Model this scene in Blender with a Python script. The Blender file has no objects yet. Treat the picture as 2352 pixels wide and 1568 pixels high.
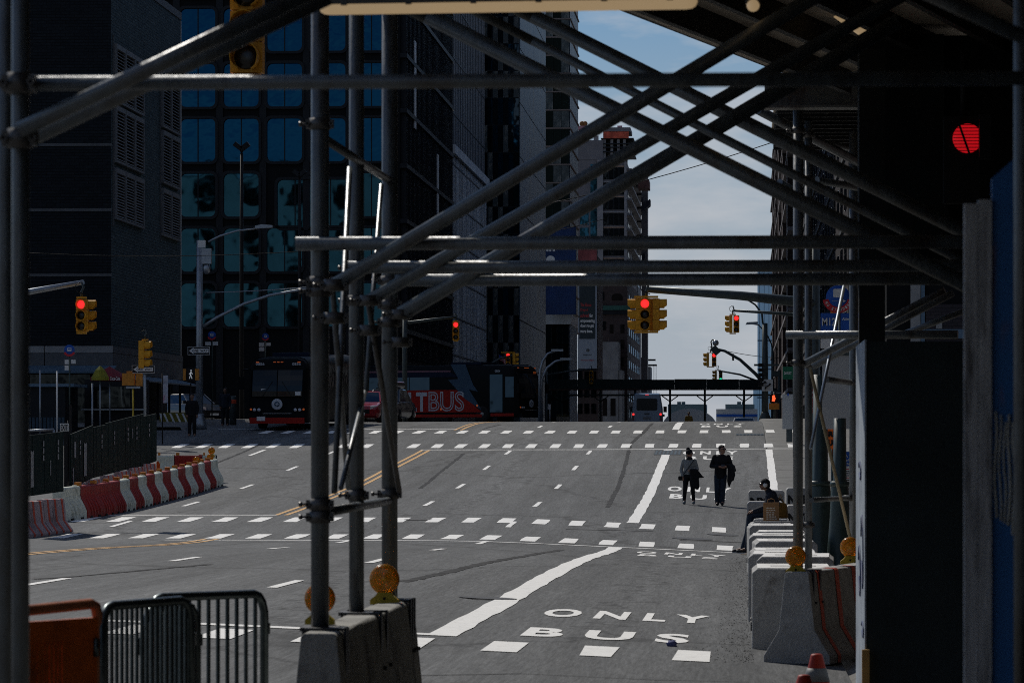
import bpy, math, random
from mathutils import Vector, Matrix
random.seed(7)
R = math.radians
SC = bpy.context.scene
COL = SC.collection

# ------------------------------------------------------------------ camera, sky, sun
CAM_Z = 1.78
TH = math.atan(0.06)
FPX = 8820.0
FWD = Vector((-math.sin(TH), math.cos(TH), 0)); RGT = Vector((math.cos(TH), math.sin(TH), 0))
cam_data = bpy.data.cameras.new('camera'); cam = bpy.data.objects.new('camera', cam_data); COL.objects.link(cam)
cam.location = (0, 0, CAM_Z); cam.rotation_euler = (R(90), 0, TH)
cam_data.sensor_width = 36; cam_data.lens = 135.0; cam_data.shift_y = 0.0948
cam_data.clip_start = 0.5; cam_data.clip_end = 9000
cam_data.dof.use_dof = True; cam_data.dof.focus_distance = 105; cam_data.dof.aperture_fstop = 11
SC.camera = cam

SUN_AZ, SUN_EL = R(-31), R(43)          # azimuth from +Y, negative = left of the avenue
world = bpy.data.worlds.new('World'); SC.world = world; world.use_nodes = True
wt = world.node_tree; wt.nodes.clear()
w_out = wt.nodes.new('ShaderNodeOutputWorld'); w_bg = wt.nodes.new('ShaderNodeBackground')
w_sky = wt.nodes.new('ShaderNodeTexSky'); w_sky.sky_type = 'NISHITA'; w_sky.sun_disc = False
w_sky.sun_elevation = SUN_EL; w_sky.sun_rotation = SUN_AZ
w_sky.air_density = 1.0; w_sky.dust_density = 0.3; w_sky.ozone_density = 1.5
w_bg.inputs['Strength'].default_value = 0.062
# thin broken cloud over the whole sky
w_tc = wt.nodes.new('ShaderNodeTexCoord'); w_map = wt.nodes.new('ShaderNodeMapping'); w_map.inputs['Scale'].default_value = (4.5, 4.5, 17.0)
w_map.inputs['Location'].default_value = (3.1, 0.7, 0.35)
w_n = wt.nodes.new('ShaderNodeTexNoise'); w_n.inputs['Scale'].default_value = 3.2; w_n.inputs['Detail'].default_value = 7; w_n.inputs['Roughness'].default_value = 0.55
w_r = wt.nodes.new('ShaderNodeValToRGB'); w_r.color_ramp.elements[0].position = 0.47; w_r.color_ramp.elements[1].position = 0.63
w_r.color_ramp.elements[0].color = (0, 0, 0, 1); w_r.color_ramp.elements[1].color = (0.60, 0.60, 0.60, 1)
w_mix = wt.nodes.new('ShaderNodeMix'); w_mix.data_type = 'RGBA'
w_mix.inputs['B'].default_value = (8.6, 8.7, 9.1, 1)
wt.links.new(w_tc.outputs['Generated'], w_map.inputs['Vector']); wt.links.new(w_map.outputs['Vector'], w_n.inputs['Vector'])
wt.links.new(w_n.outputs['Fac'], w_r.inputs['Fac']); wt.links.new(w_r.outputs['Color'], w_mix.inputs['Factor'])
# cool tint of the clear spring sky, and a grey-blue layer of low cloud and haze all round the horizon
w_tint = wt.nodes.new('ShaderNodeMix'); w_tint.data_type = 'RGBA'; w_tint.blend_type = 'MULTIPLY'; w_tint.inputs['Factor'].default_value = 1
w_tint.inputs['B'].default_value = (0.33, 0.59, 0.86, 1); wt.links.new(w_sky.outputs['Color'], w_tint.inputs['A'])
w_sep = wt.nodes.new('ShaderNodeSeparateXYZ'); wt.links.new(w_tc.outputs['Generated'], w_sep.inputs[0])
w_el = wt.nodes.new('ShaderNodeValToRGB'); ee = w_el.color_ramp.elements
ee[0].position = 0.0; ee[0].color = (0.97,)*3+(1,); ee[1].position = 0.15; ee[1].color = (0, 0, 0, 1)
e3 = ee.new(0.06); e3.color = (0.70,)*3+(1,); e4 = ee.new(0.108); e4.color = (0.22,)*3+(1,)
wt.links.new(w_sep.outputs['Z'], w_el.inputs['Fac'])
w_low = wt.nodes.new('ShaderNodeMix'); w_low.data_type = 'RGBA'; w_low.inputs['B'].default_value = (6.5, 7.0, 7.9, 1)
wt.links.new(w_el.outputs['Color'], w_low.inputs['Factor']); wt.links.new(w_tint.outputs['Result'], w_low.inputs['A'])
wt.links.new(w_low.outputs['Result'], w_mix.inputs['A']); wt.links.new(w_mix.outputs['Result'], w_bg.inputs['Color'])
wt.links.new(w_bg.outputs['Background'], w_out.inputs['Surface'])

sun_data = bpy.data.lights.new('sun', 'SUN'); sun_data.energy = 3.0; sun_data.angle = R(0.5); sun_data.color = (1.0, 0.95, 0.87)
sun = bpy.data.objects.new('sun', sun_data); COL.objects.link(sun)
SUN_DIR = Vector((math.sin(SUN_AZ)*math.cos(SUN_EL), math.cos(SUN_AZ)*math.cos(SUN_EL), math.sin(SUN_EL)))
sun.rotation_euler = SUN_DIR.to_track_quat('Z', 'Y').to_euler()

vs = SC.view_settings; vs.view_transform = 'Standard'; vs.look = 'None'; vs.exposure = 0.0; vs.gamma = 1.0; vs.use_curve_mapping = False
SC.render.engine = 'CYCLES'; SC.cycles.use_denoising = False; SC.cycles.max_bounces = 6; SC.cycles.diffuse_bounces = 3
SC.cycles.glossy_bounces = 3; SC.cycles.transmission_bounces = 4; SC.cycles.sample_clamp_indirect = 4; SC.cycles.filter_width = 1.0

# ------------------------------------------------------------------ helpers
def P(px, py, d):
    """a point of the photograph (2352 x 1568 px) at depth d metres in front of the camera"""
    a = (px-1176.0)/FPX*d; b = (1007.0-py)/FPX*d
    return Vector((RGT.x*a+FWD.x*d, RGT.y*a+FWD.y*d, CAM_Z+b))
def PX(px, d): p = P(px, 1007, d); return p.x, p.y

def tag(o, label=None, cat=None, group=None, kind=None):
    if label: o['label'] = label
    if cat: o['category'] = cat
    if group: o['group'] = group
    if kind: o['kind'] = kind
    return o

def empty(name, loc, label=None, cat=None, group=None, rz=0.0):
    o = bpy.data.objects.new(name, None); COL.objects.link(o); o.location = loc; o.rotation_euler = (0, 0, rz)
    o.empty_display_size = 0.2
    return tag(o, label, cat, group)

def copy_tree(o, parent=None):
    c = o.copy(); COL.objects.link(c)
    if parent is not None: c.parent = parent
    for ch in list(o.children): copy_tree(ch, c)
    return c

def root_loc(p):
    while p.parent: p = p.parent
    return Vector(p.location)

class MB:
    def __init__(s): s.v = []; s.f = []; s.sm = []; s.mi = []; s.cur = 0
    def add(s, vs_, fs_, smooth=False):
        n = len(s.v); s.v += [Vector(v) for v in vs_]
        for f in fs_: s.f.append([i+n for i in f]); s.sm.append(smooth); s.mi.append(s.cur)
        return s
    def box(s, x0, x1, y0, y1, z0, z1):
        return s.add([(x0,y0,z0),(x1,y0,z0),(x1,y1,z0),(x0,y1,z0),(x0,y0,z1),(x1,y0,z1),(x1,y1,z1),(x0,y1,z1)],
                     [(0,3,2,1),(4,5,6,7),(0,1,5,4),(1,2,6,5),(2,3,7,6),(3,0,4,7)])
    def obox(s, o, u, v, w):
        """box from corner o along vectors u, v, w"""
        o, u, v, w = map(Vector, (o, u, v, w))
        if u.cross(v).dot(w) < 0: u, v = v, u
        return s.add([o,o+u,o+u+v,o+v,o+w,o+u+w,o+u+v+w,o+v+w],
                     [(0,3,2,1),(4,5,6,7),(0,1,5,4),(1,2,6,5),(2,3,7,6),(3,0,4,7)])
    def bar(s, a, b, w, h, up=(0,0,1)):
        a, b = Vector(a), Vector(b); d = (b-a); u = Vector(up)
        sx = d.cross(u)
        if sx.length < 1e-6: sx = Vector((1,0,0))
        sx.normalize(); uz = sx.cross(d).normalized()
        return s.obox(a-sx*w/2-uz*h/2, sx*w, uz*h, d)
    def tube(s, p0, p1, r, n=10, r1=None, caps=True):
        p0, p1 = Vector(p0), Vector(p1); r1 = r if r1 is None else r1
        d = (p1-p0).normalized(); a = d.orthogonal().normalized(); b = d.cross(a)
        vs_ = []; fs_ = []
        for k in range(n):
            t = 2*math.pi*k/n; c = a*math.cos(t)+b*math.sin(t); vs_ += [p0+c*r, p1+c*r1]
        for k in range(n):
            j = (k+1) % n; fs_.append((2*k, 2*j, 2*j+1, 2*k+1))
        m = len(s.v); s.add(vs_, fs_, True)
        if caps:
            s.f.append([m+2*k for k in range(n)][::-1]); s.sm.append(False); s.mi.append(s.cur)
            s.f.append([m+2*k+1 for k in range(n)]); s.sm.append(False); s.mi.append(s.cur)
        return s
    def path(s, pts, r, n=8, r1=None):
        pts = [Vector(p) for p in pts]; m = len(pts); rings = []
        a = None; vs_ = []; fs_ = []
        for i, p in enumerate(pts):
            t = (pts[min(i+1, m-1)]-pts[max(i-1, 0)]).normalized()
            a = t.orthogonal().normalized() if a is None else (a-t*a.dot(t)).normalized()
            b = t.cross(a); rr = r if r1 is None else r+(r1-r)*i/(m-1)
            vs_ += [p+(a*math.cos(2*math.pi*k/n)+b*math.sin(2*math.pi*k/n))*rr for k in range(n)]
        for i in range(m-1):
            for k in range(n):
                j = (k+1) % n; fs_.append((i*n+k, i*n+j, (i+1)*n+j, (i+1)*n+k))
        q = len(s.v); s.add(vs_, fs_, True)
        s.f.append([q+k for k in range(n)][::-1]); s.sm.append(False); s.mi.append(s.cur)
        s.f.append([q+(m-1)*n+k for k in range(n)]); s.sm.append(False); s.mi.append(s.cur)
        return s
    def prism(s, poly, o, u, v, w):
        """polygon (a, b) -> o + a*u + b*v, extruded by w"""
        o, u, v, w = map(Vector, (o, u, v, w)); n = len(poly)
        a = [o+u*p[0]+v*p[1] for p in poly]; b = [q+w for q in a]
        fl = u.cross(v).dot(w) > 0
        area = sum(poly[i][0]*poly[(i+1)%n][1]-poly[(i+1)%n][0]*poly[i][1] for i in range(n))
        if area < 0: fl = not fl
        f0 = list(range(n)); f1 = [n+i for i in range(n)]
        sides = [(i, (i+1)%n, n+(i+1)%n, n+i) for i in range(n)]
        if fl: return s.add(a+b, [f0[::-1], f1]+sides)
        return s.add(a+b, [f0, f1[::-1]]+[q[::-1] for q in sides])
    def lathe(s, o, axis, prof, n=16, smooth=True):
        """prof: list of (radius, distance along axis)"""
        o = Vector(o); ax = Vector(axis).normalized(); a = ax.orthogonal().normalized(); b = ax.cross(a)
        vs_ = []; fs_ = []
        for (r, h) in prof:
            vs_ += [o+ax*h+(a*math.cos(2*math.pi*k/n)+b*math.sin(2*math.pi*k/n))*max(r, 1e-4) for k in range(n)]
        for i in range(len(prof)-1):
            for k in range(n):
                j = (k+1) % n; fs_.append((i*n+k, i*n+j, (i+1)*n+j, (i+1)*n+k))
        fs_.append([k for k in range(n)][::-1]); fs_.append([(len(prof)-1)*n+k for k in range(n)])
        return s.add(vs_, fs_, smooth)
    def ball(s, c, r, n=12, m=8, sc=(1,1,1)):
        c = Vector(c); vs_ = []; fs_ = []
        for i in range(m+1):
            ph = math.pi*i/m
            for k in range(n):
                t = 2*math.pi*k/n
                vs_.append(c+Vector((r*sc[0]*max(math.sin(ph),1e-3)*math.cos(t), r*sc[1]*max(math.sin(ph),1e-3)*math.sin(t), r*sc[2]*math.cos(ph))))
        for i in range(m):
            for k in range(n):
                j = (k+1) % n; fs_.append((i*n+k, (i+1)*n+k, (i+1)*n+j, i*n+j))
        return s.add(vs_, fs_, True)
    def build(s, name, mat, parent=None, loc=None):
        me = bpy.data.meshes.new(name)
        off = Vector(loc) if loc is not None else (root_loc(parent) if parent else Vector((0,0,0)))
        me.from_pydata([tuple(v-off) for v in s.v], [], s.f)
        me.polygons.foreach_set('use_smooth', s.sm)
        for m in (mat if isinstance(mat, (list, tuple)) else [mat]): me.materials.append(m)
        if isinstance(mat, (list, tuple)): me.polygons.foreach_set('material_index', s.mi)
        me.update()
        o = bpy.data.objects.new(name, me); COL.objects.link(o)
        if parent: o.parent = parent
        elif loc is not None: o.location = off
        return o

# ------------------------------------------------------------------ materials
MATS = {}
def mat(name, col, rough=0.6, metal=0.0, var=0.25, scale=6.0, bump=0.0, bscale=60.0, spec=0.5, emit=None, estr=1.0, trans=0.0, dirt_or_reflection=None, dscale=1.5, stretch=None, coat=0.0):
    if name in MATS: return MATS[name]
    m = bpy.data.materials.new(name); m.use_nodes = True; nt = m.node_tree; b = nt.nodes['Principled BSDF']
    b.inputs['Roughness'].default_value = rough; b.inputs['Metallic'].default_value = metal
    b.inputs['Specular IOR Level'].default_value = spec if rough < 0.42 or metal > 0.3 else min(spec, 0.2)
    if trans: b.inputs['Transmission Weight'].default_value = trans
    if coat: b.inputs['Coat Weight'].default_value = coat
    b.inputs['Base Color'].default_value = (*col, 1)
    tc = nt.nodes.new('ShaderNodeTexCoord'); src = tc.outputs['Object']
    if stretch:
        mp = nt.nodes.new('ShaderNodeMapping'); mp.inputs['Scale'].default_value = stretch
        nt.links.new(src, mp.inputs['Vector']); src = mp.outputs['Vector']
    if var > 0 or dirt_or_reflection:
        n = nt.nodes.new('ShaderNodeTexNoise'); n.inputs['Scale'].default_value = scale; n.inputs['Detail'].default_value = 6; n.inputs['Roughness'].default_value = 0.6
        nt.links.new(src, n.inputs['Vector'])
        cr = nt.nodes.new('ShaderNodeValToRGB'); cr.color_ramp.elements[0].position = 0.3; cr.color_ramp.elements[1].position = 0.7
        cr.color_ramp.elements[0].color = tuple(c*(1-var) for c in col)+(1,); cr.color_ramp.elements[1].color = tuple(min(1, c*(1+var)) for c in col)+(1,)
        nt.links.new(n.outputs['Fac'], cr.inputs['Fac']); last = cr.outputs['Color']
        if dirt_or_reflection:
            n2 = nt.nodes.new('ShaderNodeTexNoise'); n2.inputs['Scale'].default_value = dscale; n2.inputs['Detail'].default_value = 8; n2.inputs['Roughness'].default_value = 0.7
            nt.links.new(src, n2.inputs['Vector'])
            c2 = nt.nodes.new('ShaderNodeValToRGB'); c2.color_ramp.elements[0].position = 0.52; c2.color_ramp.elements[1].position = 0.66
            mx = nt.nodes.new('ShaderNodeMix'); mx.data_type = 'RGBA'; mx.inputs['B'].default_value = (*dirt_or_reflection, 1)
            nt.links.new(n2.outputs['Fac'], c2.inputs['Fac']); nt.links.new(c2.outputs['Color'], mx.inputs['Factor'])
            nt.links.new(last, mx.inputs['A']); last = mx.outputs['Result']
        nt.links.new(last, b.inputs['Base Color'])
        rr = nt.nodes.new('ShaderNodeMapRange'); rr.inputs['To Min'].default_value = max(0.02, rough-0.08); rr.inputs['To Max'].default_value = min(1, rough+0.08)
        nt.links.new(n.outputs['Fac'], rr.inputs['Value']); nt.links.new(rr.outputs['Result'], b.inputs['Roughness'])
    if bump:
        nb = nt.nodes.new('ShaderNodeTexNoise'); nb.inputs['Scale'].default_value = bscale; nb.inputs['Detail'].default_value = 4
        nt.links.new(src, nb.inputs['Vector'])
        bp = nt.nodes.new('ShaderNodeBump'); bp.inputs['Strength'].default_value = bump; bp.inputs['Distance'].default_value = 0.02
        nt.links.new(nb.outputs['Fac'], bp.inputs['Height']); nt.links.new(bp.outputs['Normal'], b.inputs['Normal'])
    if emit:
        b.inputs['Emission Color'].default_value = (*emit, 1); b.inputs['Emission Strength'].default_value = estr
    MATS[name] = m; return m

def brick_mat(name, c1, c2, mortar, scale=1.0, rough=0.8, bw=0.3, bh=0.1, axis='xz', big=0.25):
    if name in MATS: return MATS[name]
    m = bpy.data.materials.new(name); m.use_nodes = True; nt = m.node_tree; b = nt.nodes['Principled BSDF']; b.inputs['Roughness'].default_value = rough; b.inputs['Specular IOR Level'].default_value = 0.15
    tc = nt.nodes.new('ShaderNodeTexCoord'); sep = nt.nodes.new('ShaderNodeSeparateXYZ'); nt.links.new(tc.outputs['Object'], sep.inputs[0])
    ad = nt.nodes.new('ShaderNodeMath'); ad.operation = 'ADD'; nt.links.new(sep.outputs['X'], ad.inputs[0]); nt.links.new(sep.outputs['Y'], ad.inputs[1])
    cmb = nt.nodes.new('ShaderNodeCombineXYZ'); nt.links.new(ad.outputs[0], cmb.inputs['X']); nt.links.new(sep.outputs['Z'], cmb.inputs['Y'])
    br = nt.nodes.new('ShaderNodeTexBrick'); br.inputs['Scale'].default_value = scale; br.inputs['Brick Width'].default_value = bw; br.inputs['Row Height'].default_value = bh
    br.inputs['Mortar Size'].default_value = 0.012; br.inputs['Color1'].default_value = (*c1,1); br.inputs['Color2'].default_value = (*c2,1); br.inputs['Mortar'].default_value = (*mortar,1)
    nt.links.new(cmb.outputs[0], br.inputs['Vector'])
    n = nt.nodes.new('ShaderNodeTexNoise'); n.inputs['Scale'].default_value = big; n.inputs['Detail'].default_value = 8; nt.links.new(tc.outputs['Object'], n.inputs['Vector'])
    mr = nt.nodes.new('ShaderNodeMapRange'); mr.inputs['To Min'].default_value = 0.6; mr.inputs['To Max'].default_value = 1.4; nt.links.new(n.outputs['Fac'], mr.inputs['Value'])
    mx = nt.nodes.new('ShaderNodeMix'); mx.data_type = 'RGBA'; mx.blend_type = 'MULTIPLY'; mx.inputs['Factor'].default_value = 1
    nt.links.new(br.outputs['Color'], mx.inputs['A']); nt.links.new(mr.outputs['Result'], mx.inputs['B']); nt.links.new(mx.outputs['Result'], b.inputs['Base Color'])
    bp = nt.nodes.new('ShaderNodeBump'); bp.inputs['Strength'].default_value = 0.5; bp.inputs['Distance'].default_value = 0.03; bp.invert = True
    nt.links.new(br.outputs['Fac'], bp.inputs['Height']); nt.links.new(bp.outputs['Normal'], b.inputs['Normal'])
    MATS[name] = m; return m

def glass_mat(name, tint, wav=0.15, wscale=0.6, rough=0.04, metal=1.0):
    """coated facade glass: mirror-like, slightly warped panes"""
    if name in MATS: return MATS[name]
    m = bpy.data.materials.new(name); m.use_nodes = True; nt = m.node_tree; b = nt.nodes['Principled BSDF']
    b.inputs['Base Color'].default_value = (*tint, 1); b.inputs['Metallic'].default_value = metal; b.inputs['Roughness'].default_value = rough
    tc = nt.nodes.new('ShaderNodeTexCoord'); n = nt.nodes.new('ShaderNodeTexNoise'); n.inputs['Scale'].default_value = wscale; n.inputs['Detail'].default_value = 2
    ge = nt.nodes.new('ShaderNodeNewGeometry'); nt.links.new(ge.outputs['Position'], n.inputs['Vector'])
    bp = nt.nodes.new('ShaderNodeBump'); bp.inputs['Strength'].default_value = wav; bp.inputs['Distance'].default_value = 0.25
    nt.links.new(n.outputs['Fac'], bp.inputs['Height']); nt.links.new(bp.outputs['Normal'], b.inputs['Normal'])
    MATS[name] = m; return m

GALV = mat('galvanised_steel', (0.075, 0.088, 0.095), 0.41, 0.12, 0.35, 14, 0.15, 40, spec=1.0, dirt_or_reflection=(0.035, 0.028, 0.022), dscale=5, stretch=(1,1,0.35))
DARKSTEEL = mat('dark_steel', (0.03, 0.032, 0.035), 0.5, 0.4, 0.3, 8)
CLAMPM = mat('clamp_steel', (0.10, 0.095, 0.09), 0.45, 0.6, 0.3, 40)
CONC = mat('cast_concrete', (0.34, 0.33, 0.30), 0.9, 0, 0.22, 5, 0.4, 50, dirt_or_reflection=(0.12, 0.11, 0.10), dscale=3.5)
CONCW = mat('whitewashed_concrete', (0.36, 0.355, 0.34), 0.85, 0, 0.2, 6, 0.45, 45, dirt_or_reflection=(0.17, 0.155, 0.14), dscale=3.2)
WHITEP = mat('white_paint', (0.78, 0.78, 0.76), 0.6, 0, 0.06, 8)
REDP = mat('red_orange_stripe', (0.55, 0.07, 0.03), 0.6, 0, 0.2, 9)
YEL = mat('signal_yellow', (0.62, 0.30, 0.02), 0.45, 0, 0.15, 9)
BLACK = mat('matt_black', (0.012, 0.012, 0.013), 0.6, 0, 0.2, 9)
BLACKG = mat('gloss_black', (0.01, 0.01, 0.012), 0.18, 0, 0.0)
SIGNW = mat('sign_white', (0.62, 0.62, 0.6), 0.5, 0, 0.05, 5)
SIGNB = mat('sign_blue', (0.02, 0.09, 0.38), 0.45, 0, 0.08, 6)
SIGNR = mat('sign_red', (0.5, 0.03, 0.04), 0.45, 0, 0.08, 6)
SIGNG = mat('sign_green', (0.01, 0.1, 0.05), 0.45, 0, 0.08, 6)
SIGNK = mat('sign_black', (0.012, 0.012, 0.012), 0.5, 0, 0.0)
SIGNO = mat('sign_orange', (0.85, 0.16, 0.02), 0.5, 0, 0.08, 6)
REDLAMP = mat('lit_red_lens', (0.6, 0.02, 0.02), 0.3, 0, 0, emit=(1.0, 0.03, 0.03), estr=1.1)
GREENLAMP = mat('lit_green_lens', (0.02, 0.5, 0.3), 0.3, 0, 0, emit=(0.03, 0.9, 0.5), estr=0.8)
ORANGELAMP = mat('lit_orange_hand', (0.8, 0.2, 0.02), 0.3, 0, 0, emit=(1.0, 0.12, 0.04), estr=1.1)
WALKLAMP = mat('lit_walk_figure', (0.7, 0.7, 0.7), 0.3, 0, 0, emit=(0.8, 0.85, 0.9), estr=0.16)
DARKLENS = mat('unlit_lens', (0.015, 0.013, 0.01), 0.25, 0, 0)
POLEG = mat('painted_green_grey_pole', (0.06, 0.075, 0.075), 0.45, 0.3, 0.2, 8)
POLEK = mat('dark_green_post', (0.012, 0.03, 0.025), 0.4, 0, 0.25, 6)
POLES = mat('silver_pole', (0.28, 0.31, 0.34), 0.4, 0.7, 0.15, 6)

# ------------------------------------------------------------------ lettering
_txt = {}
def text_geo(body, bold=0.0, res=3):
    key = (body, bold)
    if key in _txt: return _txt[key]
    cu = bpy.data.curves.new('lettering', 'FONT'); cu.body = body; cu.size = 1; cu.resolution_u = res; cu.offset = bold; cu.align_x = 'LEFT'
    ob = bpy.data.objects.new('lettering', cu); COL.objects.link(ob)
    dg = bpy.context.evaluated_depsgraph_get(); me = bpy.data.meshes.new_from_object(ob.evaluated_get(dg))
    vs_ = [v.co.copy() for v in me.vertices]; fs_ = [list(p.vertices) for p in me.polygons]
    bpy.data.objects.remove(ob); bpy.data.curves.remove(cu); bpy.data.meshes.remove(me)
    x0 = min(v.x for v in vs_); x1 = max(v.x for v in vs_); y0 = min(v.y for v in vs_); y1 = max(v.y for v in vs_)
    _txt[key] = ([((v.x-x0)/(x1-x0), (v.y-y0)/(y1-y0)) for v in vs_], fs_, (x1-x0)/(y1-y0)); return _txt[key]
def lettering(name, body, o, u, v, mat_, parent, bold=0.02, lift=0.004):
    """flat print: text box stretched over o..o+u (width) and o..o+v (height)"""
    o, u, v = Vector(o), Vector(u), Vector(v); n = u.cross(v).normalized()
    pts, fs_, _ = text_geo(body, bold)
    m = MB(); m.add([o+u*a+v*b+n*lift for a, b in pts], fs_); return m.build(name, mat_, parent)

# ------------------------------------------------------------------ the lie of the land
def pchip(tab):
    xs = [a for a, b in tab]; ys = [b for a, b in tab]; n = len(xs)
    h = [xs[i+1]-xs[i] for i in range(n-1)]; dl = [(ys[i+1]-ys[i])/h[i] for i in range(n-1)]
    m = [dl[0]]+[0 if dl[i-1]*dl[i] <= 0 else (dl[i-1]+dl[i])/2 for i in range(1, n-1)]+[dl[-1]]
    for i in range(1, n-1):
        if dl[i-1]*dl[i] <= 0: m[i] = (dl[i-1]+dl[i])/4
    def f(x):
        if x <= xs[0]: return ys[0]
        if x >= xs[-1]: return ys[-1]
        i = 0
        while x > xs[i+1]: i += 1
        t = (x-xs[i])/h[i]; t2 = t*t; t3 = t2*t
        return (2*t3-3*t2+1)*ys[i]+(t3-2*t2+t)*h[i]*m[i]+(-2*t3+3*t2)*ys[i+1]+(t3-t2)*h[i]*m[i+1]
    return f
_h0 = pchip([(-60,1.70),(0,1.71),(19,1.70),(36,1.72),(46,1.80),(55,1.865),(63,1.935),(72,2.07),(80,2.225),(86,2.29),(91,2.23),(97,2.085),(109,1.80),(121,1.46),
             (133,0.98),(146,0.46),(160,-0.24),(172,-0.64),(185,-0.80),(200,-0.88),(228,-0.95),(245,-0.8),(260,-0.35),(320,2.0),(420,6.0),(600,11.0),(760,12.6),(900,13.0)])
def _ss(a, b, x):
    t = min(1, max(0, (x-a)/(b-a))); return t*t*(3-2*t)
def ground(x, y):
    c = 0.02+0.025*_ss(18, 34, y)-0.049*_ss(108, 146, y)
    s = x+6.0; k = 0.7
    sp = (s+math.sqrt(s*s+k*k))/2-0.02
    if x > 1.0: sp = min(sp, 7.0)
    return CAM_Z-(_h0(y)+c*sp)
def kerb(y):
    return 0.004+0.12*_ss(38, 44, y)*(1-_ss(80, 90, y))+0.12*_ss(166, 176, y)
def proj(p):
    q = Vector(p)-Vector((0,0,CAM_Z)); d = q.dot(FWD); return (1176+q.dot(RGT)/d*FPX, 1007-q.z/d*FPX, d)

def asphalt_mat():
    m = bpy.data.materials.new('worn_asphalt'); m.use_nodes = True; nt = m.node_tree; b = nt.nodes['Principled BSDF']
    tc = nt.nodes.new('ShaderNodeTexCoord')
    def noise(sc, det, st=None, ro=0.6):
        n = nt.nodes.new('ShaderNodeTexNoise'); n.inputs['Scale'].default_value = sc; n.inputs['Detail'].default_value = det; n.inputs['Roughness'].default_value = ro
        if st:
            mp = nt.nodes.new('ShaderNodeMapping'); mp.inputs['Scale'].default_value = st; nt.links.new(tc.outputs['Object'], mp.inputs['Vector']); nt.links.new(mp.outputs['Vector'], n.inputs['Vector'])
        else: nt.links.new(tc.outputs['Object'], n.inputs['Vector'])
        return n.outputs['Fac']
    def ramp(f, p0, p1, c0, c1):
        r = nt.nodes.new('ShaderNodeValToRGB'); r.color_ramp.elements[0].position = p0; r.color_ramp.elements[1].position = p1
        r.color_ramp.elements[0].color = (c0,c0,c0,1); r.color_ramp.elements[1].color = (c1,c1,c1,1); nt.links.new(f, r.inputs['Fac']); return r.outputs['Color']
    def mul(a, c):
        mx = nt.nodes.new('ShaderNodeMix'); mx.data_type = 'RGBA'; mx.blend_type = 'MULTIPLY'; mx.inputs['Factor'].default_value = 1
        nt.links.new(a, mx.inputs['A']); nt.links.new(c, mx.inputs['B']); return mx.outputs['Result']
    base = nt.nodes.new('ShaderNodeRGB'); base.outputs[0].default_value = (0.108, 0.110, 0.110, 1)
    c = mul(base.outputs[0], ramp(noise(0.9, 4, (1.0, 0.012, 1)), 0.3, 0.7, 0.80, 1.20))      # wheel paths, stretched along the road
    c = mul(c, ramp(noise(0.16, 7, (1, 0.12, 1)), 0.35, 0.65, 0.82, 1.18)); c = mul(c, ramp(noise(3.0, 5, (1.6, 0.05, 1)), 0.35, 0.7, 0.86, 1.16))                                   # patches
    c = mul(c, ramp(noise(46, 3, None, 0.8), 0.3, 0.72, 0.5, 1.5))
    c = mul(c, ramp(noise(26, 4, (1, 0.045, 1), 0.8), 0.32, 0.68, 0.62, 1.42))                                       # aggregate
    c = mul(c, ramp(noise(5, 7, (1, 0.12, 1), 0.75), 0.62, 0.7, 1.0, 0.75))                      # oil and tar spots
    # sealed cracks
    vo = nt.nodes.new('ShaderNodeTexVoronoi'); vo.feature = 'DISTANCE_TO_EDGE'; vo.inputs['Scale'].default_value = 0.16; vo.inputs['Randomness'].default_value = 1
    wn = nt.nodes.new('ShaderNodeTexNoise'); wn.inputs['Scale'].default_value = 0.8; wn.inputs['Detail'].default_value = 6; nt.links.new(tc.outputs['Object'], wn.inputs['Vector'])
    vm = nt.nodes.new('ShaderNodeVectorMath'); vm.operation = 'MULTIPLY_ADD'; vm.inputs[1].default_value = (2.2, 2.2, 0); nt.links.new(wn.outputs['Color'], vm.inputs[0]); nt.links.new(tc.outputs['Object'], vm.inputs[2])
    mp = nt.nodes.new('ShaderNodeMapping'); mp.inputs['Scale'].default_value = (1.0, 0.28, 0); nt.links.new(vm.outputs[0], mp.inputs['Vector']); nt.links.new(mp.outputs['Vector'], vo.inputs['Vector'])
    c = mul(c, ramp(vo.outputs['Distance'], 0.0, 0.012, 0.5, 1.0))
    nt.links.new(c, b.inputs['Base Color'])
    b.inputs['Roughness'].default_value = 0.85; b.inputs['Specular IOR Level'].default_value = 0.18
    bp = nt.nodes.new('ShaderNodeBump'); bp.inputs['Strength'].default_value = 0.35; bp.inputs['Distance'].default_value = 0.012
    nt.links.new(noise(120, 2), bp.inputs['Height']); nt.links.new(bp.outputs['Normal'], b.inputs['Normal'])
    return m
ASPH = asphalt_mat()
WALK = mat('pavement_concrete', (0.165, 0.163, 0.155), 0.9, 0, 0.14, 0.8, 0.2, 60, dirt_or_reflection=(0.10, 0.098, 0.092), dscale=1.2)
def paint_mat(name, col, under):
    """road paint worn through to the asphalt"""
    m = bpy.data.materials.new(name); m.use_nodes = True; nt = m.node_tree; b = nt.nodes['Principled BSDF']; b.inputs['Roughness'].default_value = 0.7
    tc = nt.nodes.new('ShaderNodeTexCoord'); n = nt.nodes.new('ShaderNodeTexNoise'); n.inputs['Scale'].default_value = 9; n.inputs['Detail'].default_value = 9; n.inputs['Roughness'].default_value = 0.75
    nt.links.new(tc.outputs['Object'], n.inputs['Vector'])
    r = nt.nodes.new('ShaderNodeValToRGB'); e = r.color_ramp.elements; e[0].position = 0.31; e[1].position = 0.41; e[0].color = (*under,1); e[1].color = (*[c*0.88 for c in col],1)
    e2 = r.color_ramp.elements.new(0.62); e2.color = (*col,1)
    nt.links.new(n.outputs['Fac'], r.inputs['Fac']); nt.links.new(r.outputs['Color'], b.inputs['Base Color']); return m
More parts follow.
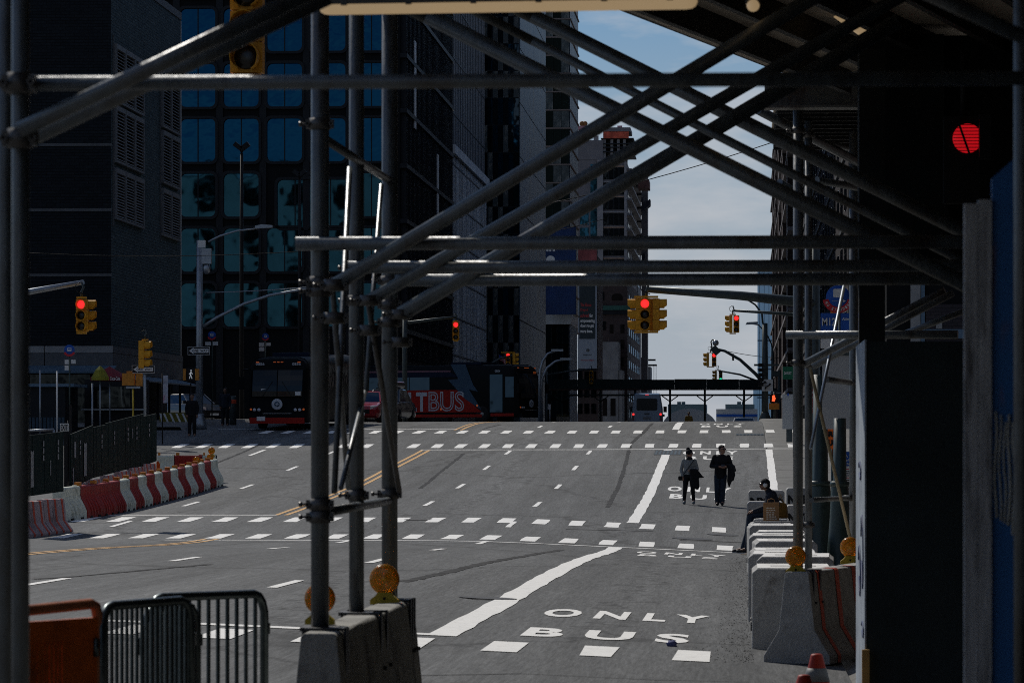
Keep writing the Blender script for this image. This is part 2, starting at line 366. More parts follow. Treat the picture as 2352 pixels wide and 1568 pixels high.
PAINTW = paint_mat('worn_white_road_paint', (0.88, 0.865, 0.82), (0.16, 0.16, 0.155))
PAINTY = paint_mat('worn_yellow_road_paint', (0.62, 0.33, 0.08), (0.16, 0.11, 0.06))

def sheet(xs, ys, zf):
    m = MB(); nx = len(xs); vs_ = [(x, y, zf(x, y)) for y in ys for x in xs]
    fs_ = [(j*nx+i, j*nx+i+1, (j+1)*nx+i+1, (j+1)*nx+i) for j in range(len(ys)-1) for i in range(nx-1)]
    m.add(vs_, fs_, True); return m
ys_road = [-60+5*i for i in range(10)]+[-10+1.0*i for i in range(280)]+[270+4*i for i in range(33)]+[402+20*i for i in range(26)]
xs_road = [-160, -120, -90, -70, -55, -45, -38, -32]+[-28+1.0*i for i in range(18)]+[-10+0.5*i for i in range(22)]+[0.9]
road = sheet(xs_road, ys_road, ground).build('road', ASPH); tag(road, kind='structure')
sw = sheet([0.9, 1.0, 1.5, 2, 3, 4.5, 6, 9, 14, 30, 60, 120], ys_road, lambda x, y: ground(x, y)+(kerb(y) if x > 0.95 else -0.05)).build('pavement', WALK); tag(sw, kind='structure')
unseen_apron = sheet([-2.2,-1.4,-0.7,0,0.9], [y for y in ys_road if -10 <= y <= 29], lambda x, y: ground(x, y)+0.012).build('pavement', mat('bounce_pavement', (0.10,0.097,0.09), 0.9, 0, 0.2, 0.8, 0.2, 60)); tag(unseen_apron, kind='structure')  # unseen ground under the shed, added to set the bounce light
swl = sheet([-120, -60, -40, -30, -24.0, -23.9], [y for y in ys_road if 163 <= y <= 205], lambda x, y: ground(x, y)+(0.14 if x < -23.95 else -0.03)).build('pavement', WALK); tag(swl, kind='structure')
swl2 = sheet([-60, -40, -30, -20.0, -19.9], [y for y in ys_road if 244 <= y <= 800], lambda x, y: ground(x, y)+(0.14 if x < -19.95 else -0.03)).build('pavement', WALK); tag(swl2, kind='structure')
wat = MB().add([(-6000,880,-11.6),(6000,880,-11.6),(6000,5200,-11.6),(-6000,5200,-11.6)], [(0,1,2,3)]).build('river', mat('river_water', (0.05,0.07,0.08), 0.15, 0, 0.1, 0.05, 0.2, 0.3)); tag(wat, kind='structure')
far = sheet([-6000,-3000,-1000,-160], [-700,-60,300,900], lambda x, y: ground(-160, y)-0.4).build('ground', WALK); tag(far, kind='structure')
farr = sheet([120,1000,3000,6000], [-700,-60,300,900], lambda x, y: ground(120, y)-0.4).build('ground', WALK); tag(farr, kind='structure')
bk = sheet([-160,0,120], [-700,-60], lambda x, y: -0.4).build('ground', WALK); tag(bk, kind='structure')
shore = MB().box(-6000,6000,2500,6000,-14,-9).build('ground', mat('far_shore', (0.1,0.11,0.1), 0.9, 0, 0.3, 0.02)); tag(shore, kind='structure')

# painted markings, each a part of the road
LIFT = 0.007
def strip(name, x0, y0, x1, y1, w, m=None, seg=1.0, lift=LIFT):
    a = Vector((x0,y0)); b = Vector((x1,y1)); L = (b-a).length; t = (b-a)/L; nrm = Vector((t.y,-t.x)); n = max(1, int(L/seg)); mb = MB(); vs_ = []
    for i in range(n+1):
        q = a+t*L*i/n
        jl = 0.06*w*random.uniform(-1,1); jr = 0.06*w*random.uniform(-1,1)
        for s_ in (-w/2+jl, w/2+jr):
            p = q+nrm*s_; k = ground(p.x,p.y)
            if p.x > 0.95: k += kerb(p.y)
            vs_.append((p.x,p.y,k+lift))
    mb.add(vs_, [(2*i,2*i+1,2*i+3,2*i+2) for i in range(n)]); return mb.build(name, m or PAINTW, road)
def bars(y, x0, x1, pitch, w, dep, skip=()):
    x = x0; k = 0
    while x <= x1:
        if k not in skip: strip('crosswalk_bar', x, y-dep/2+random.uniform(-.04,.04), x, y+dep/2+random.uniform(-.04,.04), w)
        x += pitch; k += 1
Y_ROWS = dict(near=37.0, m0=86.9, m1=97.0, f0=148.5, f1=160.3)
bars(34.75, -8.1, -0.2, 0.85, 0.31, 1.75)
bars(88.6, -20.2, 0.0, 0.90, 0.35, 2.6)
bars(97.6, -22.2, 0.2, 0.90, 0.35, 2.6)
bars(149.4, -22.0, 2.2, 0.92, 0.35, 2.8)
bars(160.8, -20.0, 2.2, 0.92, 0.35, 3.0)
strip('stop_line', -7.8, 86.1, 0.3, 86.1, 0.28); strip('stop_line', -13.0, 86.1, -7.8, 86.1, 0.28)
strip('stop_line', -12.3, 146.6, 2.4, 146.9, 0.3)
strip('stop_line', -22.5, 100.0, -12.2, 100.3, 0.3)
strip('stop_line', -22.5, 164.0, -12.2, 164.0, 0.3)
for (a, b) in ((36, 40), (40, 86)): pass
strip('bus_lane_line', -2.83, 36.2, -2.83, 85.9, 0.30); strip('bus_lane_line', -2.83, 99.2, -2.83, 146.4, 0.30); strip('bus_lane_line', -2.83, 163, -2.83, 178, 0.30)
strip('bus_lane_line', -6.2, 36.3, -2.7, 36.35, 0.34)
for xo in (-12.22, -11.95):
    strip('centre_line', xo, 38, xo, 87, 0.12, PAINTY); strip('centre_line', xo, 100.2, xo, 146.3, 0.12, PAINTY); strip('centre_line', xo, 163, xo, 196, 0.12, PAINTY)
for xl in (-5.76, -8.82):
    for k in range(5): 
        y = 146.0-12.2*k-1.5; strip('lane_dash', xl, y-1.5, xl, y+1.5, 0.13)
    for k in range(4):
        y = 84.9-12.2*k; strip('lane_dash', xl, y-1.5, xl, y+1.5, 0.13)
    for k in range(3): strip('lane_dash', xl, 166+12.2*k, xl, 169+12.2*k, 0.13)
for xl in (-15.5,):
    for k in range(5):
        y = 146.0-12.2*k-2; strip('lane_dash', xl, y-1.5-(k==0), xl, y+1.5, 0.13)
    for k in range(4):
        y = 80-12.2*k; strip('lane_dash', xl, y-1.5, xl, y+1.5, 0.13)
strip('lane_dash', -18.3, 142, -18.3, 146.5, 0.14)
strip('edge_line', 1.0, 112, 1.0, 146.3, 0.26); strip('edge_line', 0.97, 40, 0.97, 62, 0.1)
def road_text(body, xc, w, y0, hgt):
    pts, fs_, _ = text_geo(body, 0.035)
    m = MB(); m.add([(xc-w/2+w*a, y0+hgt*b, ground(xc-w/2+w*a, y0+hgt*b)+LIFT) for a, b in pts], fs_); return m.build('lane_lettering', PAINTW, road)
for y, hh in ((39.2, 2.6), (76.8, 2.6), (115.0, 2.8), (137.0, 2.9), (167.0, 2.9)):
    pass
road_text('B U S', -1.33, 1.62, 36.9, 1.95); road_text('O N L Y', -1.29, 1.84, 41.8, 2.35)
road_text('B U S', -1.30, 1.62, 77.0, 2.6); road_text('O N L Y', -1.30, 1.9, 80.8, 2.6)
road_text('B U S', -1.35, 1.70, 115.2, 2.8); road_text('O N L Y', -1.35, 2.0, 119.6, 2.8)
road_text('B U S', -1.20, 1.75, 138.6, 2.7); road_text('O N L Y', -1.20, 2.05, 142.6, 2.7)
road_text('B U S', -0.9, 1.75, 166.0, 2.7); road_text('O N L Y', -0.9, 2.0, 170.0, 2.7)

def G(px, py, d0=20.0, d1=235.0):
    """where the sight line through a pixel of the photograph meets the road"""
    d = d0
    while d < d1:
        p = P(px, py, d)
        if p.z <= ground(p.x, p.y): return p
        d += 0.1
    return P(px, py, d1)
TAR_SHADOW = mat('tar_or_shadow', (0.094, 0.094, 0.094), 0.95, 0, 0.3, 3, spec=0.0)
def seam_or_shadow(pts, w=0.05):
    q = [G(*p) for p in pts]; fine = []; rnd = random.Random(int(pts[0][0]))
    for a, b in zip(q, q[1:]):
        n = max(2, int((b-a).length/0.35)); fine += [a.lerp(b, i/n)+Vector((rnd.uniform(-.015,.015),0,0)) for i in range(n)]
    fine.append(q[-1]); m = MB(); vs_ = []
    for i, p in enumerate(fine):
        t = (fine[min(i+1,len(fine)-1)]-fine[max(0,i-1)]); nn = Vector((t.y,-t.x,0)).normalized(); ww = w*rnd.uniform(0.7,1.3)
        for sg in (-1, 1): r_ = p+nn*sg*ww/2; vs_.append((r_.x, r_.y, ground(r_.x, r_.y)+0.005))
    m.add(vs_, [(2*i, 2*i+1, 2*i+3, 2*i+2) for i in range(len(fine)-1)]); m.build('tar_or_shadow_strip', TAR_SHADOW, road)
seam_or_shadow([(1395,1165),(1408,1140),(1419,1121),(1431,1085),(1439,1057),(1447,1021),(1479,993),(1500,972)], 0.13)
seam_or_shadow([(1065,1041),(1040,1062),(1005,1089),(965,1121)], 0.12)
seam_or_shadow([(925,1336),(1010,1318),(1097,1297),(1205,1277),(1290,1262)], 0.16)
seam_or_shadow([(80,1330),(160,1325),(300,1312),(480,1296)], 0.14); seam_or_shadow([(420,1095),(480,1070),(540,1046),(600,1018)], 0.12)
seam_or_shadow([(1080,1376),(1130,1378),(1190,1378)], 0.12); seam_or_shadow([(1300,1215),(1420,1218),(1500,1220)], 0.14); seam_or_shadow([(1110,985),(1150,975)], 0.12)
seam_or_shadow([(960,1552),(1200,1548),(1500,1562),(1720,1566)], 0.03); seam_or_shadow([(1560,1240),(1640,1243),(1720,1246)], 0.22)  # dark strips drawn for cast shadows, the second the signal arm's
# ================================================================== the sidewalk shed over the near pavement
ZD = 4.98                                # underside of the deck
PLY = mat('shed_plywood', (0.36, 0.31, 0.25), 0.8, 0, 0.25, 2.5, 0.1, 30, stretch=(1, 0.2, 1))
JOIST = mat('shed_joist_paint', (0.012, 0.012, 0.011), 0.7, 0.1, 0.3, 4)
HEADER = mat('dark_painted_plywood', (0.010, 0.012, 0.012), 0.75, 0, 0.35, 2, 0.1, 20)
shed = empty('sidewalk_shed', (-2.0, 11.0, ground(-2.0, 11.0)), 'pipe scaffold sidewalk shed with crossing steel braces framing the avenue', 'scaffolding')
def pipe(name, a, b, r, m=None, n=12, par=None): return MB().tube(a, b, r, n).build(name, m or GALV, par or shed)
def clamp(p, ax, r):
    """swivel coupler round a pipe: two half shells and two bolts with nuts"""
    p = Vector(p); ax = Vector(ax).normalized(); m = MB()
    m.tube(p-ax*0.028, p+ax*0.028, r+0.007, 12)
    side = Vector((1,0,0)) if abs(ax.x) < 0.8 else Vector((0,0,1))
    for s_ in (-1, 1):
        q = p+side*s_*(r+0.012); fw = Vector((0,-1,0))
        m.tube(q-fw*0.03, q+fw*0.04, 0.006, 8); m.tube(q+fw*0.028, q+fw*0.040, 0.012, 6)
        m.obox(q-Vector((0.010,0.016,0.022)), (0.02,0,0), (0,0.032,0), (0,0,0.044))
    m.tube(p+side*-(r+0.012), p+side*-(r+0.06), 0.007, 8); m.tube(p+side*-(r+0.042), p+side*-(r+0.058), 0.013, 6)
    return m.build('clamp', CLAMPM, shed)
# deck: boards, joists and edge boards
def edge_x(y): return -2.75 if y < 22.6 else -2.75+(y-22.6)*0.224
J = Vector((0.252, 1, 0)).normalized(); JN = Vector((J.y, -J.x, 0))
# deck boards: separate plywood sheets laid along the joists
for i, (ya, yb) in enumerate([(-10,-4),(-4,2),(2,8),(8,14),(14,20),(20,22.6)]):
    for j, (xa, xb) in enumerate([(-2.45,-0.3),(-0.3,2.1),(2.1,4.6),(4.6,7)]):
        MB().box(xa+0.004, xb-0.004, ya+0.004, yb-0.004, ZD, ZD+0.05).build('deck_board', PLY, shed)
def clip_sheet(o, w, L, zz):
    a = o; b = o+JN*w; m = MB(); m.obox((a.x, a.y, zz), (b-a), J*L, (0,0,0.05)); return m
for k in range(6):
    for q in range(3):
        o = Vector((-2.56,22.62,0))+JN*(1.22*k)+J*(-0.2+(4.1)*q) - Vector((0,0,0))
        yo = 22.61
        a = o+J*0.004+JN*0.004
        clip_sheet(a, 1.21, 4.09, ZD+0.052+0.003*((k+q)%2)).build('deck_board', PLY, shed)
for k in range(13): MB().box(0.32, 7, 34.6+0.45*k, 34.66+0.45*k, ZD-0.2, ZD-0.002).build('joist', JOIST, shed)
for j, (xa, xb) in enumerate([(0.3,2.4),(2.4,4.6),(4.6,7)]): MB().box(xa+0.004, xb-0.004, 34.25, 40.2, ZD, ZD+0.05).build('deck_board', PLY, shed)
for k in range(10):
    o = Vector((-2.56,22.6,0))+JN*(0.55+0.655*k); a = o-J*0.6
    MB().obox((a.x, a.y, ZD-0.20+0.05), JN*0.06, J*12.6, (0,0,0.2)).build('joist', JOIST, shed)
for y in [-9+1.2*i for i in range(26)]:
    MB().box(-2.44, 7, y, y+0.06, ZD-0.2, ZD-0.002).build('joist', JOIST, shed)
MB().box(-2.50,-2.452,-10,22.6,ZD-0.2,ZD+0.30).build('edge_board', HEADER, shed)
MB().obox((-2.60,22.6,ZD+0.055), JN*0.04, J*12.0, (0,0,0.2)).build('edge_board', JOIST, shed)
# frame positions: left posts and depths
XL = -2.07
frames = [(11.2, 47, 0.026, 1.03), (12.0, 13, 0.026, 1.02), (18.9, 735, 0.045, 0.955), (20.7, 819, 0.041, 0.92), (22.3, 895, 0.047, 0.915)]
for d, px, r, zb in frames:
    x, y = PX(px, d); g = ground(x, y)
    if d > 18: g += 0.84
    pipe('post', (x, y, g), (x, y, ZD-0.21), r)
    if d > 18: MB().box(x-0.09, x+0.09, y-0.09, y+0.09, g-0.004, g+0.015).build('base_plate', CLAMPM, shed)
    if d < 12.0 or d > 18:
        rr = 0.021 if d < 13 else (0.034 if d < 22 else 0.036)
        yy = y-r-rr
        x0 = x-(0.0 if d < 13 else (0.11 if d < 19 else (0.05 if d < 21 else -0.04)))
        pipe('ledger', (x0, yy, CAM_Z+zb), (2.58 if d > 18 else x+3.45, yy, CAM_Z+zb), rr)
        clamp((x, y, CAM_Z+zb), (0,0,1), r)
    xr = x+3.16 if d < 18 else 2.5
    pipe('post', (xr, y, ground(xr, y)), (xr, y, ZD-0.21), r if d > 18 else 0.03)
# rising and falling braces of each frame
def brace(pa, pb, d, r, off=0.0, ext=None):
    a = P(pa[0], pa[1], d+off); b = P(pb[0], pb[1], d+off)
    b = Vector((b.x, a.y+(b.x-a.x)*0.0, b.z))
    pipe('brace', a, b, r)
    return a, b
for (pa, pb, d, r) in [((768,655),(2250,-225),18.75,0.037), ((848,690),(2120,-30),20.6,0.036), ((920,722),(2060,56),22.2,0.047),
                       ((981,37),(2850,976),18.98,0.041), ((1223,94),(2700,856),20.85,0.026), ((1223,37),(2640,753),22.45,0.043)]:
    a, b = brace(pa, pb, d, r)
    t = (b-a)
    if pa[1] < 100:
        k = (2.0+XL-(-0.02)) ; a2 = a-t.normalized()*((a.x-XL)/t.normalized().x)
        pipe('brace', a2, a, r)
    clamp(a if pa[1] > 100 else b, (0,0,1), 0.046)
    clamp(a-Vector((0,0,0.16)) if pa[1] > 100 else b-Vector((0,0,0.16)), (0,0,1), 0.046)
brace((45,300),(760,-33),11.1,0.024); brace((62,322),(760,-2),12.1,0.026); clamp(P(46,318,11.15),(0,0,1),0.03); clamp(P(44,190,11.1),(0,0,1),0.028)
brace((1900,-120),(2420,122),11.3,0.022)
# rails along the row of left posts and the light cross bars between them
pipe('ledger', P(744,318,18.95), P(890,412,22.25), 0.023); pipe('ledger', P(745,1176,18.9), P(895,1150,22.3), 0.024)
for (pa, da, pb, db, r) in [((803,386),20.3,(768,1130),19.1,0.0155), ((762,640),19.0,(800,1120),20.4,0.015), ((876,425),22.0,(840,900),20.9,0.0135), ((845,690),20.9,(917,1128),22.1,0.016), ((838,900),20.9,(783,1120),19.6,0.013)]:
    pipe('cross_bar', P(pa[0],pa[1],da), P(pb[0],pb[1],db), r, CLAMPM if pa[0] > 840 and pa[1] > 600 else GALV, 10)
for (px, py, d, r) in [(735,1158,18.9,.046),(735,1187,18.9,.046),(820,1137,20.7,.042),(895,1134,22.3,.048),(735,648,18.9,.046),(735,668,18.9,.046),(820,690,20.7,.042),(895,700,22.3,.048),(735,285,18.9,.046),(895,740,22.3,.048)]:
    clamp(P(px,py,d), (0,0,1), r)
# the corner frames by the striped barrier
pts_c = [(1833,34.5,0.046),(1857,36.3,0.036),(1961,37.5,0.045)]
for px, d, r in pts_c:
    x, y = PX(px, d); pipe('post', (x,y,ground(x,y)+(0.84 if px < 1850 else 0.02)), (x,y,ZD-0.2), r)
def corner_pipe(name, pa, da, pb, db, r, m=None): return pipe(name, P(pa[0],pa[1],da), P(pb[0],pb[1],db), r, m)
corner_pipe('ledger',(1806,769),34.4,(2200,768),34.0,0.038)
corner_pipe('brace',(1846,836),34.6,(2170,666),34.2,0.033); corner_pipe('brace',(1866,842),36.2,(2190,672),36.0,0.034); corner_pipe('brace',(2078,766),36.5,(2216,714),36.5,0.03)
corner_pipe('ledger',(1864,1148),36.2,(1948,1143),37.4,0.024); corner_pipe('ledger',(1898,871),36.4,(1952,878),37.4,0.03)
corner_pipe('cross_bar',(1940,650),36.6,(1862,1030),35.2,0.016, POLES); corner_pipe('cross_bar',(1861,846),35.0,(1952,1232),37.3,0.016, mat('weathered_wood',(0.3,0.25,0.16),0.8,0,0.2,9))
corner_pipe('brace',(1740,252),35.6,(1985,380),37.5,0.045); corner_pipe('brace',(1760,300),37.6,(1975,345),38.5,0.03); corner_pipe('brace',(1876,414),36.5,(1978,432),37.0,0.036)
corner_pipe('brace',(1790,420),36.6,(1985,538),37.6,0.04)
for (px,py,d,r) in [(1833,769,34.5,.047),(1833,833,34.5,.047),(1857,838,36.3,.037),(1961,878,37.5,.046),(1857,1205,36.3,.037),(1950,1143,37.5,.046),(1857,310,36.3,.04),(1833,300,34.5,.047),(1857,410,36.3,.04)]: clamp(P(px,py,d),(0,0,1),r)
# header girder over the corner posts, flange and web
gx0, gy = PX(1756, 34.3); gx1, _ = PX(2230, 34.3)
MB().box(gx0, gx1, gy-0.02, gy+0.02, ZD-0.24, ZD-0.02).box(gx0, gx1, gy-0.14, gy+0.14, ZD-0.26, ZD-0.238).box(gx0, gx1, gy-0.14, gy+0.14, ZD-0.022, ZD-0.003).build('girder', mat('girder_paint',(0.16,0.16,0.15),0.6,0.3,0.3,3,dirt_or_reflection=(0.07,0.05,0.04)), shed)
# dark header wall and wrapped column on the building side
hx0, hy = PX(2012, 30.5); hx1, _ = PX(2700, 30.5)
MB().box(hx0, hx1, hy, hy+0.05, CAM_Z+1.23, ZD-0.005).build('header_board', HEADER, shed)
MB().prism([(0.0,3.3),(0.0,0.40),(0.055,0.05),(0.10,-0.15),(0.36,-0.15),(0.39,0.3),(0.40,0.95),(1.42,0.95),(1.3,1.6),(1.3,3.3)], Vector(P(1970,1007,30.2))+Vector((0,0,0.93-0.0)), (0.52,0,0), (0,0,0.68), (0,0.06,0)).build('column_wrap', HEADER, shed)
cx, cy = PX(2003, 29.6); MB().box(cx-0.10, cx+0.10, cy, cy+0.15, ground(cx,cy), ZD-0.2).build('column', HEADER, shed)
MB().box(2.62, 2.68, -10, 29.5, -0.3, ZD-0.003).build('side_wall', HEADER, shed)
MB().box(-2.7, 2.6, -10.06, -10, -0.3, ZD-0.003).build('side_wall', HEADER, shed)

# vapour-tight strip lights under the shed
LAMPSHELL = mat('strip_light_diffuser', (0.55, 0.45, 0.32), 0.35, 0, 0.06, 4, emit=(0.62, 0.43, 0.23), estr=0.42)
LAMPBACK = mat('strip_light_back', (0.12, 0.11, 0.10), 0.5, 0, 0.1, 4)
def strip_light(a, b, r, label, nl=6, drop=0.9):
    a, b = Vector(a), Vector(b); t = (b-a); L = t.length; t.normalize(); c = (a+b)/2
    e = empty('strip_light', c, label, 'lamp', 'strip lights under the shed')
    m = MB(); m.lathe(a, t, [(0.004,0),(r*0.62,r*0.25),(r*0.9,r*0.7),(r,r*1.5),(r,L-r*1.5),(r*0.9,L-r*0.7),(r*0.62,L-r*0.25),(0.004,L)], 14); m.build('diffuser', LAMPSHELL, e)
    m = MB(); m.bar(a+t*r+Vector((0,0,r*0.75)), b-t*r+Vector((0,0,r*0.75)), r*2.1, r*0.9); m.build('housing', LAMPBACK, e)
    for k in range(nl):
        q = a+t*L*(0.07+0.86*k/(nl-1)); s_ = t.cross(Vector((0,0,1))).normalized()
        MB().obox(q-s_*(r*1.13)-t*0.012+Vector((0,0,r*0.1)), t*0.024, s_*(r*2.26), (0,0,r*0.7)).build('clip', CLAMPM, e)
    for q in (a+t*L*0.2, b-t*L*0.2): MB().tube(q+Vector((0,0,r)), (q.x,q.y,min(ZD-0.002, q.z+5)), 0.004, 6).build('hanger', CLAMPM, e)
    return e
strip_light(P(733,18,15.2), P(1602,4,15.0), 0.030, 'long beige strip light hanging lowest under the shed')
strip_light(P(1722,-30,19.5), P(1730,14,17.6), 0.03, 'strip light seen nearly end on, beside the long beige one', 4)
strip_light(P(1912,20,29.8), P(1985,72,29.0), 0.05, 'tilted strip light below dark joists at upper right', 4)

# ------------------------------------------------------------------ concrete barriers
def jersey_poly(w=0.61, h=0.82, tw=0.16):
    a = w/2; b = tw/2; k = b+0.055
    return [(-a,0),(-a,0.07),(-k,0.30),(-b,h-0.015),(-b+0.015,h),(b-0.015,h),(b,h-0.015),(k,0.30),(a,0.07),(a,0)]
def jersey(loc, ang, L, m, label, group, h=0.82, name='concrete_barrier', cat='barrier', stripes=None, tw=0.16, straps=True, w=0.61):
    """near end face centre at loc, running away along ang (from +Y, clockwise)"""
    e = empty(name, loc, label, cat, group); o = Vector(loc)
    u = Vector((math.cos(ang), -math.sin(ang), 0)); t = Vector((math.sin(ang), math.cos(ang), 0))
    poly = jersey_poly(w, h, tw); mb = MB(); n = 8; N = len(poly); rnd = random.Random(hash(label) % 999)
    vs_ = []
    for i in range(n+1):
        for (a, b) in poly:
            q = o+u*a+t*(L*i/n)+Vector((0,0,b)); 
            if 0 < i < n: q += Vector((rnd.uniform(-.004,.004), 0, rnd.uniform(-.005,.005) if b > 0.2 else 0))
            vs_.append(q)
    fs_ = [(i*N+k, i*N+(k+1)%N, (i+1)*N+(k+1)%N, (i+1)*N+k) for i in range(n) for k in range(N)]
    mb.add(vs_, fs_); mb.f.append(list(range(N))[::-1]); mb.sm.append(False); mb.mi.append(0); q0 = n*N; mb.f.append([q0+i for i in range(N)]); mb.sm.append(False); mb.mi.append(0)
    b_ = mb.build('body', m, e); mod = b_.modifiers.new('bevel', 'BEVEL'); mod.width = 0.012; mod.segments = 2; mod.limit_method = 'ANGLE'
    if stripes:
        for (s0, s1) in stripes:
            sm_ = MB(); vs2 = []
            for s_ in (s0, s1):
                for (a, b) in poly[5:]: vs2.append(o+u*(a+0.004)+t*s_+Vector((0,0,b+0.002)))
                for (a, b) in [(-0.0, h)]: vs2.append(o+u*a+t*s_+Vector((0,0,h+0.004)))
            k = len(poly)-5+1
            fs2 = [(i, i+1, k+i+1, k+i) for i in range(k-2)]+[(k-1, 0, k, 2*k-1)]
            sm_.add(vs2, fs2); sm_.build('stripe', REDP, e)
    return e, o, u, t
def strap(e, o, u, t, s, h=0.82, tw=0.16, drop=0.34):
    """steel saddle strap over the top of a barrier"""
    m = MB(); b = tw/2
    m.obox(o+u*(-b-0.02)+t*s+Vector((0,0,h+0.002)), u*(tw+0.04), t*0.05, (0,0,0.012))
    for sg in (-1, 1): m.obox(o+u*(sg*(b+0.016)-0.006)+t*s+Vector((0,0,h-drop)), u*0.012+u*0, t*0.05, Vector((0,0,drop+0.014)))
    for sg in (-1, 1): m.tube(o+u*(sg*(b+0.01))+t*(s+0.025)+Vector((0,0,h-drop+0.06)), o+u*(sg*(b+0.05))+t*(s+0.025)+Vector((0,0,h-drop+0.06)), 0.012, 6)
    return m.build('strap', DARKSTEEL, e)
# left foot of the shed
x, y = PX(732, 18.55)
eL, oL, uL, tL = jersey((x, y, ground(x, y)), R(0.5), 3.95, CONC, 'grey concrete barrier carrying the three left scaffold posts', 'concrete barriers of the shed', h=0.84, tw=0.175)
for s_ in (0.22, 0.30, 1.9, 2.2, 3.55, 3.68, 3.80): strap(eL, oL, uL, tL, s_, 0.84, 0.175)
# striped barrier at the right corner
x, y = PX(1830, 34.2)
eR, oR, uR, tR = jersey((x, y, ground(x, y)), R(15), 3.2, CONCW, 'whitewashed barrier with red stripes under the right corner posts', 'concrete barriers of the shed', stripes=[(0.28,0.40),(0.95,1.10),(1.62,1.77),(2.3,2.45)], tw=0.22)
for s_ in (0.10, 0.34): strap(eR, oR, uR, tR, s_, 0.82, 0.22)
TOPW = mat('sunlit_white_top', (0.78,0.77,0.74), 0.8, 0, 0.1, 6, 0.2, 40, dirt_or_reflection=(0.42,0.40,0.37), dscale=4)  # white tops, their sunlit brightness put into the colour
# row of blocks along the kerb
def kerb_block(x, y, L, w, h, label, m, ang=0.0):
    g = ground(x, y); e = empty('concrete_block', (x, y, g), label, 'concrete block', 'concrete blocks lined up along the right kerb')
    o = Vector((x,y,g-0.02)); u = Vector((math.cos(ang),-math.sin(ang),0)); t = Vector((math.sin(ang),math.cos(ang),ground(x,y+1)-ground(x,y)))
    c = 0.04; a = w/2
    b_ = MB().prism([(-a,0),(-a,h-c),(-a+c*1.3,h),(a-c*1.3,h),(a,h-c),(a,0)], o, u, (0,0,1), t*L).build('body', m, e)
    mod = b_.modifiers.new('bevel','BEVEL'); mod.width = 0.012; mod.segments = 2; mod.limit_method = 'ANGLE'
    MB().prism([(-a+c*1.3,0),(-a+c*1.3,0.005),(a-c*1.3,0.005),(a-c*1.3,0)], o+Vector((0,0,h+0.001))+t*0.02, u, (0,0,1), t*(L-0.04)).build('sunlit_top', TOPW, e)
    MB().obox(o+u*(-a*0.55)+t*(L*0.42)+Vector((0,0,h+0.001)), u*(a*1.1), t*0.06, (0,0,0.009)).build('slot', mat('dark_slot',(0.05,0.05,0.048),0.9,0,0.2,6), e)
    for s_ in (0.25, 0.75): MB().tube(o+u*(-a)+t*(L*s_)+Vector((0,0,h*0.3)), o+u*(-a-0.012)+t*(L*s_)+Vector((0,0,h*0.3)), 0.05, 10).build('lifting_eye', DARKSTEEL, e)
    return e
ords = ['first','second','third','fourth','fifth','sixth','seventh','eighth','ninth','tenth','eleventh','twelfth','thirteenth','fourteenth','fifteenth','sixteenth']
yb = [36.6+3.25*i for i in range(16)]
for i, y in enumerate(yb):
    lab = 'whitewashed concrete block nearest the striped barrier at the kerb' if i == 0 else ('last whitewashed kerb block, the one the seated man sits on' if i == 15 else '%s whitewashed kerb block counted away from the striped barrier' % ords[i])
    x = 0.49+0.05*math.sin(i*2.1)+0.0026*(y-36)
    kerb_block(x, y, 2.4 if i >= 14 else 1.65+0.3*((i*7)%3)/2, 0.80, 0.80+0.035*math.sin(i*1.7), lab, CONCW, R(1.5*math.sin(i*1.3)))
def lettered_block(pxa, pxb, pyt, d, L, label, word):
    x0, y0 = PX(pxa, d); x1, y1 = PX(pxb, d); zt = P(pxa, pyt, d).z; g = min(ground(x0,y0), ground(x1,y1))-0.01
    e = empty('concrete_block', ((x0+x1)/2, y0, g), label, 'concrete block', 'lettered concrete blocks behind the seated man')
    h = zt-g; c = 0.05
    b_ = MB().prism([(0,0),(0,h-c),(c,h),(x1-x0-c,h),(x1-x0,h-c),(x1-x0,0)], (x0,y0,g), (1,0,0), (0,0,1), (0,L,0)).build('body', CONCW, e)
    mod = b_.modifiers.new('bevel','BEVEL'); mod.width = 0.02; mod.segments = 2; mod.limit_method = 'ANGLE'
    lettering('print', word, (x0+(x1-x0)*0.05, y0-0.001, zt-0.42), ((x1-x0)*0.9,0,0), (0,0,0.24), SIGNK, e, 0.05)
    return e
lettered_block(1716, 1800, 1152, 92, 1.4, 'white kerb block with black lettering, right behind the seated man', 'NYPD')
lettered_block(1719, 1802, 1126, 101, 1.4, 'white kerb block with black lettering, farther behind the seated man', 'NYPD')
lettered_block(1806, 1880, 1120, 97, 1.4, 'white kerb block with black lettering beside the green lamp base', 'NYPD')
lettered_block(1806, 1885, 1160, 88, 1.4, 'white kerb block with black lettering between man and lamp base', 'NYPD')

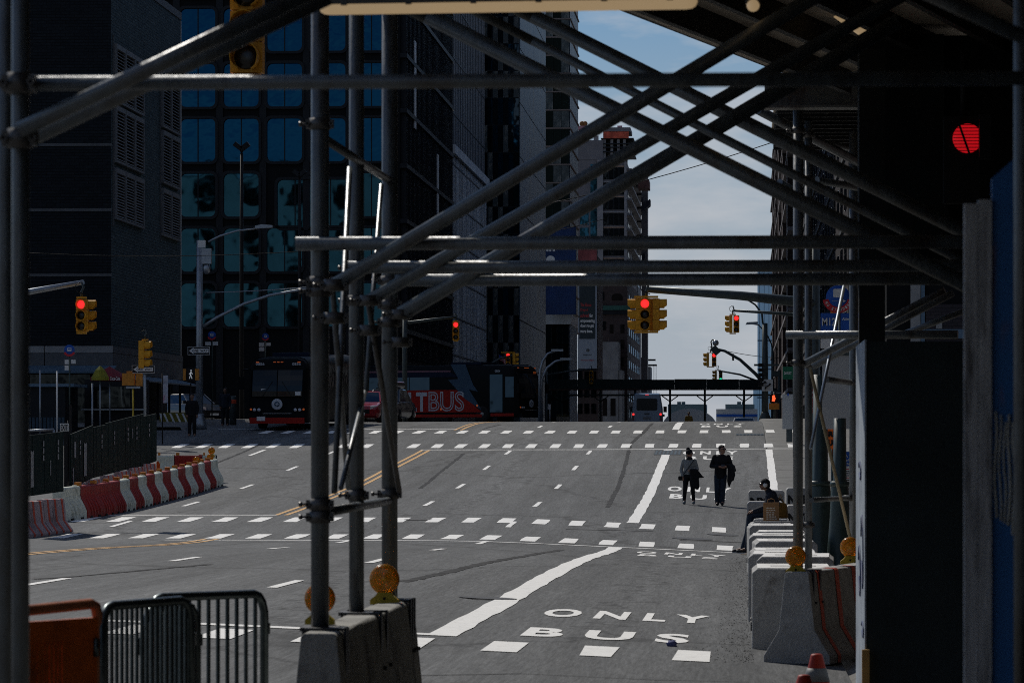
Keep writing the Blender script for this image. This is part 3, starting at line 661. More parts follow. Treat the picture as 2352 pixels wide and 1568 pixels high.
# ------------------------------------------------------------------ amber barricade lights
AMBER = mat('amber_lens', (1.0, 0.50, 0.03), 0.18, 0, 0.06, 30, 0.08, 60, trans=0.72, coat=0.4); AMBER.node_tree.nodes['Principled BSDF'].inputs['IOR'].default_value = 1.25
LHOUSE = mat('yellow_lamp_case', (0.42, 0.30, 0.03), 0.5, 0, 0.25, 14)
def amber_light(loc, r, label, face=(0,-1,0)):
    e = empty('barricade_light', loc, label, 'warning light', 'amber barricade lights'); o = Vector(loc); f_ = Vector(face).normalized(); s_ = f_.cross(Vector((0,0,1)))
    c = o+Vector((0,0,r*1.75))
    MB().lathe(c-f_*r*0.32, f_, [(r*0.75,0),(r*0.96,r*0.1),(r,r*0.2),(r,r*0.44),(r*0.96,r*0.54),(r*0.7,r*0.62),(r*0.62,r*0.60),(r*0.36,r*0.68),(0.003,r*0.70)], 28).build('lens', AMBER, e)
    MB().lathe(c-f_*r*0.1, f_, [(r*1.02,0),(r*1.06,r*0.04),(r*1.06,r*0.16),(r*1.02,r*0.2)], 28).build('rim', mat('amber_rim',(0.85,0.36,0.02),0.3,0,0.1,20,trans=0.4), e)
    MB().lathe(c-f_*r*0.02, f_, [(r*0.2,0),(r*0.2,r*0.3),(r*0.02,r*0.4)], 10).build('bulb', mat('lamp_bulb',(0.95,0.75,0.4),0.3,0,0.05,20), e)
    MB().prism([(-1.0,0),(1.0,0),(1.0,0.32),(0.62,0.62),(0.45,0.86),(-0.45,0.86),(-0.62,0.62),(-1.0,0.32)], o-f_*r*0.35, s_*r, Vector((0,0,r)), f_*r*0.7).build('case', LHOUSE, e)
    MB().tube(o+f_*r*0.34+Vector((0,0,r*0.42)), o+f_*r*0.40+Vector((0,0,r*0.42)), r*0.10, 10).build('bolt', BLACK, e)
    return e
x, y = PX(735, 19.35); amber_light((x, y, ground(x,y)+0.845), 0.074, 'amber barricade light half hidden behind the front left scaffold post')
x, y = PX(884, 22.05); amber_light((x, y-0.02, ground(x,y)+0.845), 0.082, 'amber barricade light in front of the rear left scaffold post')
x, y = PX(1827, 34.45); amber_light((x, y-0.14, ground(x,y)+0.80), 0.088, 'amber barricade light on the end of the striped barrier')
x, y = PX(1952, 36.9); amber_light((x, y-0.1, ground(x,y)+0.84), 0.092, 'amber barricade light at the edge of the plywood enclosure')

# ------------------------------------------------------------------ crowd barricades
DSTEEL = mat('barricade_steel', (0.10, 0.12, 0.12), 0.35, 0.85, 0.25, 20)
def barricade(a, b, ztop_a, ztop_b, label, n, rbar=0.008, rf=0.021, m=None):
    a = Vector((a[0],a[1],0)); b = Vector((b[0],b[1],0)); t = (b-a); L = t.length; t.normalize()
    za = ground(a.x,a.y); zb = ground(b.x,b.y); m = m or DSTEEL
    e = empty('crowd_barricade', ((a.x+b.x)/2,(a.y+b.y)/2,(za+zb)/2), label, 'barricade', 'steel crowd barricades')
    def at(s, k): # s metres along, k 0..1 height
        f_ = s/L; z0 = za+(zb-za)*f_+0.12; z1 = ztop_a+(ztop_b-ztop_a)*f_; q = a+t*s; return Vector((q.x,q.y,z0+(z1-z0)*k))
    c = 0.09; pts = []
    hh = ztop_a-za-0.12; ck = c/hh
    for s, k in [(0,0),(0,1-ck),(0.02,1-ck*0.45),(0.05,1-ck*0.12),(c,1),(L-c,1),(L-0.05,1-ck*0.12),(L-0.02,1-ck*0.45),(L,1-ck),(L,0)]: pts.append(at(s,k))
    MB().path(pts, rf, 10).build('frame', m, e); MB().tube(at(0,0.0), at(L,0.0), rf*0.9, 10).build('bottom_rail', m, e)
    for i in range(n):
        s = L*(i+1)/(n+1); MB().tube(at(s,0.0), at(s,1.0), rbar, 8, caps=False).build('bar', m, e)
    nrm = Vector((t.y,-t.x,0))
    for s in (0.12, L-0.12): MB().path([at(s,0)+nrm*0.3-Vector((0,0,0.12)), at(s,0)+nrm*0.12-Vector((0,0,0.02)), at(s,0), at(s,0)-nrm*0.12-Vector((0,0,0.02)), at(s,0)-nrm*0.3-Vector((0,0,0.12))], 0.016, 8).build('foot', m, e)
    for k in (0.25, 0.8):
        q = at(L,k); MB().obox(q+t*0.02-Vector((0,0.012,0.02)), t*0.03, (0,0.024,0), (0,0,0.055)).build('hook', m, e)
        q = at(0,k); MB().tube(q-t*0.045-Vector((0,0,0.03)), q-t*0.045+Vector((0,0,0.05)), 0.013, 8).build('hinge', m, e)
    return e
barricade(PX(345,18.0), PX(607,18.8), P(345,1372,18.0).z, P(607,1362,18.8).z, 'steel crowd barricade standing farthest right in the bottom left corner', 11, 0.0105, 0.022)
barricade(PX(233,16.6), PX(437,17.3), P(233,1392,16.6).z, P(437,1376,17.3).z, 'steel crowd barricade standing between the orange one and the far right one', 17, 0.009, 0.021)
barricade(PX(330,17.5), PX(452,17.9), P(330,1400,17.5).z, P(452,1386,17.9).z, 'steel crowd barricade hidden behind the middle one, its bars overlapping', 14, 0.008, 0.018)
# orange plastic barricade with a slatted panel
OPL = mat('orange_plastic', (0.50, 0.10, 0.012), 0.5, 0, 0.3, 5, 0.1, 30, dirt_or_reflection=(0.12,0.03,0.01), dscale=3)
def orange_barricade():
    a = Vector((*PX(-40,15.9),0)); b = Vector((*PX(224,16.6),0)); t = b-a; L = t.length; t.normalize(); nrm = Vector((t.y,-t.x,0))
    za = P(-40,1412,15.9).z; zb = P(224,1384,16.6).z; g0 = ground(a.x,a.y)
    e = empty('plastic_barricade', ((a.x+b.x)/2,(a.y+b.y)/2,g0), 'orange plastic barricade with upright slots in the bottom left corner', 'barricade')
    def at(s, z): q = a+t*s; f_ = s/L; zt = za+(zb-za)*f_; return Vector((q.x,q.y,g0+0.1+(zt-g0-0.1)*z))
    m = MB(); m.path([at(0,0),at(0,0.93),at(0.05,0.99),at(0.1,1.0),at(L-0.05,1.0),at(L-0.015,0.985),at(L,0.94),at(L,0)], 0.024, 10); m.build('frame', mat('faded_orange_plastic',(0.36,0.12,0.05),0.5,0,0.25,8,dirt_or_reflection=(0.2,0.14,0.11)), e)
    x = 0.03
    rnd = random.Random(3)
    while x < L-0.02:
        w = 0.034 if x > L*0.72 else rnd.uniform(0.017,0.026)
        MB().obox(at(x,0.0)-nrm*0.012, t*min(w, L-x), nrm*0.024, at(x,0.93)-at(x,0.0)).build('slat', OPL, e); x += w+(0.001 if x > L*0.72 else rnd.uniform(0.003,0.009))
    MB().obox(at(0,0.86)-nrm*0.016, t*L, nrm*0.032, Vector((0,0,0.09))).build('rail', OPL, e); MB().obox(at(0,0.02)-nrm*0.016, t*L, nrm*0.032, Vector((0,0,0.12))).build('rail', OPL, e)
    for s in (0.1, L-0.12): MB().obox(at(s,0)-nrm*0.25-Vector((0,0,0.1)), t*0.06, nrm*0.5, (0,0,0.06)).build('foot', BLACK, e)
orange_barricade()

# ------------------------------------------------------------------ plywood enclosure, blue hoarding, cones, near signal
PLYK = mat('black_painted_plywood', (0.022, 0.032, 0.035), 0.7, 0, 0.3, 1.5, 0.15, 25, dirt_or_reflection=(0.03,0.038,0.04), dscale=1.0)
PLYGR = mat('pale_blue_grey_plywood', (0.34, 0.38, 0.42), 0.75, 0, 0.2, 2.5, 0.15, 30, dirt_or_reflection=(0.16,0.18,0.22), dscale=2)
bx0, by0 = PX(1986, 26.0); bx1, _ = PX(2222, 26.0); g = ground(bx0, by0); bt = P(1986, 784, 26.0).z
enc = empty('plywood_enclosure', ((bx0+bx1)/2, by0+0.9, g), 'tall dark plywood enclosure with a pale sprayed side, right of the road', 'plywood box')
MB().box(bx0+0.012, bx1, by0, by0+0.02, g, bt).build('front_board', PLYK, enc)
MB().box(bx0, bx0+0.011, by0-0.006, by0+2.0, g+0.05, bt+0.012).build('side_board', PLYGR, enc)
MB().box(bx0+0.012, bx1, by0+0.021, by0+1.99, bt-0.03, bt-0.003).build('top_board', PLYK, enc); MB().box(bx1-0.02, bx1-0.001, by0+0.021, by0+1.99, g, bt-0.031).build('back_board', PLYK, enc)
m = MB(); rnd = random.Random(5)
for (z, yy, hh, ll) in [(1.15,0.4,0.5,0.5),(1.0,1.0,0.35,0.45),(1.7,0.9,0.12,0.5),(0.62,0.3,0.1,0.4)]:
    q = [(bx0-0.003, by0+yy+ll*0.5*math.cos(k*0.7)*(1-k*0.03), g+z+hh*0.5*math.sin(k*0.7+0.4)) for k in range(9)]; m.path(q, 0.007, 6)
m.build('spray_paint', mat('spray_navy',(0.03,0.05,0.13),0.6,0,0.2,10), enc)
MB().box(bx0-0.02, bx0+0.03, by0-0.07, by0-0.03, g, g+0.5).build('stake', mat('raw_timber',(0.45,0.27,0.09),0.8,0,0.2,8), enc)
# blue hoarding at the right edge
BLUEPLY = bpy.data.materials.new('blue_plywood_sprayed'); BLUEPLY.use_nodes = True
def spray_mat():
    nt = BLUEPLY.node_tree; b = nt.nodes['Principled BSDF']; b.inputs['Roughness'].default_value = 0.55; tc = nt.nodes.new('ShaderNodeTexCoord')
    n = nt.nodes.new('ShaderNodeTexNoise'); n.inputs['Scale'].default_value = 4; n.inputs['Detail'].default_value = 6; mp = nt.nodes.new('ShaderNodeMapping'); mp.inputs['Scale'].default_value = (6,6,0.7)
    nt.links.new(tc.outputs['Object'], mp.inputs['Vector']); nt.links.new(mp.outputs['Vector'], n.inputs['Vector'])
    cr = nt.nodes.new('ShaderNodeValToRGB'); cr.color_ramp.elements[0].color = (0.02,0.12,0.36,1); cr.color_ramp.elements[1].color = (0.035,0.19,0.52,1); nt.links.new(n.outputs['Fac'], cr.inputs['Fac'])
    n2 = nt.nodes.new('ShaderNodeTexNoise'); n2.inputs['Scale'].default_value = 2.2; n2.inputs['Detail'].default_value = 3; mp2 = nt.nodes.new('ShaderNodeMapping'); mp2.inputs['Scale'].default_value = (2,2,0.8); mp2.inputs['Location'].default_value = (0.3,0,2.1)
    nt.links.new(tc.outputs['Object'], mp2.inputs['Vector']); nt.links.new(mp2.outputs['Vector'], n2.inputs['Vector'])
    c2 = nt.nodes.new('ShaderNodeValToRGB'); c2.color_ramp.elements[0].position = 0.60; c2.color_ramp.elements[1].position = 0.68; nt.links.new(n2.outputs['Fac'], c2.inputs['Fac'])
    mx = nt.nodes.new('ShaderNodeMix'); mx.data_type = 'RGBA'; mx.inputs['B'].default_value = (0.35,0.13,0.05,1); nt.links.new(c2.outputs['Color'], mx.inputs['Factor']); nt.links.new(cr.outputs['Color'], mx.inputs['A']); nt.links.new(mx.outputs['Result'], b.inputs['Base Color'])
spray_mat()
hx0, hyy = PX(2278, 12.0); hx1, _ = PX(2700, 12.0); g = ground(hx0, hyy)
hoard = empty('plywood_hoarding', (hx0, hyy, g), 'blue sprayed plywood hoarding with a pale torn edge at the right border', 'hoarding')
z0 = P(2278, 410, 12.0).z; z1 = P(2352, 345, 12.0).z; w_ = hx1-hx0
MB().prism([(0,0),(0,z0-g),(0.10,z1-g),(0.22,z1-g+0.08),(w_,z1-g+0.1),(w_,0)], (hx0,hyy,g), (1,0,0), (0,0,1), (0,0.03,0)).build('board', BLUEPLY, hoard)
ex0, eyy = PX(2214, 12.0); ze = P(2214, 468, 12.0).z
EDGE = mat('torn_poster_edge', (0.45,0.45,0.46), 0.7, 0, 0.35, 5, 0.2, 30, dirt_or_reflection=(0.07,0.06,0.06), dscale=3.0, stretch=(6,1,0.7))
for k in range(2):
    wk = (hx0-ex0)/2; MB().box(ex0+wk*k+0.001, ex0+wk*(k+1)-0.001, hyy-0.01-0.003*(k%2), hyy+0.03, g, ze-g+g+0.012*k).build('edge_batten', EDGE, hoard)
m = MB(); rnd = random.Random(11)
for k in range(7):
    xx = hx0+0.012+0.014*k; q = [(xx+0.004*math.sin(j*1.3+k), hyy-0.004, P(2300,945+12*rnd.random()*k,12).z-0.055*j) for j in range(7)]; m.path(q, 0.0035+0.002*rnd.random(), 6)
m.build('spray_paint', mat('spray_white',(0.5,0.5,0.46),0.6,0,0.2,20), hoard)
# traffic cones by the near barrier
CONEO = mat('cone_orange', (0.30,0.025,0.012), 0.5, 0, 0.2, 8, dirt_or_reflection=(0.12,0.04,0.03)); CONEW = mat('cone_band', (0.15,0.15,0.15), 0.5, 0, 0.2, 8)
def cone(px, d, ytop, label):
    x, y = PX(px, d); g = ground(x, y); h = P(px, ytop, d).z-g; e = empty('traffic_cone', (x,y,g), label, 'traffic cone', 'traffic cones')
    MB().lathe((x,y,g+0.03), (0,0,1), [(0.17,0),(0.165,0.02),(0.09,h*0.45),(0.083,h*0.5),(0.045,h-0.05),(0.04,h-0.035),(0.02,h-0.03)], 20).build('body', CONEO, e)
    MB().lathe((x,y,g+0.03), (0,0,1), [(0.094,h*0.45),(0.070,h*0.68),(0.069,h*0.68)], 20).build('band', CONEW, e); MB().box(x-0.18,x+0.18,y-0.18,y+0.18,g,g+0.03).build('base', BLACK, e)
cone(1876, 27.2, 1500, 'orange traffic cone with a grey band before the striped barrier'); cone(1847, 25.6, 1548, 'orange traffic cone cut off by the bottom edge of the picture')
# crumpled cup or rag on the near crosswalk
x, y = PX(1544, 36.3); m = MB(); rnd = random.Random(2)
vs0 = []; m.ball((x,y,ground(x,y)+0.025), 0.05, 10, 6, (1.0,0.7,0.6))
for v in m.v: v += Vector((rnd.uniform(-.018,.018),rnd.uniform(-.015,.015),rnd.uniform(-.012,.012)))
o = m.build('crumpled_rag', mat('blue_rag',(0.09,0.10,0.22),0.8,0,0.3,20), loc=(x,y,ground(x,y))); tag(o, 'crumpled dark blue rag lying at the near crosswalk', 'litter')
# ================================================================== buildings
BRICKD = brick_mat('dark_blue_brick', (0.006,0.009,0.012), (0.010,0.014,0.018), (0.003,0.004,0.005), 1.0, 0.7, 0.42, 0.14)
BRICKR = brick_mat('brown_brick', (0.062,0.045,0.042), (0.08,0.058,0.054), (0.04,0.035,0.035), 1.0, 0.8, 0.5, 0.17)
STONEP = mat('pale_granite', (0.24,0.24,0.235), 0.7, 0, 0.15, 1.5)
STONEG = mat('grey_granite', (0.09,0.095,0.10), 0.6, 0, 0.2, 1.5)
BLACKP = mat('black_facade_metal', (0.004,0.005,0.006), 0.6, 0.0, 0.3, 0.6, spec=0.12)
BLACKF = mat('black_facade_fin', (0.008,0.010,0.013), 0.5, 0.0, 0.3, 0.6, spec=0.2)
GLB = glass_mat('blue_reflecting_glass', (0.004,0.036,0.078), 0.05, 0.9)
GLD = mat('painted_reflection_glass', (0.02,0.03,0.036), 0.25, 0, 0.3, 0.5, stretch=(1.6,1,0.5), dirt_or_reflection=(0.26,0.25,0.22), dscale=0.9)  # pale patches paint wavy reflections into the panel colour
GLT = glass_mat('teal_glass', (0.016,0.062,0.100), 0.09, 0.45)
GLK = glass_mat('black_glass', (0.035,0.045,0.055), 0.06, 0.6)
FINC = mat('pale_concrete_fin', (0.62,0.64,0.64), 0.75, 0, 0.2, 0.6)
GREYB = brick_mat('grey_tower_brick', (0.17,0.17,0.175), (0.21,0.21,0.215), (0.13,0.13,0.13), 1.0, 0.8, 0.9, 0.3)
LOUV = mat('louvre_metal', (0.16,0.17,0.18), 0.55, 0.2, 0.15, 3)
DEEP = mat('deep_opening', (0.008,0.008,0.009), 0.9, 0, 0)

def building(name, x0, x1, y0, y1, z0, z1, m, label, cat='building', group=None):
    e = empty(name, ((x0+x1)/2, y0, z0), label, cat, group); MB().box(x0,x1,y0,y1,z0,z1).build('wall', m, e); return e
def gz(x, y): return ground(x, y)

# ---- brick building with louvres, left
XB = -28.06; yb0 = 169.6; yb1 = 190.8; zr = 22.7; z0 = gz(XB, 172)
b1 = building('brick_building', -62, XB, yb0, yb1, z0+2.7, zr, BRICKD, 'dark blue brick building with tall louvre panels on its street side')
MB().box(-62.05, XB+0.05, yb0-0.05, yb1+0.05, zr, zr+0.35).build('parapet', STONEG, b1)
MB().box(-61.5, XB-0.6, yb0+0.6, yb1-0.5, z0-0.2, z0+2.69).build('ground_floor', DEEP, b1)
SIDE_LIT = brick_mat('sky_lit_side_brick', (0.030,0.052,0.060), (0.058,0.088,0.098), (0.012,0.018,0.021), 1.0, 0.75, 0.42, 0.14)
MB().box(XB+0.0005, XB+0.0025, yb0+0.02, yb1-0.02, z0+3.5, zr-0.01).build('side_wall', SIDE_LIT, b1)  # same brick as the front, sky light put into a paler colour
# granite band courses: separate slabs
for k in range(11):
    xa = XB+0.12-3.1*(k+1); MB().box(xa+0.02, xa+3.08, yb0-0.12, yb0-0.003, z0+3.18, z0+3.48).build('band_stone', STONEP, b1)
    MB().box(xa+0.02, xa+3.08, yb0-0.10, yb0-0.003, z0+2.62, z0+3.17).build('fascia_stone', STONEG, b1)
for k in range(7):
    ya = yb0-0.1+3.05*k; MB().box(XB+0.003, XB+0.12, ya+0.02, ya+3.03, z0+3.18, z0+3.48).build('band_stone', STONEG, b1)
    MB().box(XB+0.003, XB+0.10, ya+0.02, ya+3.03, z0+2.3, z0+3.17).build('fascia_stone', STONEG, b1)
for z in (9.0, 11.9, 14.8, 17.9): MB().box(-62, XB+0.03, yb0-0.03, yb0-0.002, z, z+0.12).build('belt_course', STONEG, b1)
for (da, db, n) in ((171.9,180.1,3), (185.8,191.6,2)):
    for (za, zb_) in ((9.8,12.1),(12.35,14.9),(15.05,17.65)):
        ya = da-1.7; yb_ = db-1.7-0.1; w = (yb_-ya)/n
        for i in range(n):
            y0_ = ya+w*i+0.05; y1_ = ya+w*(i+1)-0.05; A = CAM_Z+za; Bz = CAM_Z+zb_
            MB().box(XB+0.003,XB+0.02,y0_,y1_,A,Bz).build('louvre_back', DEEP, b1)
            m = MB()
            for (u0,u1,v0,v1) in ((y0_,y0_+0.12,A,Bz),(y1_-0.12,y1_,A,Bz),(y0_+0.12,y1_-0.12,A,A+0.1),(y0_+0.12,y1_-0.12,Bz-0.22,Bz)): m.box(XB+0.021,XB+0.16,u0,u1,v0,v1)
            fr = m.build('louvre_frame', LOUV, b1)
            m = MB(); nz = 15
            for k in range(nz):
                zz = A+0.14+(Bz-0.24-A-0.14)*k/nz; m.obox((XB+0.13,y0_+0.125,zz), (-0.10,0,0.09), (0,y1_-y0_-0.25,0), (0.012,0,0.014))
            s_ = m.build('slats', LOUV, fr); s_['kind'] = 'stuff'
    MB().box(XB+0.003, XB+0.05, da-1.9, da-1.72, CAM_Z+9.5, CAM_Z+18).build('pilaster', STONEG, b1)
# blue grey canopy along the shop front and the shop posts
AWN = mat('canopy_metal', (0.10,0.16,0.22), 0.5, 0.2, 0.15, 2)
MB().obox((-62, yb0-1.3, z0+2.25), (34.2,0,0), (0,1.2,0.3), (0,-0.02,0.06)).build('canopy', AWN, b1)
MB().obox((XB+0.15, yb0-1.3, z0+2.2), (1.1,0,-0.28), (0,21,0), (0.015,0,0.06)).build('canopy', AWN, b1)
for k in range(6): MB().box(XB+0.9, XB+1.0, yb0+0.5+3.5*k, yb0+0.6+3.5*k, z0-0.3, z0+2.0).build('canopy_post', BLACKF, b1)
for k in range(8):
    xa = XB-0.8-3.3*k; MB().box(xa-2.9, xa-0.2, yb0+0.3, yb0+0.36, z0+0.1, z0+2.3).build('shop_window', GLK, b1)

# unseen pale rear wall, added for the black building's windows to mirror
MB().box(-62, XB, yb1+0.05, yb1+0.3, z0+2.7, zr-0.02).build('added_rear_wall', mat('mirrored_pale_wall',(0.42,0.43,0.42),0.8,0,0.25,0.5), b1)
for r_ in range(5):
    for c_ in range(9): MB().box(-61+3.6*c_,-59.4+3.6*c_,yb1+0.3,yb1+0.36,z0+4+3.4*r_,z0+6.2+3.4*r_).build('rear_window', GLK, b1)  # unseen windows, added with the rear wall
# ---- black building with round-cornered windows
xk = -22.0; yk = 246.4; zk0 = 2.0
b2 = building('black_office_building', -75, xk, yk, 287, zk0, 40, BLACKP, 'black gridded office block with round cornered blue windows')
MB().box(-75.3, xk+0.25, yk-0.3, 287.2, 40, 41).build('parapet', BLACKF, b2)
def rrect(w, h, r, n=4):
    pts = []
    for (cx, cy, a0) in ((w/2-r,h/2-r,0),(-w/2+r,h/2-r,90),(-w/2+r,-h/2+r,180),(w/2-r,-h/2+r,270)):
        for k in range(n+1):
            t = R(a0+90*k/n); pts.append((cx+r*math.cos(t), cy+r*math.sin(t)))
    return pts
def ring(m, pin, pout, o, u, v, w):
    o,u,v,w = map(Vector,(o,u,v,w)); n = len(pin)
    a = [o+u*p[0]+v*p[1] for p in pin]; b = [o+u*p[0]+v*p[1] for p in pout]
    vs_ = a+b+[q+w for q in a]+[q+w for q in b]; fs_ = []
    for i in range(n):
        j = (i+1)%n; fs_ += [(2*n+i,2*n+j,3*n+j,3*n+i),(i,j,2*n+j,2*n+i)[::-1],(n+i,n+j,3*n+j,3*n+i)]
    return m.add(vs_, fs_)
_wm = {}
def round_window(cx, cz, w, h, glass, nm=1):
    key = (round(w,2), round(h,2), glass.name, nm)
    if key not in _wm:
        fr = ring(MB(), rrect(w,h,0.36), rrect(w+0.34,h+0.34,0.44), (0,-0.06,0), (1,0,0), (0,0,1), (0,-0.22,0))
        f_ = fr.build('window', BLACKF); pn = MB().prism(rrect(w+0.02,h+0.02,0.36), (0,-0.06,0), (1,0,0), (0,0,1), (0,0.05,0)).build('pane', glass)
        mm = MB()
        for k in range(nm): xx = -w/2+w*(k+1)/(nm+1); mm.box(xx-0.035,xx+0.035,-0.11,-0.062,-h/2,h/2)
        mo = mm.build('mullion', BLACKF); _wm[key] = (f_.data, pn.data, mo.data); 
        for q in (f_, pn, mo): bpy.data.objects.remove(q)
    df, dp, dm = _wm[key]
    o = bpy.data.objects.new('window', df); COL.objects.link(o); o.parent = b2; o.location = Vector((cx, yk, cz))-Vector(b2.location)
    for nme, dd in (('pane', dp), ('mullion', dm)):
        c = bpy.data.objects.new(nme, dd); COL.objects.link(c); c.parent = o
    return o
cols = [457, 557, 657, 757, 857]; cols = [357]+cols
for ci, cxp in enumerate(cols):
    xx, _ = PX(cxp, 248.4)
    for ri in range(-1, 6):
        yp = 71.5+125.7*ri+ (1 if ri > 0 else 0)
        if ci in (3,4) and ri == 3: continue
        round_window(xx, P(cxp, yp, 248.4).z, 2.28, 2.78, GLB if ri < 3 else GLT)  # lower rows teal: the tone of mirrored facades put into the glass
xx, _ = PX(722, 248.4); round_window(xx, P(722, 470, 248.4).z, 4.6, 3.1, GLT, 3)
# recessed joints of the grid between the bays
for cxp in [407,507,607,707,807,900]:
    xx, _ = PX(cxp, 248.4); MB().box(xx-0.22, xx+0.22, yk-0.16, yk-0.002, zk0, 40).build('pier', BLACKF, b2)
# street side: fins, ledges and white panels that paint two sunlit slits
m = MB()
for k in range(40): yy = yk+0.5+1.02*k; m.box(xk+0.002, xk+0.35, yy, yy+0.10, zk0+5, 39.9)
f_ = m.build('fins', BLACKF, b2); f_['kind'] = 'stuff'
for k in range(10): MB().box(xk+0.002, xk+0.45, yk+0.02, 286.9, 5.0+3.55*k, 5.0+3.55*k+0.28).build('ledge', BLACKF, b2)
for k in range(1,9):
    MB().box(xk+0.003, xk+0.03, yk+0.6, 286.5, 5.4+3.55*k, 8.3+3.55*k).build('window_band', GLK, b2)
for (da, ya, yb_) in ((252.5,90,292),(271.5,352,512)):
    MB().box(xk+0.36, xk+0.42, da, da+1.3, P(960,yb_,da).z, P(960,ya,da).z).build('sunlit_slit', SIGNW, b2)

# ---- pale fin building
b3 = building('fin_clad_building', -40, -22.0, 290.8, 330, 2, 23.4, BLACKF, 'low building clad in close pale concrete fins under a flat coping')
MB().box(-40.2,-21.75,290.6,330.2,23.4,24.1).build('coping', FINC, b3)
m = MB(); rnd = random.Random(4)
for k in range(52):
    yy = 291.1+0.745*k; m.box(-21.998,-21.985,yy,yy+0.22+0.3*rnd.random(),3.5,23.38)
f_ = m.build('fins', FINC, b3); f_['kind'] = 'stuff'
for k in range(7): MB().box(-21.999,-21.96,290.9,329.9,5.2+2.9*k,5.32+2.9*k).build('joint_rail', STONEG, b3)
m = MB()
for k in range(6): m.box(-22.6+0.0-0.75*k,-22.3-0.75*k,290.5,290.79,3.5,23.38)
f_ = m.build('front_fins', FINC, b3); f_['kind'] = 'stuff'

# ---- grey brick tower behind it
b4 = building('grey_tower', -44, -26.0, 344, 387, 0, 96, GREYB, 'plain grey brick tower rising behind the fin clad building')
for k in range(14): MB().box(-44.05,-25.94,343.95,387.05,26+5*k,26.15+5*k).build('joint_course', STONEG, b4)
m = MB()
for k in range(19): m.box(-25.998,-25.94,344.8+2.2*k,344.95+2.2*k,24,96)
f_ = m.build('seams', STONEG, b4); f_['kind'] = 'stuff'

# ---- chequered tower
TWS = mat('pale_blue_metal_panel', (0.13,0.17,0.20), 0.45, 0, 0.3, 0.35, spec=0.2, stretch=(1,1,0.15), dirt_or_reflection=(0.20,0.19,0.16), dscale=0.5)
b5 = building('chequered_tower', -33.5, -22.8, 392.5, 444, -2, 108, BLACKP, 'tall tower with a chequered face of black and mirror panels')
pw = 0.535; ph = 2.78; panes = {}
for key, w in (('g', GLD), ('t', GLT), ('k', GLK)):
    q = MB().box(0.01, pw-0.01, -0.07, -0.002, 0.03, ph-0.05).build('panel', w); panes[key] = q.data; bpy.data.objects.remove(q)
rnd = random.Random(8)
for r_ in range(24):
    for c_ in range(9):
        zz = CAM_Z+1.5+ph*r_; xx = -22.85-pw*(c_+1)
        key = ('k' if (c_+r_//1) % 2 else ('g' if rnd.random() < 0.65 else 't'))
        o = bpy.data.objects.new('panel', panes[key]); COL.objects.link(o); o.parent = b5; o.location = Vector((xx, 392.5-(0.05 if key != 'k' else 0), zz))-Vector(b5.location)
for r_ in range(25): MB().box(-33.5,-22.78,392.38,392.499,CAM_Z+1.5+ph*r_-0.06,CAM_Z+1.5+ph*r_+0.02).build('floor_line', BLACKF, b5)
for r_ in range(13):
    for q in range(6):
        ya = 392.6+8.55*q; MB().box(-22.798,-22.72,ya+0.05,ya+8.48,CAM_Z+1.0+2*ph*r_+0.06,CAM_Z+1.0+2*ph*(r_+1)-0.06).build('side_panel', TWS, b5)

# ---- glass balcony tower
b6 = building('glass_apartment_tower', -34, -22.0, 489, 514, -4, 84, GLK, 'green glass apartment tower with thin pale floor slabs')
GREENG = glass_mat('green_tower_glass', (0.16,0.26,0.27), 0.08, 0.4)
PATCHY = mat('pale_patched_window', (0.05,0.065,0.065), 0.35, 0, 0.5, 0.8, stretch=(2,1,0.6), dirt_or_reflection=(0.20,0.20,0.18), dscale=0.8)  # dark panes with pale upright patches, mixed in at random
pan = MB().box(0.03,0.98,-0.06,-0.003,0.12,2.22).build('window', GREENG); pd = pan.data; bpy.data.objects.remove(pan)
pan = MB().box(0.03,0.98,-0.06,-0.003,0.12,2.22).build('window', PATCHY); pd2 = pan.data; bpy.data.objects.remove(pan); rnd = random.Random(12)
pan = MB().box(0.003,0.06,0.06,3.9,0.12,2.22).build('window', TWS); ps = pan.data; bpy.data.objects.remove(pan)
SLAB = mat('floor_slab_edge', (0.22,0.18,0.16), 0.8, 0, 0.15, 1)
for r_ in range(30):
    zz = CAM_Z+14.0+2.32*r_
    MB().box(-34.1,-21.8,488.85,514.1,zz-0.08,zz+0.1).build('floor_slab', SLAB, b6)
    for c_ in range(4):
        o = bpy.data.objects.new('window', pd2 if rnd.random() < 0.4 else pd); COL.objects.link(o); o.parent = b6; o.location = Vector((-22.05-1.02*(c_+1), 489, zz))-Vector(b6.location)
    for c_ in range(6):
        o = bpy.data.objects.new('side_window', ps); COL.objects.link(o); o.parent = b6; o.location = Vector((-22.0, 489.2+4.1*c_, zz))-Vector(b6.location)

# ---- white topped glass pavilion and its neighbours
xa = PX(1254, 480)[0]; xb_ = PX(1309, 480)[0]
b7 = building('glass_corner_building', xa-8, xb_, 478.5, 500, -7, P(1300,745,480).z, GLK, 'small glass corner building with a white band round its top')
WBAND = mat('white_fascia', (0.42,0.44,0.45), 0.6, 0, 0.2, 0.5)
MB().box(xa-8.1,xb_+0.15,478.3,500.2,P(1300,745,480).z,P(1300,722,480).z).build('fascia', WBAND, b7)
for c_ in range(4):
    for r_ in range(5):
        zz = P(1300,960,480).z+2.3*r_; x1 = xb_-0.1-0.73*c_
        MB().box(x1-0.66,x1,478.38,478.497,zz+0.08,zz+2.18).build('window', GLT if (r_+c_)%3 else GLK, b7)
m = MB()
for k in range(9): m.box(xb_+0.002,xb_+0.14,479.2+2.2*k,479.75+2.2*k,-6,P(1300,746,480).z)
f_ = m.build('side_fins', WBAND, b7); f_['kind'] = 'stuff'
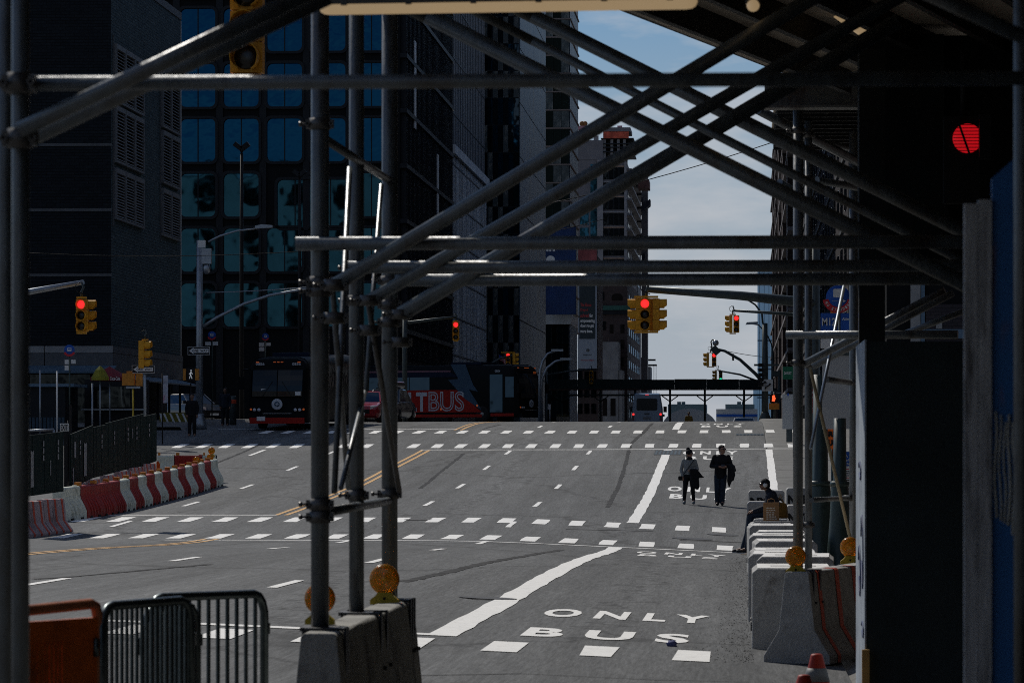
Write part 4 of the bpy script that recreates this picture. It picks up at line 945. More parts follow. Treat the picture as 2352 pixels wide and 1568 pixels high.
# blue advertisement with a white letter
xa = PX(1252,477)[0]; xb_ = PX(1323,477)[0]; za = P(1290,722,477).z; zb_ = P(1290,522,477).z
ad = empty('blue_billboard', ((xa+xb_)/2, 476, za), 'tall deep blue billboard with white letters on the glass tower', 'billboard')
MB().box(xa,xb_,475.8,476.0,za,zb_).build('board', mat('billboard_blue',(0.006,0.03,0.12),0.35,0,0.4,0.35), ad)
MB().box(xa-0.05,xb_+0.05,476.0,476.3,za-0.05,zb_+0.05).build('frame', BLACKF, ad)
lettering('print','e',(PX(1254,476)[0],475.79,P(0,608,476).z),(1.12,0,0),(0,0,1.15),WHITEP,ad,0.05); lettering('print','in',(PX(1254,476)[0],475.79,P(0,577,476).z),(1.1,0,0),(0,0,0.5),WHITEP,ad,0.04)
# white hanging advertisement
x0, _ = PX(1326,600); x1, _ = PX(1371,600); y0 = PX(1348.5,600)[1]; za = P(0,846,600).z; zb_ = P(0,560,600).z
ad = empty('banner_billboard', ((x0+x1)/2, y0, za), 'tall pale banner advertisement with a dark picture and lettering', 'billboard')
MB().box(x0,x1,y0,y0+0.3,za,zb_).build('board', mat('banner_pale',(0.27,0.31,0.36),0.5,0,0.08,0.3), ad)
MB().box(x0-0.1,x1+0.1,y0+0.31,y0+0.6,za-0.3,zb_+0.2).build('frame', BLACKF, ad)
def px_box(m, pxa, pxb, pya, pyb, d, dy0, dy1):
    a, b = PX(pxa,d)[0], PX(pxb,d)[0]; yy = PX((pxa+pxb)/2,d)[1]; return m.box(a,b,yy+dy0,yy+dy1,P(0,pyb,d).z,P(0,pya,d).z)
px_box(MB(),1330.5,1367,600,778,600,-0.05,-0.004).build('picture', mat('banner_dark',(0.03,0.042,0.048),0.5,0,0.3,0.4), ad)
px_box(MB(),1326.2,1370.8,560,600,600,-0.04,-0.004).build('picture', mat('banner_top',(0.22,0.06,0.06),0.5,0,0.6,0.5), ad)
RT = mat('banner_red_text',(0.38,0.05,0.05),0.5,0,0)
def btxt(s, px, py, wpx, hpx, m, d=599.9, par=None, bold=0.03): lettering('print', s, Vector((P(px,py,d).x, PX(1348.5,600)[1]-0.07, P(px,py,d).z)), (wpx*d/FPX,0,0), (0,0,hpx*d/FPX), m, par or ad, bold)
for s, py, w, m in (('The Home',686,26,RT),('Depot',697,17,RT),('solved',766-41+0,20,RT)): pass
btxt('The Home',1333,748,26,8,RT); btxt("Depot",1333,757.5,17,8,RT); btxt("solved",1333,768.0-1,18,7,RT); btxt('for',1353,767,9,7,WHITEP)
px_ = 1333
for s, py, w in (('empowering',776,31),('doers to get',786,30),('more done.',796,27)): pass
ad2 = ad
# picture text sits inside the dark field
for o in [o for o in ad.children if o.name.startswith('print')]: bpy.data.objects.remove(o)
for s, py, w, h, m in (('The Home',704,25,8,RT),('Depot',716,18,8,RT),('solved',728.5,19,8,RT),('empowering',742,33,9,WHITEP),('doers to get',753,31,9,WHITEP),('more done.',764,28,8,WHITEP)): btxt(s,1333,py,w,h,m)
btxt('for',1354,728.5,8,8,WHITEP); btxt('Google Cloud',1339,817,20,4,STONEG); btxt('Who are you solving for?',1334,829,31,3.5,RT); btxt('△',1344,808,8,8,STONEG) if False else None
m = MB(); c = Vector((P(1350,804,599.9).x, y0-0.02, P(1350,804,599.9).z)); m.lathe(c,(0,-1,0),[(0.26,0),(0.26,0.02),(0.12,0.03)],12); m.build('emblem', STONEG, ad)
x0, y0 = PX(1322,612); x1, _ = PX(1374,612)
b8 = building('dark_loft_building', x0, x1, y0, y0+20, -12, P(0,590,612).z, BRICKR, 'dark loft building carrying the tall pale banner')
for c_ in range(3):
    for r_ in range(3): MB().box(x0+0.3+1.1*c_,x0+1.1+1.1*c_,y0-0.05,y0-0.003,P(0,950,612).z+2.6*r_,P(0,950,612).z+2.6*r_+1.6).build('window', GLK, b8)

# ---- tower under construction
xw = PX(1437,724)[0]; yw = PX(1437,724)[1]; xl = PX(1326,724)[0]
CPALE = mat('new_concrete', (0.28,0.27,0.27), 0.85, 0, 0.15, 0.4); CGREY = mat('grey_cladding', (0.17,0.16,0.165), 0.8, 0, 0.15, 0.3)
zt = P(0,367,724).z
b9 = building('unfinished_tower', xl-6, xw, yw, yw+110, -12, zt, CGREY, 'tall grey tower still under construction with an orange netted top')
def dz(py, d=724): return P(0,py,d).z
def dx(px, d=724): return PX(px,d)[0]
for (pa, pb) in ((1372,1385),(1434,1437.5)): MB().box(dx(pa),dx(pb),yw-0.5,yw-0.003,-10,zt-0.01).build('pier', CPALE, b9)
ORG = mat('edge_lumber',(0.36,0.24,0.17),0.8,0,0.3,2)
k = 0
for py in [385,420,454.5,490,525,560,596,631]:
    MB().box(dx(1386),dx(1433.5),yw-0.12,yw-0.003,dz(py+27),dz(py)).build('window', GLK, b9)
    for q in range(1,4): xx = dx(1386+47.5*q/4); MB().box(xx-0.07,xx+0.07,yw-0.2,yw-0.121,dz(py+27),dz(py)).build('mullion', BLACKF, b9)
    MB().box(dx(1386),dx(1433.5),yw-0.3,yw-0.004,dz(py-1.5),dz(py-4)).build('sill', ORG if k%2 == 0 else CPALE, b9)
    MB().box(dx(1356),dx(1370.5),yw-0.08,yw-0.003,dz(py+28),dz(py-8)).build('window', GLT, b9)
    if py > 480: MB().box(dx(1332),dx(1352),yw-0.08,yw-0.003,dz(py+26),dz(py-2)).build('window', GLT, b9)
    k += 1
# side bays facing the street, hoist and debris netting
for py in [385,420,454.5,490,525,560,596]:
    for q in range(3): MB().box(xw+0.003,xw+0.08,yw+12+32*q,yw+30+32*q,dz(py+22),dz(py+2)).build('side_window', GLK, b9)
    MB().box(xw+0.003,xw+0.9,yw+8,yw+108,dz(py-1),dz(py-5)).build('side_slab', CPALE, b9)
NET = mat('debris_net', (0.02,0.022,0.03),0.9,0,0.3,1)
MB().box(xw+0.92,xw+2.2,yw+78,yw+84,-10,dz(330)).build('hoist_mast', mat('hoist_steel',(0.10,0.09,0.09),0.6,0.3,0.3,1), b9)
for (pa, pb, y1_, y2_) in ((1466,1493,487,456),(1463,1482,609,578),(1460,1476,470,462)):
    d_ = 800; p0 = P(pa,y1_,d_); p1 = P(pb,y2_,d_); MB().obox(Vector((xw+0.95,p0.y,p0.z)), Vector((p1.x-xw-0.95,0,(p1.z-p0.z)*0.55)), (0,7,0), (0,0,1.2)).build('debris_net', NET, b9)
MB().box(xw+0.92,xw+3.2,yw+50,yw+60,dz(392),dz(372)).build('hoist_cage', mat('rust_mesh',(0.12,0.06,0.05),0.8,0,0.4,2), b9)
# unfinished top: columns, slabs, netting, pink wrap and tower crane head
zt2 = dz(300)
for xx in [dx(1342),dx(1366),dx(1388),dx(1405),dx(1420),dx(1434)]:
    for yy in (yw+0.6, yw+12): MB().box(xx-0.25,xx+0.25,yy,yy+0.5,zt,zt2).build('column', CPALE, b9)
for q in range(9):
    for (a, b) in ((322,345),): MB().tube((dx(1389+4*q),yw+1.5,dz(b)),(dx(1389+4*q),yw+1.5,dz(a)),0.07,6).build('shore_post', BLACKF, b9)
for py in (318,330,338,348): MB().box(dx(1380),xw+1.5,yw+0.2,yw+20,dz(py)-0.12,dz(py)+0.1).build('deck_slab', BLACKF, b9)
MB().box(dx(1386),xw+0.6,yw-0.3,yw-0.2,dz(318),dz(303)).build('orange_net', mat('orange_net',(0.50,0.09,0.05),0.7,0,0.4,1.2), b9)
MB().box(xl-4,dx(1386)-0.1,yw-0.1,yw+12,zt+0.02,dz(322)).build('core_wall', CGREY, b9)
MB().box(dx(1388),xw+0.9,yw-0.25,yw+12,dz(302),dz(293)).build('parapet_deck', CGREY, b9)
PINK = mat('pink_wrap',(0.42,0.22,0.25),0.6,0,0.15,1)
for (pa, pb) in ((1327,1348),(1362,1376),(1418,1429)): MB().box(dx(pa),dx(pb),yw-0.2,yw-0.1,dz(300),dz(289)).build('wrap', PINK, b9)
for px in (1334.5,1341.5): MB().ball((dx(px),yw+4,dz(280)),0.5,10,6).build('beacon', mat('rust_bulb',(0.20,0.09,0.03),0.7,0,0.3,2), b9); MB().tube((dx(px),yw+4,dz(300)),(dx(px),yw+4,dz(284)),0.12,6).build('beacon_post', CPALE, b9)

# ---- brown brick block with green cornice
x0 = dx(1373,690); x1 = dx(1441,690); y0 = PX(1441,690)[1]
def d9(py): return P(0,py,690).z
b10 = building('cornice_building', x0, x1, y0, y0+85, -12, d9(640), BRICKR, 'brown brick block with an arched window and green cornice')
MB().box(x0-0.2,x1+0.5,y0-0.6,y0-0.003,d9(712),d9(702)).build('cornice', mat('copper_green',(0.04,0.11,0.09),0.7,0,0.3,1), b10); MB().box(x0-0.1,x1+0.3,y0-0.35,y0-0.004,d9(722),d9(712.3)).build('cornice', BLACKF, b10)
for (pa, pb, ya, yb_) in ((1405,1430,690,676),): 
    m = MB(); w = dx(pb,690)-dx(pa,690); m.prism([(0,0),(0,w*0.35)]+[(w/2-w/2*math.cos(math.pi*k/8), w*0.35+w*0.3*math.sin(math.pi*k/8)) for k in range(1,8)]+[(w,w*0.35),(w,0)], (dx(pa,690),y0-0.08,d9(ya)), (1,0,0),(0,0,1),(0,0.07,0)); m.build('arched_window', GLK, b10)
for (px, py) in ((1379,690),(1383,758),(1425,765),(1379,800),(1400,765),(1425,800),(1425,840),(1379,840)): MB().box(dx(px,690),dx(px+9,690),y0-0.06,y0-0.003,d9(py),d9(py-20)).build('window', GLK, b10)
for r_ in range(8):
    for q in range(6): MB().box(x1+0.003,x1+0.08,y0+6+13*q,y0+12+13*q,d9(940-38*r_),d9(958-38*r_)).build('side_window', GLK, b10)
x0 = dx(1376,676); x1 = dx(1420,676); y0 = PX(1400,676)[1]
b11 = building('pale_gable_building', x0, x1, y0, y0+13, -12, P(0,785,676).z, mat('pale_stucco',(0.22,0.22,0.22),0.8,0,0.3,0.4), 'pale stepped wall standing low before the brick block')
MB().box(x1,x1+0.7,y0+0.2,y0+13,-12,P(0,850,676).z).build('wing', mat('pale_stucco',(0.2,0.2,0.2)), b11)
MB().box(x0+0.2,x0+1.6,y0+1,y0+4,P(0,785,676).z,P(0,775,676).z).build('bulkhead', BRICKR, b11)
for q in range(2): MB().box(x0+0.5+1.5*q,x0+1.4+1.5*q,y0-0.05,y0-0.003,P(0,955,676).z,P(0,915,676).z).build('window', GLK, b11)
# far left end of the avenue
x0 = dx(1440,840); x1 = dx(1494,840); y0 = PX(1470,840)[1]
b12 = building('far_loft_building', x0, x1, y0, y0+14, -13, P(0,842,840).z, mat('far_grey_wall',(0.13,0.14,0.15),0.8,0,0.2,0.3), 'far grey loft building with jutting roof beams')
for py in (826,838): MB().box(x0,dx(1506 if py < 830 else 1509,840),y0-0.3,y0+0.3,P(0,py+2.5,840).z,P(0,py-1.5,840).z).build('roof_beam', BLACKF, b12)
for px in (1502,1507): MB().tube((dx(px,840),y0,P(0,838,840).z),(dx(px,840),y0,P(0,905,840).z),0.06,6).build('hanging_rope', CPALE, b12)
MB().box(dx(1470,840),dx(1484,840),y0+1,y0+5,P(0,842,840).z,P(0,820,840).z).build('roof_house', CGREY, b12)
for (px,py) in ((1476,885),(1476,915),(1490,885)): MB().box(dx(px,840),dx(px+7,840),y0-0.06,y0-0.003,P(0,py,840).z,P(0,py-14,840).z).build('window', SIGNW if px == 1476 and py < 900 else GLK, b12)

# ---- right side: dark corner building and the long brown row
zn = 0.0
b13 = building('dark_corner_building', 5.6, 30, 150, 205, gz(6,150)-0.3, 34, BLACKP, 'dark corner building with a pale pilaster on the right')
MB().box(dx(2090,149.8),dx(2112,149.8),149.7,149.997,-1,30).build('pilaster', STONEP, b13); MB().box(dx(2113,149.8),dx(2122,149.8),149.75,149.998,-1,30).build('pilaster', AWN, b13)
BRICKR2 = brick_mat('purple_brown_brick', (0.035,0.030,0.034), (0.045,0.038,0.042), (0.022,0.02,0.022), 1.0, 0.8, 0.42, 0.14)
MB().box(dx(2124,149.8),14,149.8,149.999,gz(6,150),P(0,700,150).z).build('brick_bay', BRICKR2, b13)
for px in (2128,2148): MB().box(dx(px,149.7),dx(px+(5 if px < 2130 else 14),149.7),149.72,149.798,P(0,752 if px < 2130 else 756,149.7).z,P(0,741 if px < 2130 else 739,149.7).z).build('window', STONEP, b13)
MB().box(dx(2124,149.7),10,149.74,149.797,P(0,778,149.7).z,P(0,757,149.7).z).build('sign_band', AWN, b13)
wn = MB().box(-0.05,-0.003,0,4.2,0,2.3).build('window', GLB); wd = wn.data; bpy.data.objects.remove(wn)
mu = MB()
for k in range(1,4): mu.box(-0.09,-0.051,4.2*k/4-0.05,4.2*k/4+0.05,0,2.3)
for k in range(1,3): mu.box(-0.09,-0.052,0,4.2,2.3*k/3-0.035,2.3*k/3+0.035)
mu = mu.build('glazing_bars', BLACKF); md = mu.data; bpy.data.objects.remove(mu)
def side_windows(b, x, ys, zs):
    for y in ys:
        for z in zs:
            o = bpy.data.objects.new('window', wd); COL.objects.link(o); o.parent = b; o.location = Vector((x,y,z))-Vector(b.location)
            c = bpy.data.objects.new('glazing_bars', md); COL.objects.link(c); c.parent = o
side_windows(b13, 5.6, [160,172,184,196], [3.5+4*k for k in range(7)])
b14 = building('brown_loft_row', 6.5, 40, 206, 420, -6, 34, BRICKR2, 'long brown brick loft row with gridded windows along the right side')
side_windows(b14, 6.5, [212+9.5*k for k in range(22)], [3.0+4.4*k for k in range(7)])
for k in range(7): MB().box(6.38,6.498,206.2,419.8,6.3+4.4*k,6.55+4.4*k).build('sill_course', STONEG, b14)
b15 = building('brown_corner_loft', 6.0, 42, 440, 720, -13, 52, BRICKR, 'far brown brick loft with stacked bays at the right edge of the sky')
side_windows(b15, 6.0, [446+17*k for k in range(16)], [4.0+4.6*k for k in range(10)])
for q in range(5):
    m = MB().box(5.3,5.998,452+56*q,466+56*q,0,52.6).build('bay', BRICKR, b15)
for k in range(11): MB().box(5.2,5.997,440,720,2.6+4.6*k,3.0+4.6*k).build('sill_course', CGREY, b15)
for k in range(10): MB().box(6.2,9.5,439.9,439.997,4+4.6*k,6.6+4.6*k).build('window', GLB, b15)

# ---- far blue tower and pier sheds beyond the crest
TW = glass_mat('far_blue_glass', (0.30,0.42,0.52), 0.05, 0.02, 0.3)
x0 = dx(1740,2700); x1 = dx(1900,2700)
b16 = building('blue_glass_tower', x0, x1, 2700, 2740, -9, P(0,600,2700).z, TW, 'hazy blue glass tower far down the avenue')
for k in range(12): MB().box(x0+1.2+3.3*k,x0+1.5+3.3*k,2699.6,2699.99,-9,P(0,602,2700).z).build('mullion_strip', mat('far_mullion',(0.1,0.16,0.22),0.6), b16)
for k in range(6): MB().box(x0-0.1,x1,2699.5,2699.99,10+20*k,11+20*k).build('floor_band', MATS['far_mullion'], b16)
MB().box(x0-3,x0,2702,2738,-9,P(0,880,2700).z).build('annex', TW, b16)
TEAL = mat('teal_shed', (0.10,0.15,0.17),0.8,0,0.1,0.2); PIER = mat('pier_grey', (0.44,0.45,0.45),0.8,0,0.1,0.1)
def shed_building(pa, pb, pt, d, m, label, boxes=()):
    xa, ya = PX(pa,d); xb2, _ = PX(pb,d); e = building('pier_building', xa, xb2, ya, ya+25, -12, P(0,pt,d).z, m, label, 'pier building')
    for (a, b, t) in boxes: MB().box(PX(a,d)[0],PX(b,d)[0],ya+2,ya+8,P(0,pt,d).z,P(0,t,d).z).build('roof_unit', m, e)
    return e, xa, xb2, ya
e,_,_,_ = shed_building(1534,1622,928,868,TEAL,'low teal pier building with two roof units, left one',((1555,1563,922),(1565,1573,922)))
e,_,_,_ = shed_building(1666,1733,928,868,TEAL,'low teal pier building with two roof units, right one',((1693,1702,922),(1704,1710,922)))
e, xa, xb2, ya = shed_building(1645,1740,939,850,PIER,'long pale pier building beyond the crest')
MB().box(xa,xb2,ya-0.2,ya-0.003,P(0,957,850).z,P(0,951,850).z).build('window_band', SIGNB, e)
m = MB(); x0 = dx(1521,830); x1 = dx(1646,830); y0 = PX(1580,830)[1]
z0 = -12; hh = P(0,938,830).z-z0; w = x1-x0
m.prism([(0,0)]+[(w*(0.5-0.5*math.cos(math.pi*k/16)), hh*(0.80+0.20*math.sin(math.pi*k/16))) for k in range(17)]+[(w,0)], (x0,y0,z0),(1,0,0),(0,0,1),(0,18,0))
e = empty('air_dome', ((x0+x1)/2,y0,z0), 'pale grey rounded dome shed beyond the crest', 'dome'); m.build('shell', PIER, e)

# ---- sidewalk shed crossing the far end
x0 = dx(1252,300); x1 = dx(1772,300); y0 = PX(1500,300)[1]
GREENP = mat('dark_green_hoarding',(0.018,0.03,0.028),0.7,0,0.3,0.6)
e = empty('far_sidewalk_shed', ((x0+x1)/2,y0,ground(-6,300)), 'dark green sidewalk shed spanning the far end of the avenue', 'scaffolding')
def d3(py): return P(0,py,300).z
n = 7
for k in range(n):
    xa = x0+(x1-x0)*k/n; xb2 = x0+(x1-x0)*(k+1)/n; MB().box(xa+0.002,xb2-0.002,y0,y0+0.08,d3(893),d3(871)+0.02*((k*5)%3-1)).build('parapet_board', GREENP, e)
MB().box(x0,x1,y0-0.05,y0+2.4,d3(895),d3(893)-0.002).build('deck', mat('rust_edge',(0.09,0.04,0.03),0.8,0,0.3,2), e)
MB().tube((x0,y0+0.1,d3(907)),(x1,y0+0.1,d3(907)),0.075,8).build('ledger', GREENP, e)
for px in (1379,1459,1539,1619,1709,1290):
    xx = dx(px,300)
    for yy in (y0+0.1,): 
        MB().tube((xx,yy,ground(xx,yy)),(xx,yy,d3(895)-0.01),0.085,8).build('post', GREENP, e)
        for s_ in (-1,1): MB().tube((xx,yy-0.1,d3(922)),(xx+s_*0.62,yy-0.1,d3(909)),0.045,6).build('brace', GREENP, e)
m = MB()
for k in range(22): m.tube((x0+(x1-x0)*k/21,y0-3,ground(-4,y0)),(x0+(x1-x0)*k/21,y0-3,ground(-4,y0)+2.2),0.03,5)
for zz in (0.6,1.4,2.2): m.tube((x0,y0-3,ground(-4,y0)+zz),(x1,y0-3,ground(-4,y0)+zz),0.03,5)
o = m.build('railing', BLACK, loc=(-6,y0-3,ground(-4,y0))); tag(o, 'thin dark railing before the far sidewalk shed', 'railing')
# block behind the camera side that the facades mirror
b17 = building('pale_office_block', -190, -34, -130, -90, -0.5, 33, mat('warm_pale_wall',(0.30,0.29,0.26),0.8,0,0.3,0.3), 'pale office block behind the viewpoint, mirrored in facades')
for r_ in range(8):
    for c_ in range(36): MB().box(-188.5+4.2*c_,-186.0+4.2*c_,-89.997,-89.9,2+3.9*r_,4.6+3.9*r_).build('window', GLK, b17)

b18 = building('unseen_brick_block', 7.2, 40, -60, 92, -0.6, 44, BRICKR, 'unseen brick block beside the shed on the right, added to block sky light')  # building the shed adjoins, out of view; added to cut sky light
# ================================================================== fences, barriers and street furniture
GREENF = mat('green_plywood', (0.003,0.013,0.011), 0.7, 0, 0.35, 1.6, 0.1, 20, dirt_or_reflection=(0.006,0.016,0.014), dscale=1.4, spec=0.08)
POSTER = mat('torn_paper', (0.30,0.30,0.30), 0.8, 0, 0.3, 12, dirt_or_reflection=(0.10,0.12,0.12), dscale=9)
PINKC = mat('pinkish_white_concrete', (0.42,0.34,0.35), 0.85, 0, 0.15, 4, 0.2, 40, dirt_or_reflection=(0.2,0.15,0.15))
def fence_panel(e, pa, da, pb, db, yta, ytb, yba, ybb, posters=()):
    a0 = P(pa,yba,da); b0 = P(pb,ybb,db); a1 = P(pa,yta,da); b1_ = P(pb,ytb,db)
    t = Vector((b0.x-a0.x,b0.y-a0.y,0)); L = t.length; t.normalize(); nrm = Vector((t.y,-t.x,0))
    if nrm.x*(-a0.x)+nrm.y*(-a0.y) < 0: nrm = -nrm
    m = MB(); th = nrm*-0.03
    def quad(s0, s1, off):
        lo = lambda s: a0.lerp(b0, s/L)+nrm*off; hi = lambda s: a1.lerp(b1_, s/L)+nrm*off
        return [lo(s0), lo(s1), hi(s1), hi(s0)]
    q = quad(0, L, 0); q2 = [p+th for p in q]; m.add(q+q2, [(0,1,2,3),(7,6,5,4),(0,4,5,1),(1,5,6,2),(2,6,7,3),(3,7,4,0)])
    pn = m.build('panel', GREENF, e)
    m = MB()
    s = 0.6
    while s < L-0.2:
        q = quad(s-0.012, s+0.012, 0.006); q2 = quad(s-0.012, s+0.012, 0.001); m.add(q+q2, [(0,1,2,3),(0,4,5,1),(1,5,6,2),(2,6,7,3),(3,7,4,0)]); s += 1.22
    if m.f: m.build('batten', GREENF, pn)
    for (u, v, w, h) in posters:
        p0 = a0.lerp(b0,u)+nrm*0.016; hh = (a1-a0).z
        rn = random.Random(int(u*1000+pa)); MB().prism([(0,0),(w*0.4,h*0.02*rn.random()),(w,0.03*h*rn.random()),(w*(0.93+0.07*rn.random()),h*0.5),(w,h),(w*0.5,h*0.97),(0,h)], p0+Vector((0,0,hh*v)), t, (0,0,1), nrm*0.004).build('poster', POSTER, pn)
    return a0, b0, t, L
def under_barrier(px_a, da, px_b, db, label, n):
    a = Vector((*PX(px_a,da),0)); b = Vector((*PX(px_b,db),0)); t = (b-a); L = t.length/n; ang = math.atan2(t.x, t.y)
    for k in range(n):
        q = a+(b-a)*(k/n); q.z = ground(q.x,q.y)
        jersey(q, ang, L-0.03, PINKC, label[k], 'striped concrete barriers under the green fence', h=0.82, stripes=[(L*0.16,L*0.24),(L*0.49,L*0.57),(L*0.82,L*0.9)])
gA = empty('construction_fence', (*PX(100,91), ground(*PX(100,91))), 'short green plywood fence section with torn papers, left of the gap', 'fence')
fence_panel(gA, 60, 88.5, 146, 92.2, 1000, 991, 1140, 1128, [(0.1,0.14,0.28,0.85),(0.62,0.30,0.06,0.36)]+[(u,v,0.13,0.13) for u in (0.42,0.82) for v in (0.8,0.68,0.56)])
gB = empty('construction_fence', (*PX(260,107), ground(*PX(260,107))), 'long green plywood fence stepping up beside the red and white barriers', 'fence')
def marks(*us): return [(u, v, 0.20, 0.10) for u in us for v in (0.76, 0.66, 0.56)]
fp = [(163,100.5,214,105.5,997,976,1122,1097,[(0.05,0.08,0.22,0.42),(0.12,0.55,0.35,0.42),(0.55,0.12,0.6,0.9)]+marks(0.36)),
      (215,105.6,243,108.5,981,975,1097,1090,marks(0.6)),
      (243,108.5,282,112.8,972,962,1090,1080,marks(0.45)),
      (282,112.8,330,117.8,962,950,1080,1070,marks(0.2,0.62)+[(0.42,0.60,0.12,0.3)]),
      (330,117.8,360,121.0,956,949,1070,1058,marks(0.35))]
for f_ in fp: fence_panel(gB, *f_)
for px, d, yt in ((152,101,990),(160,102.5,990)):
    x, y = PX(px,d); MB().box(x-0.05,x+0.05,y-0.05,y+0.05,ground(x,y),P(px,yt,d).z).build('post', BLACK, gB)
MB().box(PX(146,102)[0],PX(160,102)[0],103,103.06,ground(-18,102)+0.9,P(150,1000,103).z).build('gap_board', mat('gap_orange_board',(0.25,0.05,0.02),0.7,0,0.3,6), gB)
x,y = PX(163,101); MB().box(x-0.03,x+0.02,y-0.12,y-0.05,ground(x,y)+0.3,ground(x,y)+2.9).build('gate_post', BLACK, gB)
under_barrier(40,88.6,141,92.2,['pinkish barrier with red stripes at the left frame edge under the fence','pinkish barrier with red stripes left of the gap in the fence'],2)
under_barrier(166,100.9,352,120.9,['pinkish striped barrier nearest the fence gap','second pinkish striped barrier right of the fence gap','third pinkish striped barrier below the long green fence','fourth pinkish striped barrier below the long green fence','fifth pinkish striped barrier below the long green fence','pinkish striped barrier at the far end of the green fence'],6)

# water filled plastic barriers
PLW = mat('white_plastic', (0.64,0.66,0.55), 0.5, 0, 0.12, 3, 0, 40, dirt_or_reflection=(0.30,0.32,0.26), dscale=2.2)
PLR = mat('red_plastic', (0.30,0.022,0.016), 0.55, 0, 0.2, 3, dirt_or_reflection=(0.25,0.03,0.025), dscale=2.2)
CAPM = mat('orange_cap', (0.55,0.20,0.03), 0.5, 0, 0.1, 8)
_pb = {}
def plastic_proto(L, m):
    key = (round(L,2), m.name)
    if key in _pb: return _pb[key]
    e = empty('water_barrier', (0,0,0))
    prof = [(-0.29,0.0),(-0.30,0.20),(-0.26,0.30),(-0.14,0.52),(-0.12,0.60),(-0.12,0.80),(-0.09,0.84),(0.09,0.84),(0.12,0.80),(0.12,0.60),(0.14,0.52),(0.26,0.30),(0.30,0.20),(0.29,0.0)]
    N = len(prof); st = [(0,0.96),(0.03,1.0)]
    def rec(k0, k1, s): return [(k0,1.0),(k0+0.03,s),(k1-0.03,s),(k1,1.0)]
    st = [(0.0,0.95),(0.02,1.0)]+rec(0.16*L,0.30*L,0.86)+rec(0.36*L,0.46*L,0.86)+rec(0.54*L,0.64*L,0.86)+rec(0.70*L,0.84*L,0.86)+[(L-0.02,1.0),(L,0.95)]
    vs_ = [(a*(s if 0.18 < b < 0.62 else (1 if s > 0.9 else 1)), y, b) for (y, s) in st for (a, b) in prof]
    fs_ = [(i*N+k, (i+1)*N+k, (i+1)*N+(k+1)%N, i*N+(k+1)%N) for i in range(len(st)-1) for k in range(N)]
    b = MB(); b.add(vs_, fs_); b.add([Vector(v) for v in vs_[:N]], [list(range(N))]); b.add([Vector(v) for v in vs_[-N:]], [list(range(N))[::-1]])
    o = b.build('body', m, e); md_ = o.modifiers.new('bevel','BEVEL'); md_.width = 0.012; md_.segments = 2; md_.limit_method = 'ANGLE'; md_.angle_limit = R(25)
    for yy in (0.25*L, 0.75*L): MB().box(-0.31,0.31,yy-0.09,yy+0.09,-0.004,0.055).build('fork_slot', BLACK, e)
    MB().tube((0,L*0.93,0.838),(0,L*0.93,0.865),0.055,12).build('plug', m, e)
    MB().tube((0,L+0.01,0.1),(0,L+0.01,0.86),0.02,8).build('pin', DARKSTEEL, e)
    MB().box(-0.07,0.07,L*0.04,L*0.16,0.842,0.93).build('reflector_cap', CAPM, e)
    _pb[key] = e; return e
first = {}
def place_plastic(a, b, m, label, L):
    pr = plastic_proto(L, m)
    e = pr if pr.name not in first else copy_tree(pr)
    first[pr.name] = 1
    t = b-a; e.location = a; slope = (b.z-a.z)/max(0.1,Vector((t.x,t.y)).length); e.rotation_euler = (math.atan(slope), 0, -math.atan2(t.x,t.y))
    tag(e, label, 'barrier', 'red and white water filled barriers'); return e
caps = [131,176,212,241,266,288,308,327,346,364,383,400,417,433,447,461,476,492]
seq = 'WRRRWRWRWRWRWRWRW'
pts = []
for i, px in enumerate(caps):
    d = 97.6+1.38*i; x, y = PX(px, d); pts.append(Vector((x,y,ground(x,y))))
nums = ['first','second','third','fourth','fifth','sixth','seventh','eighth','ninth','tenth']
cw = cr = 0
for i in range(17):
    if seq[i] == 'W': cw += 1; lab = 'white water barrier, nearest one of the curved row' if cw == 1 else ('white water barrier at the far rounded end of the row' if i == 16 else '%s white water barrier along the curved row' % (nums[cw-1] if cw <= 8 else 'ninth'))
    else: cr += 1; lab = '%s red water barrier along the curved row' % nums[cr-1]
    place_plastic(pts[i], pts[i+1], PLW if seq[i] == 'W' else PLR, lab, (pts[i+1]-pts[i]).length-0.03 if i == 0 else 1.42)
for (pa, pb, m, lab) in ((362,402,PLW,'white water barrier standing crosswise by the end of the green fence'),(402,466,PLR,'red water barrier standing crosswise behind the curved row'),(466,498,PLW,'white water barrier crosswise at the far corner below the lamps')):
    d = 123.5; a = Vector((*PX(pa,d),0)); b = Vector((*PX(pb,d),0)); a.z = ground(a.x,a.y)+0.02; b.z = ground(b.x,b.y)+0.02; place_plastic(a, b, m, lab, (b-a).length-0.02)
for px, d, yb_, lab in ((452,117.5,1070,'small amber barrier light left of the stacked pair'),(483,120.5,1063,'small amber barrier light at the front of the stacked pair'),(486,121.5,1048,'small amber barrier light raised above its neighbour')):
    amber_light(P(px,yb_,d), 0.105, lab)
o = MB().prism([(0.03,0),(0.13,0.02),(0.14,0.45),(0.08,0.55),(0.03,0.5)], P(357,1098,119.5), (1,0,0),(0,0,1),(0,0.03,0)).build('safety_mesh', SIGNO, loc=P(357,1098,119.5)); tag(o,'orange safety mesh hung at the end of the green fence','safety mesh')

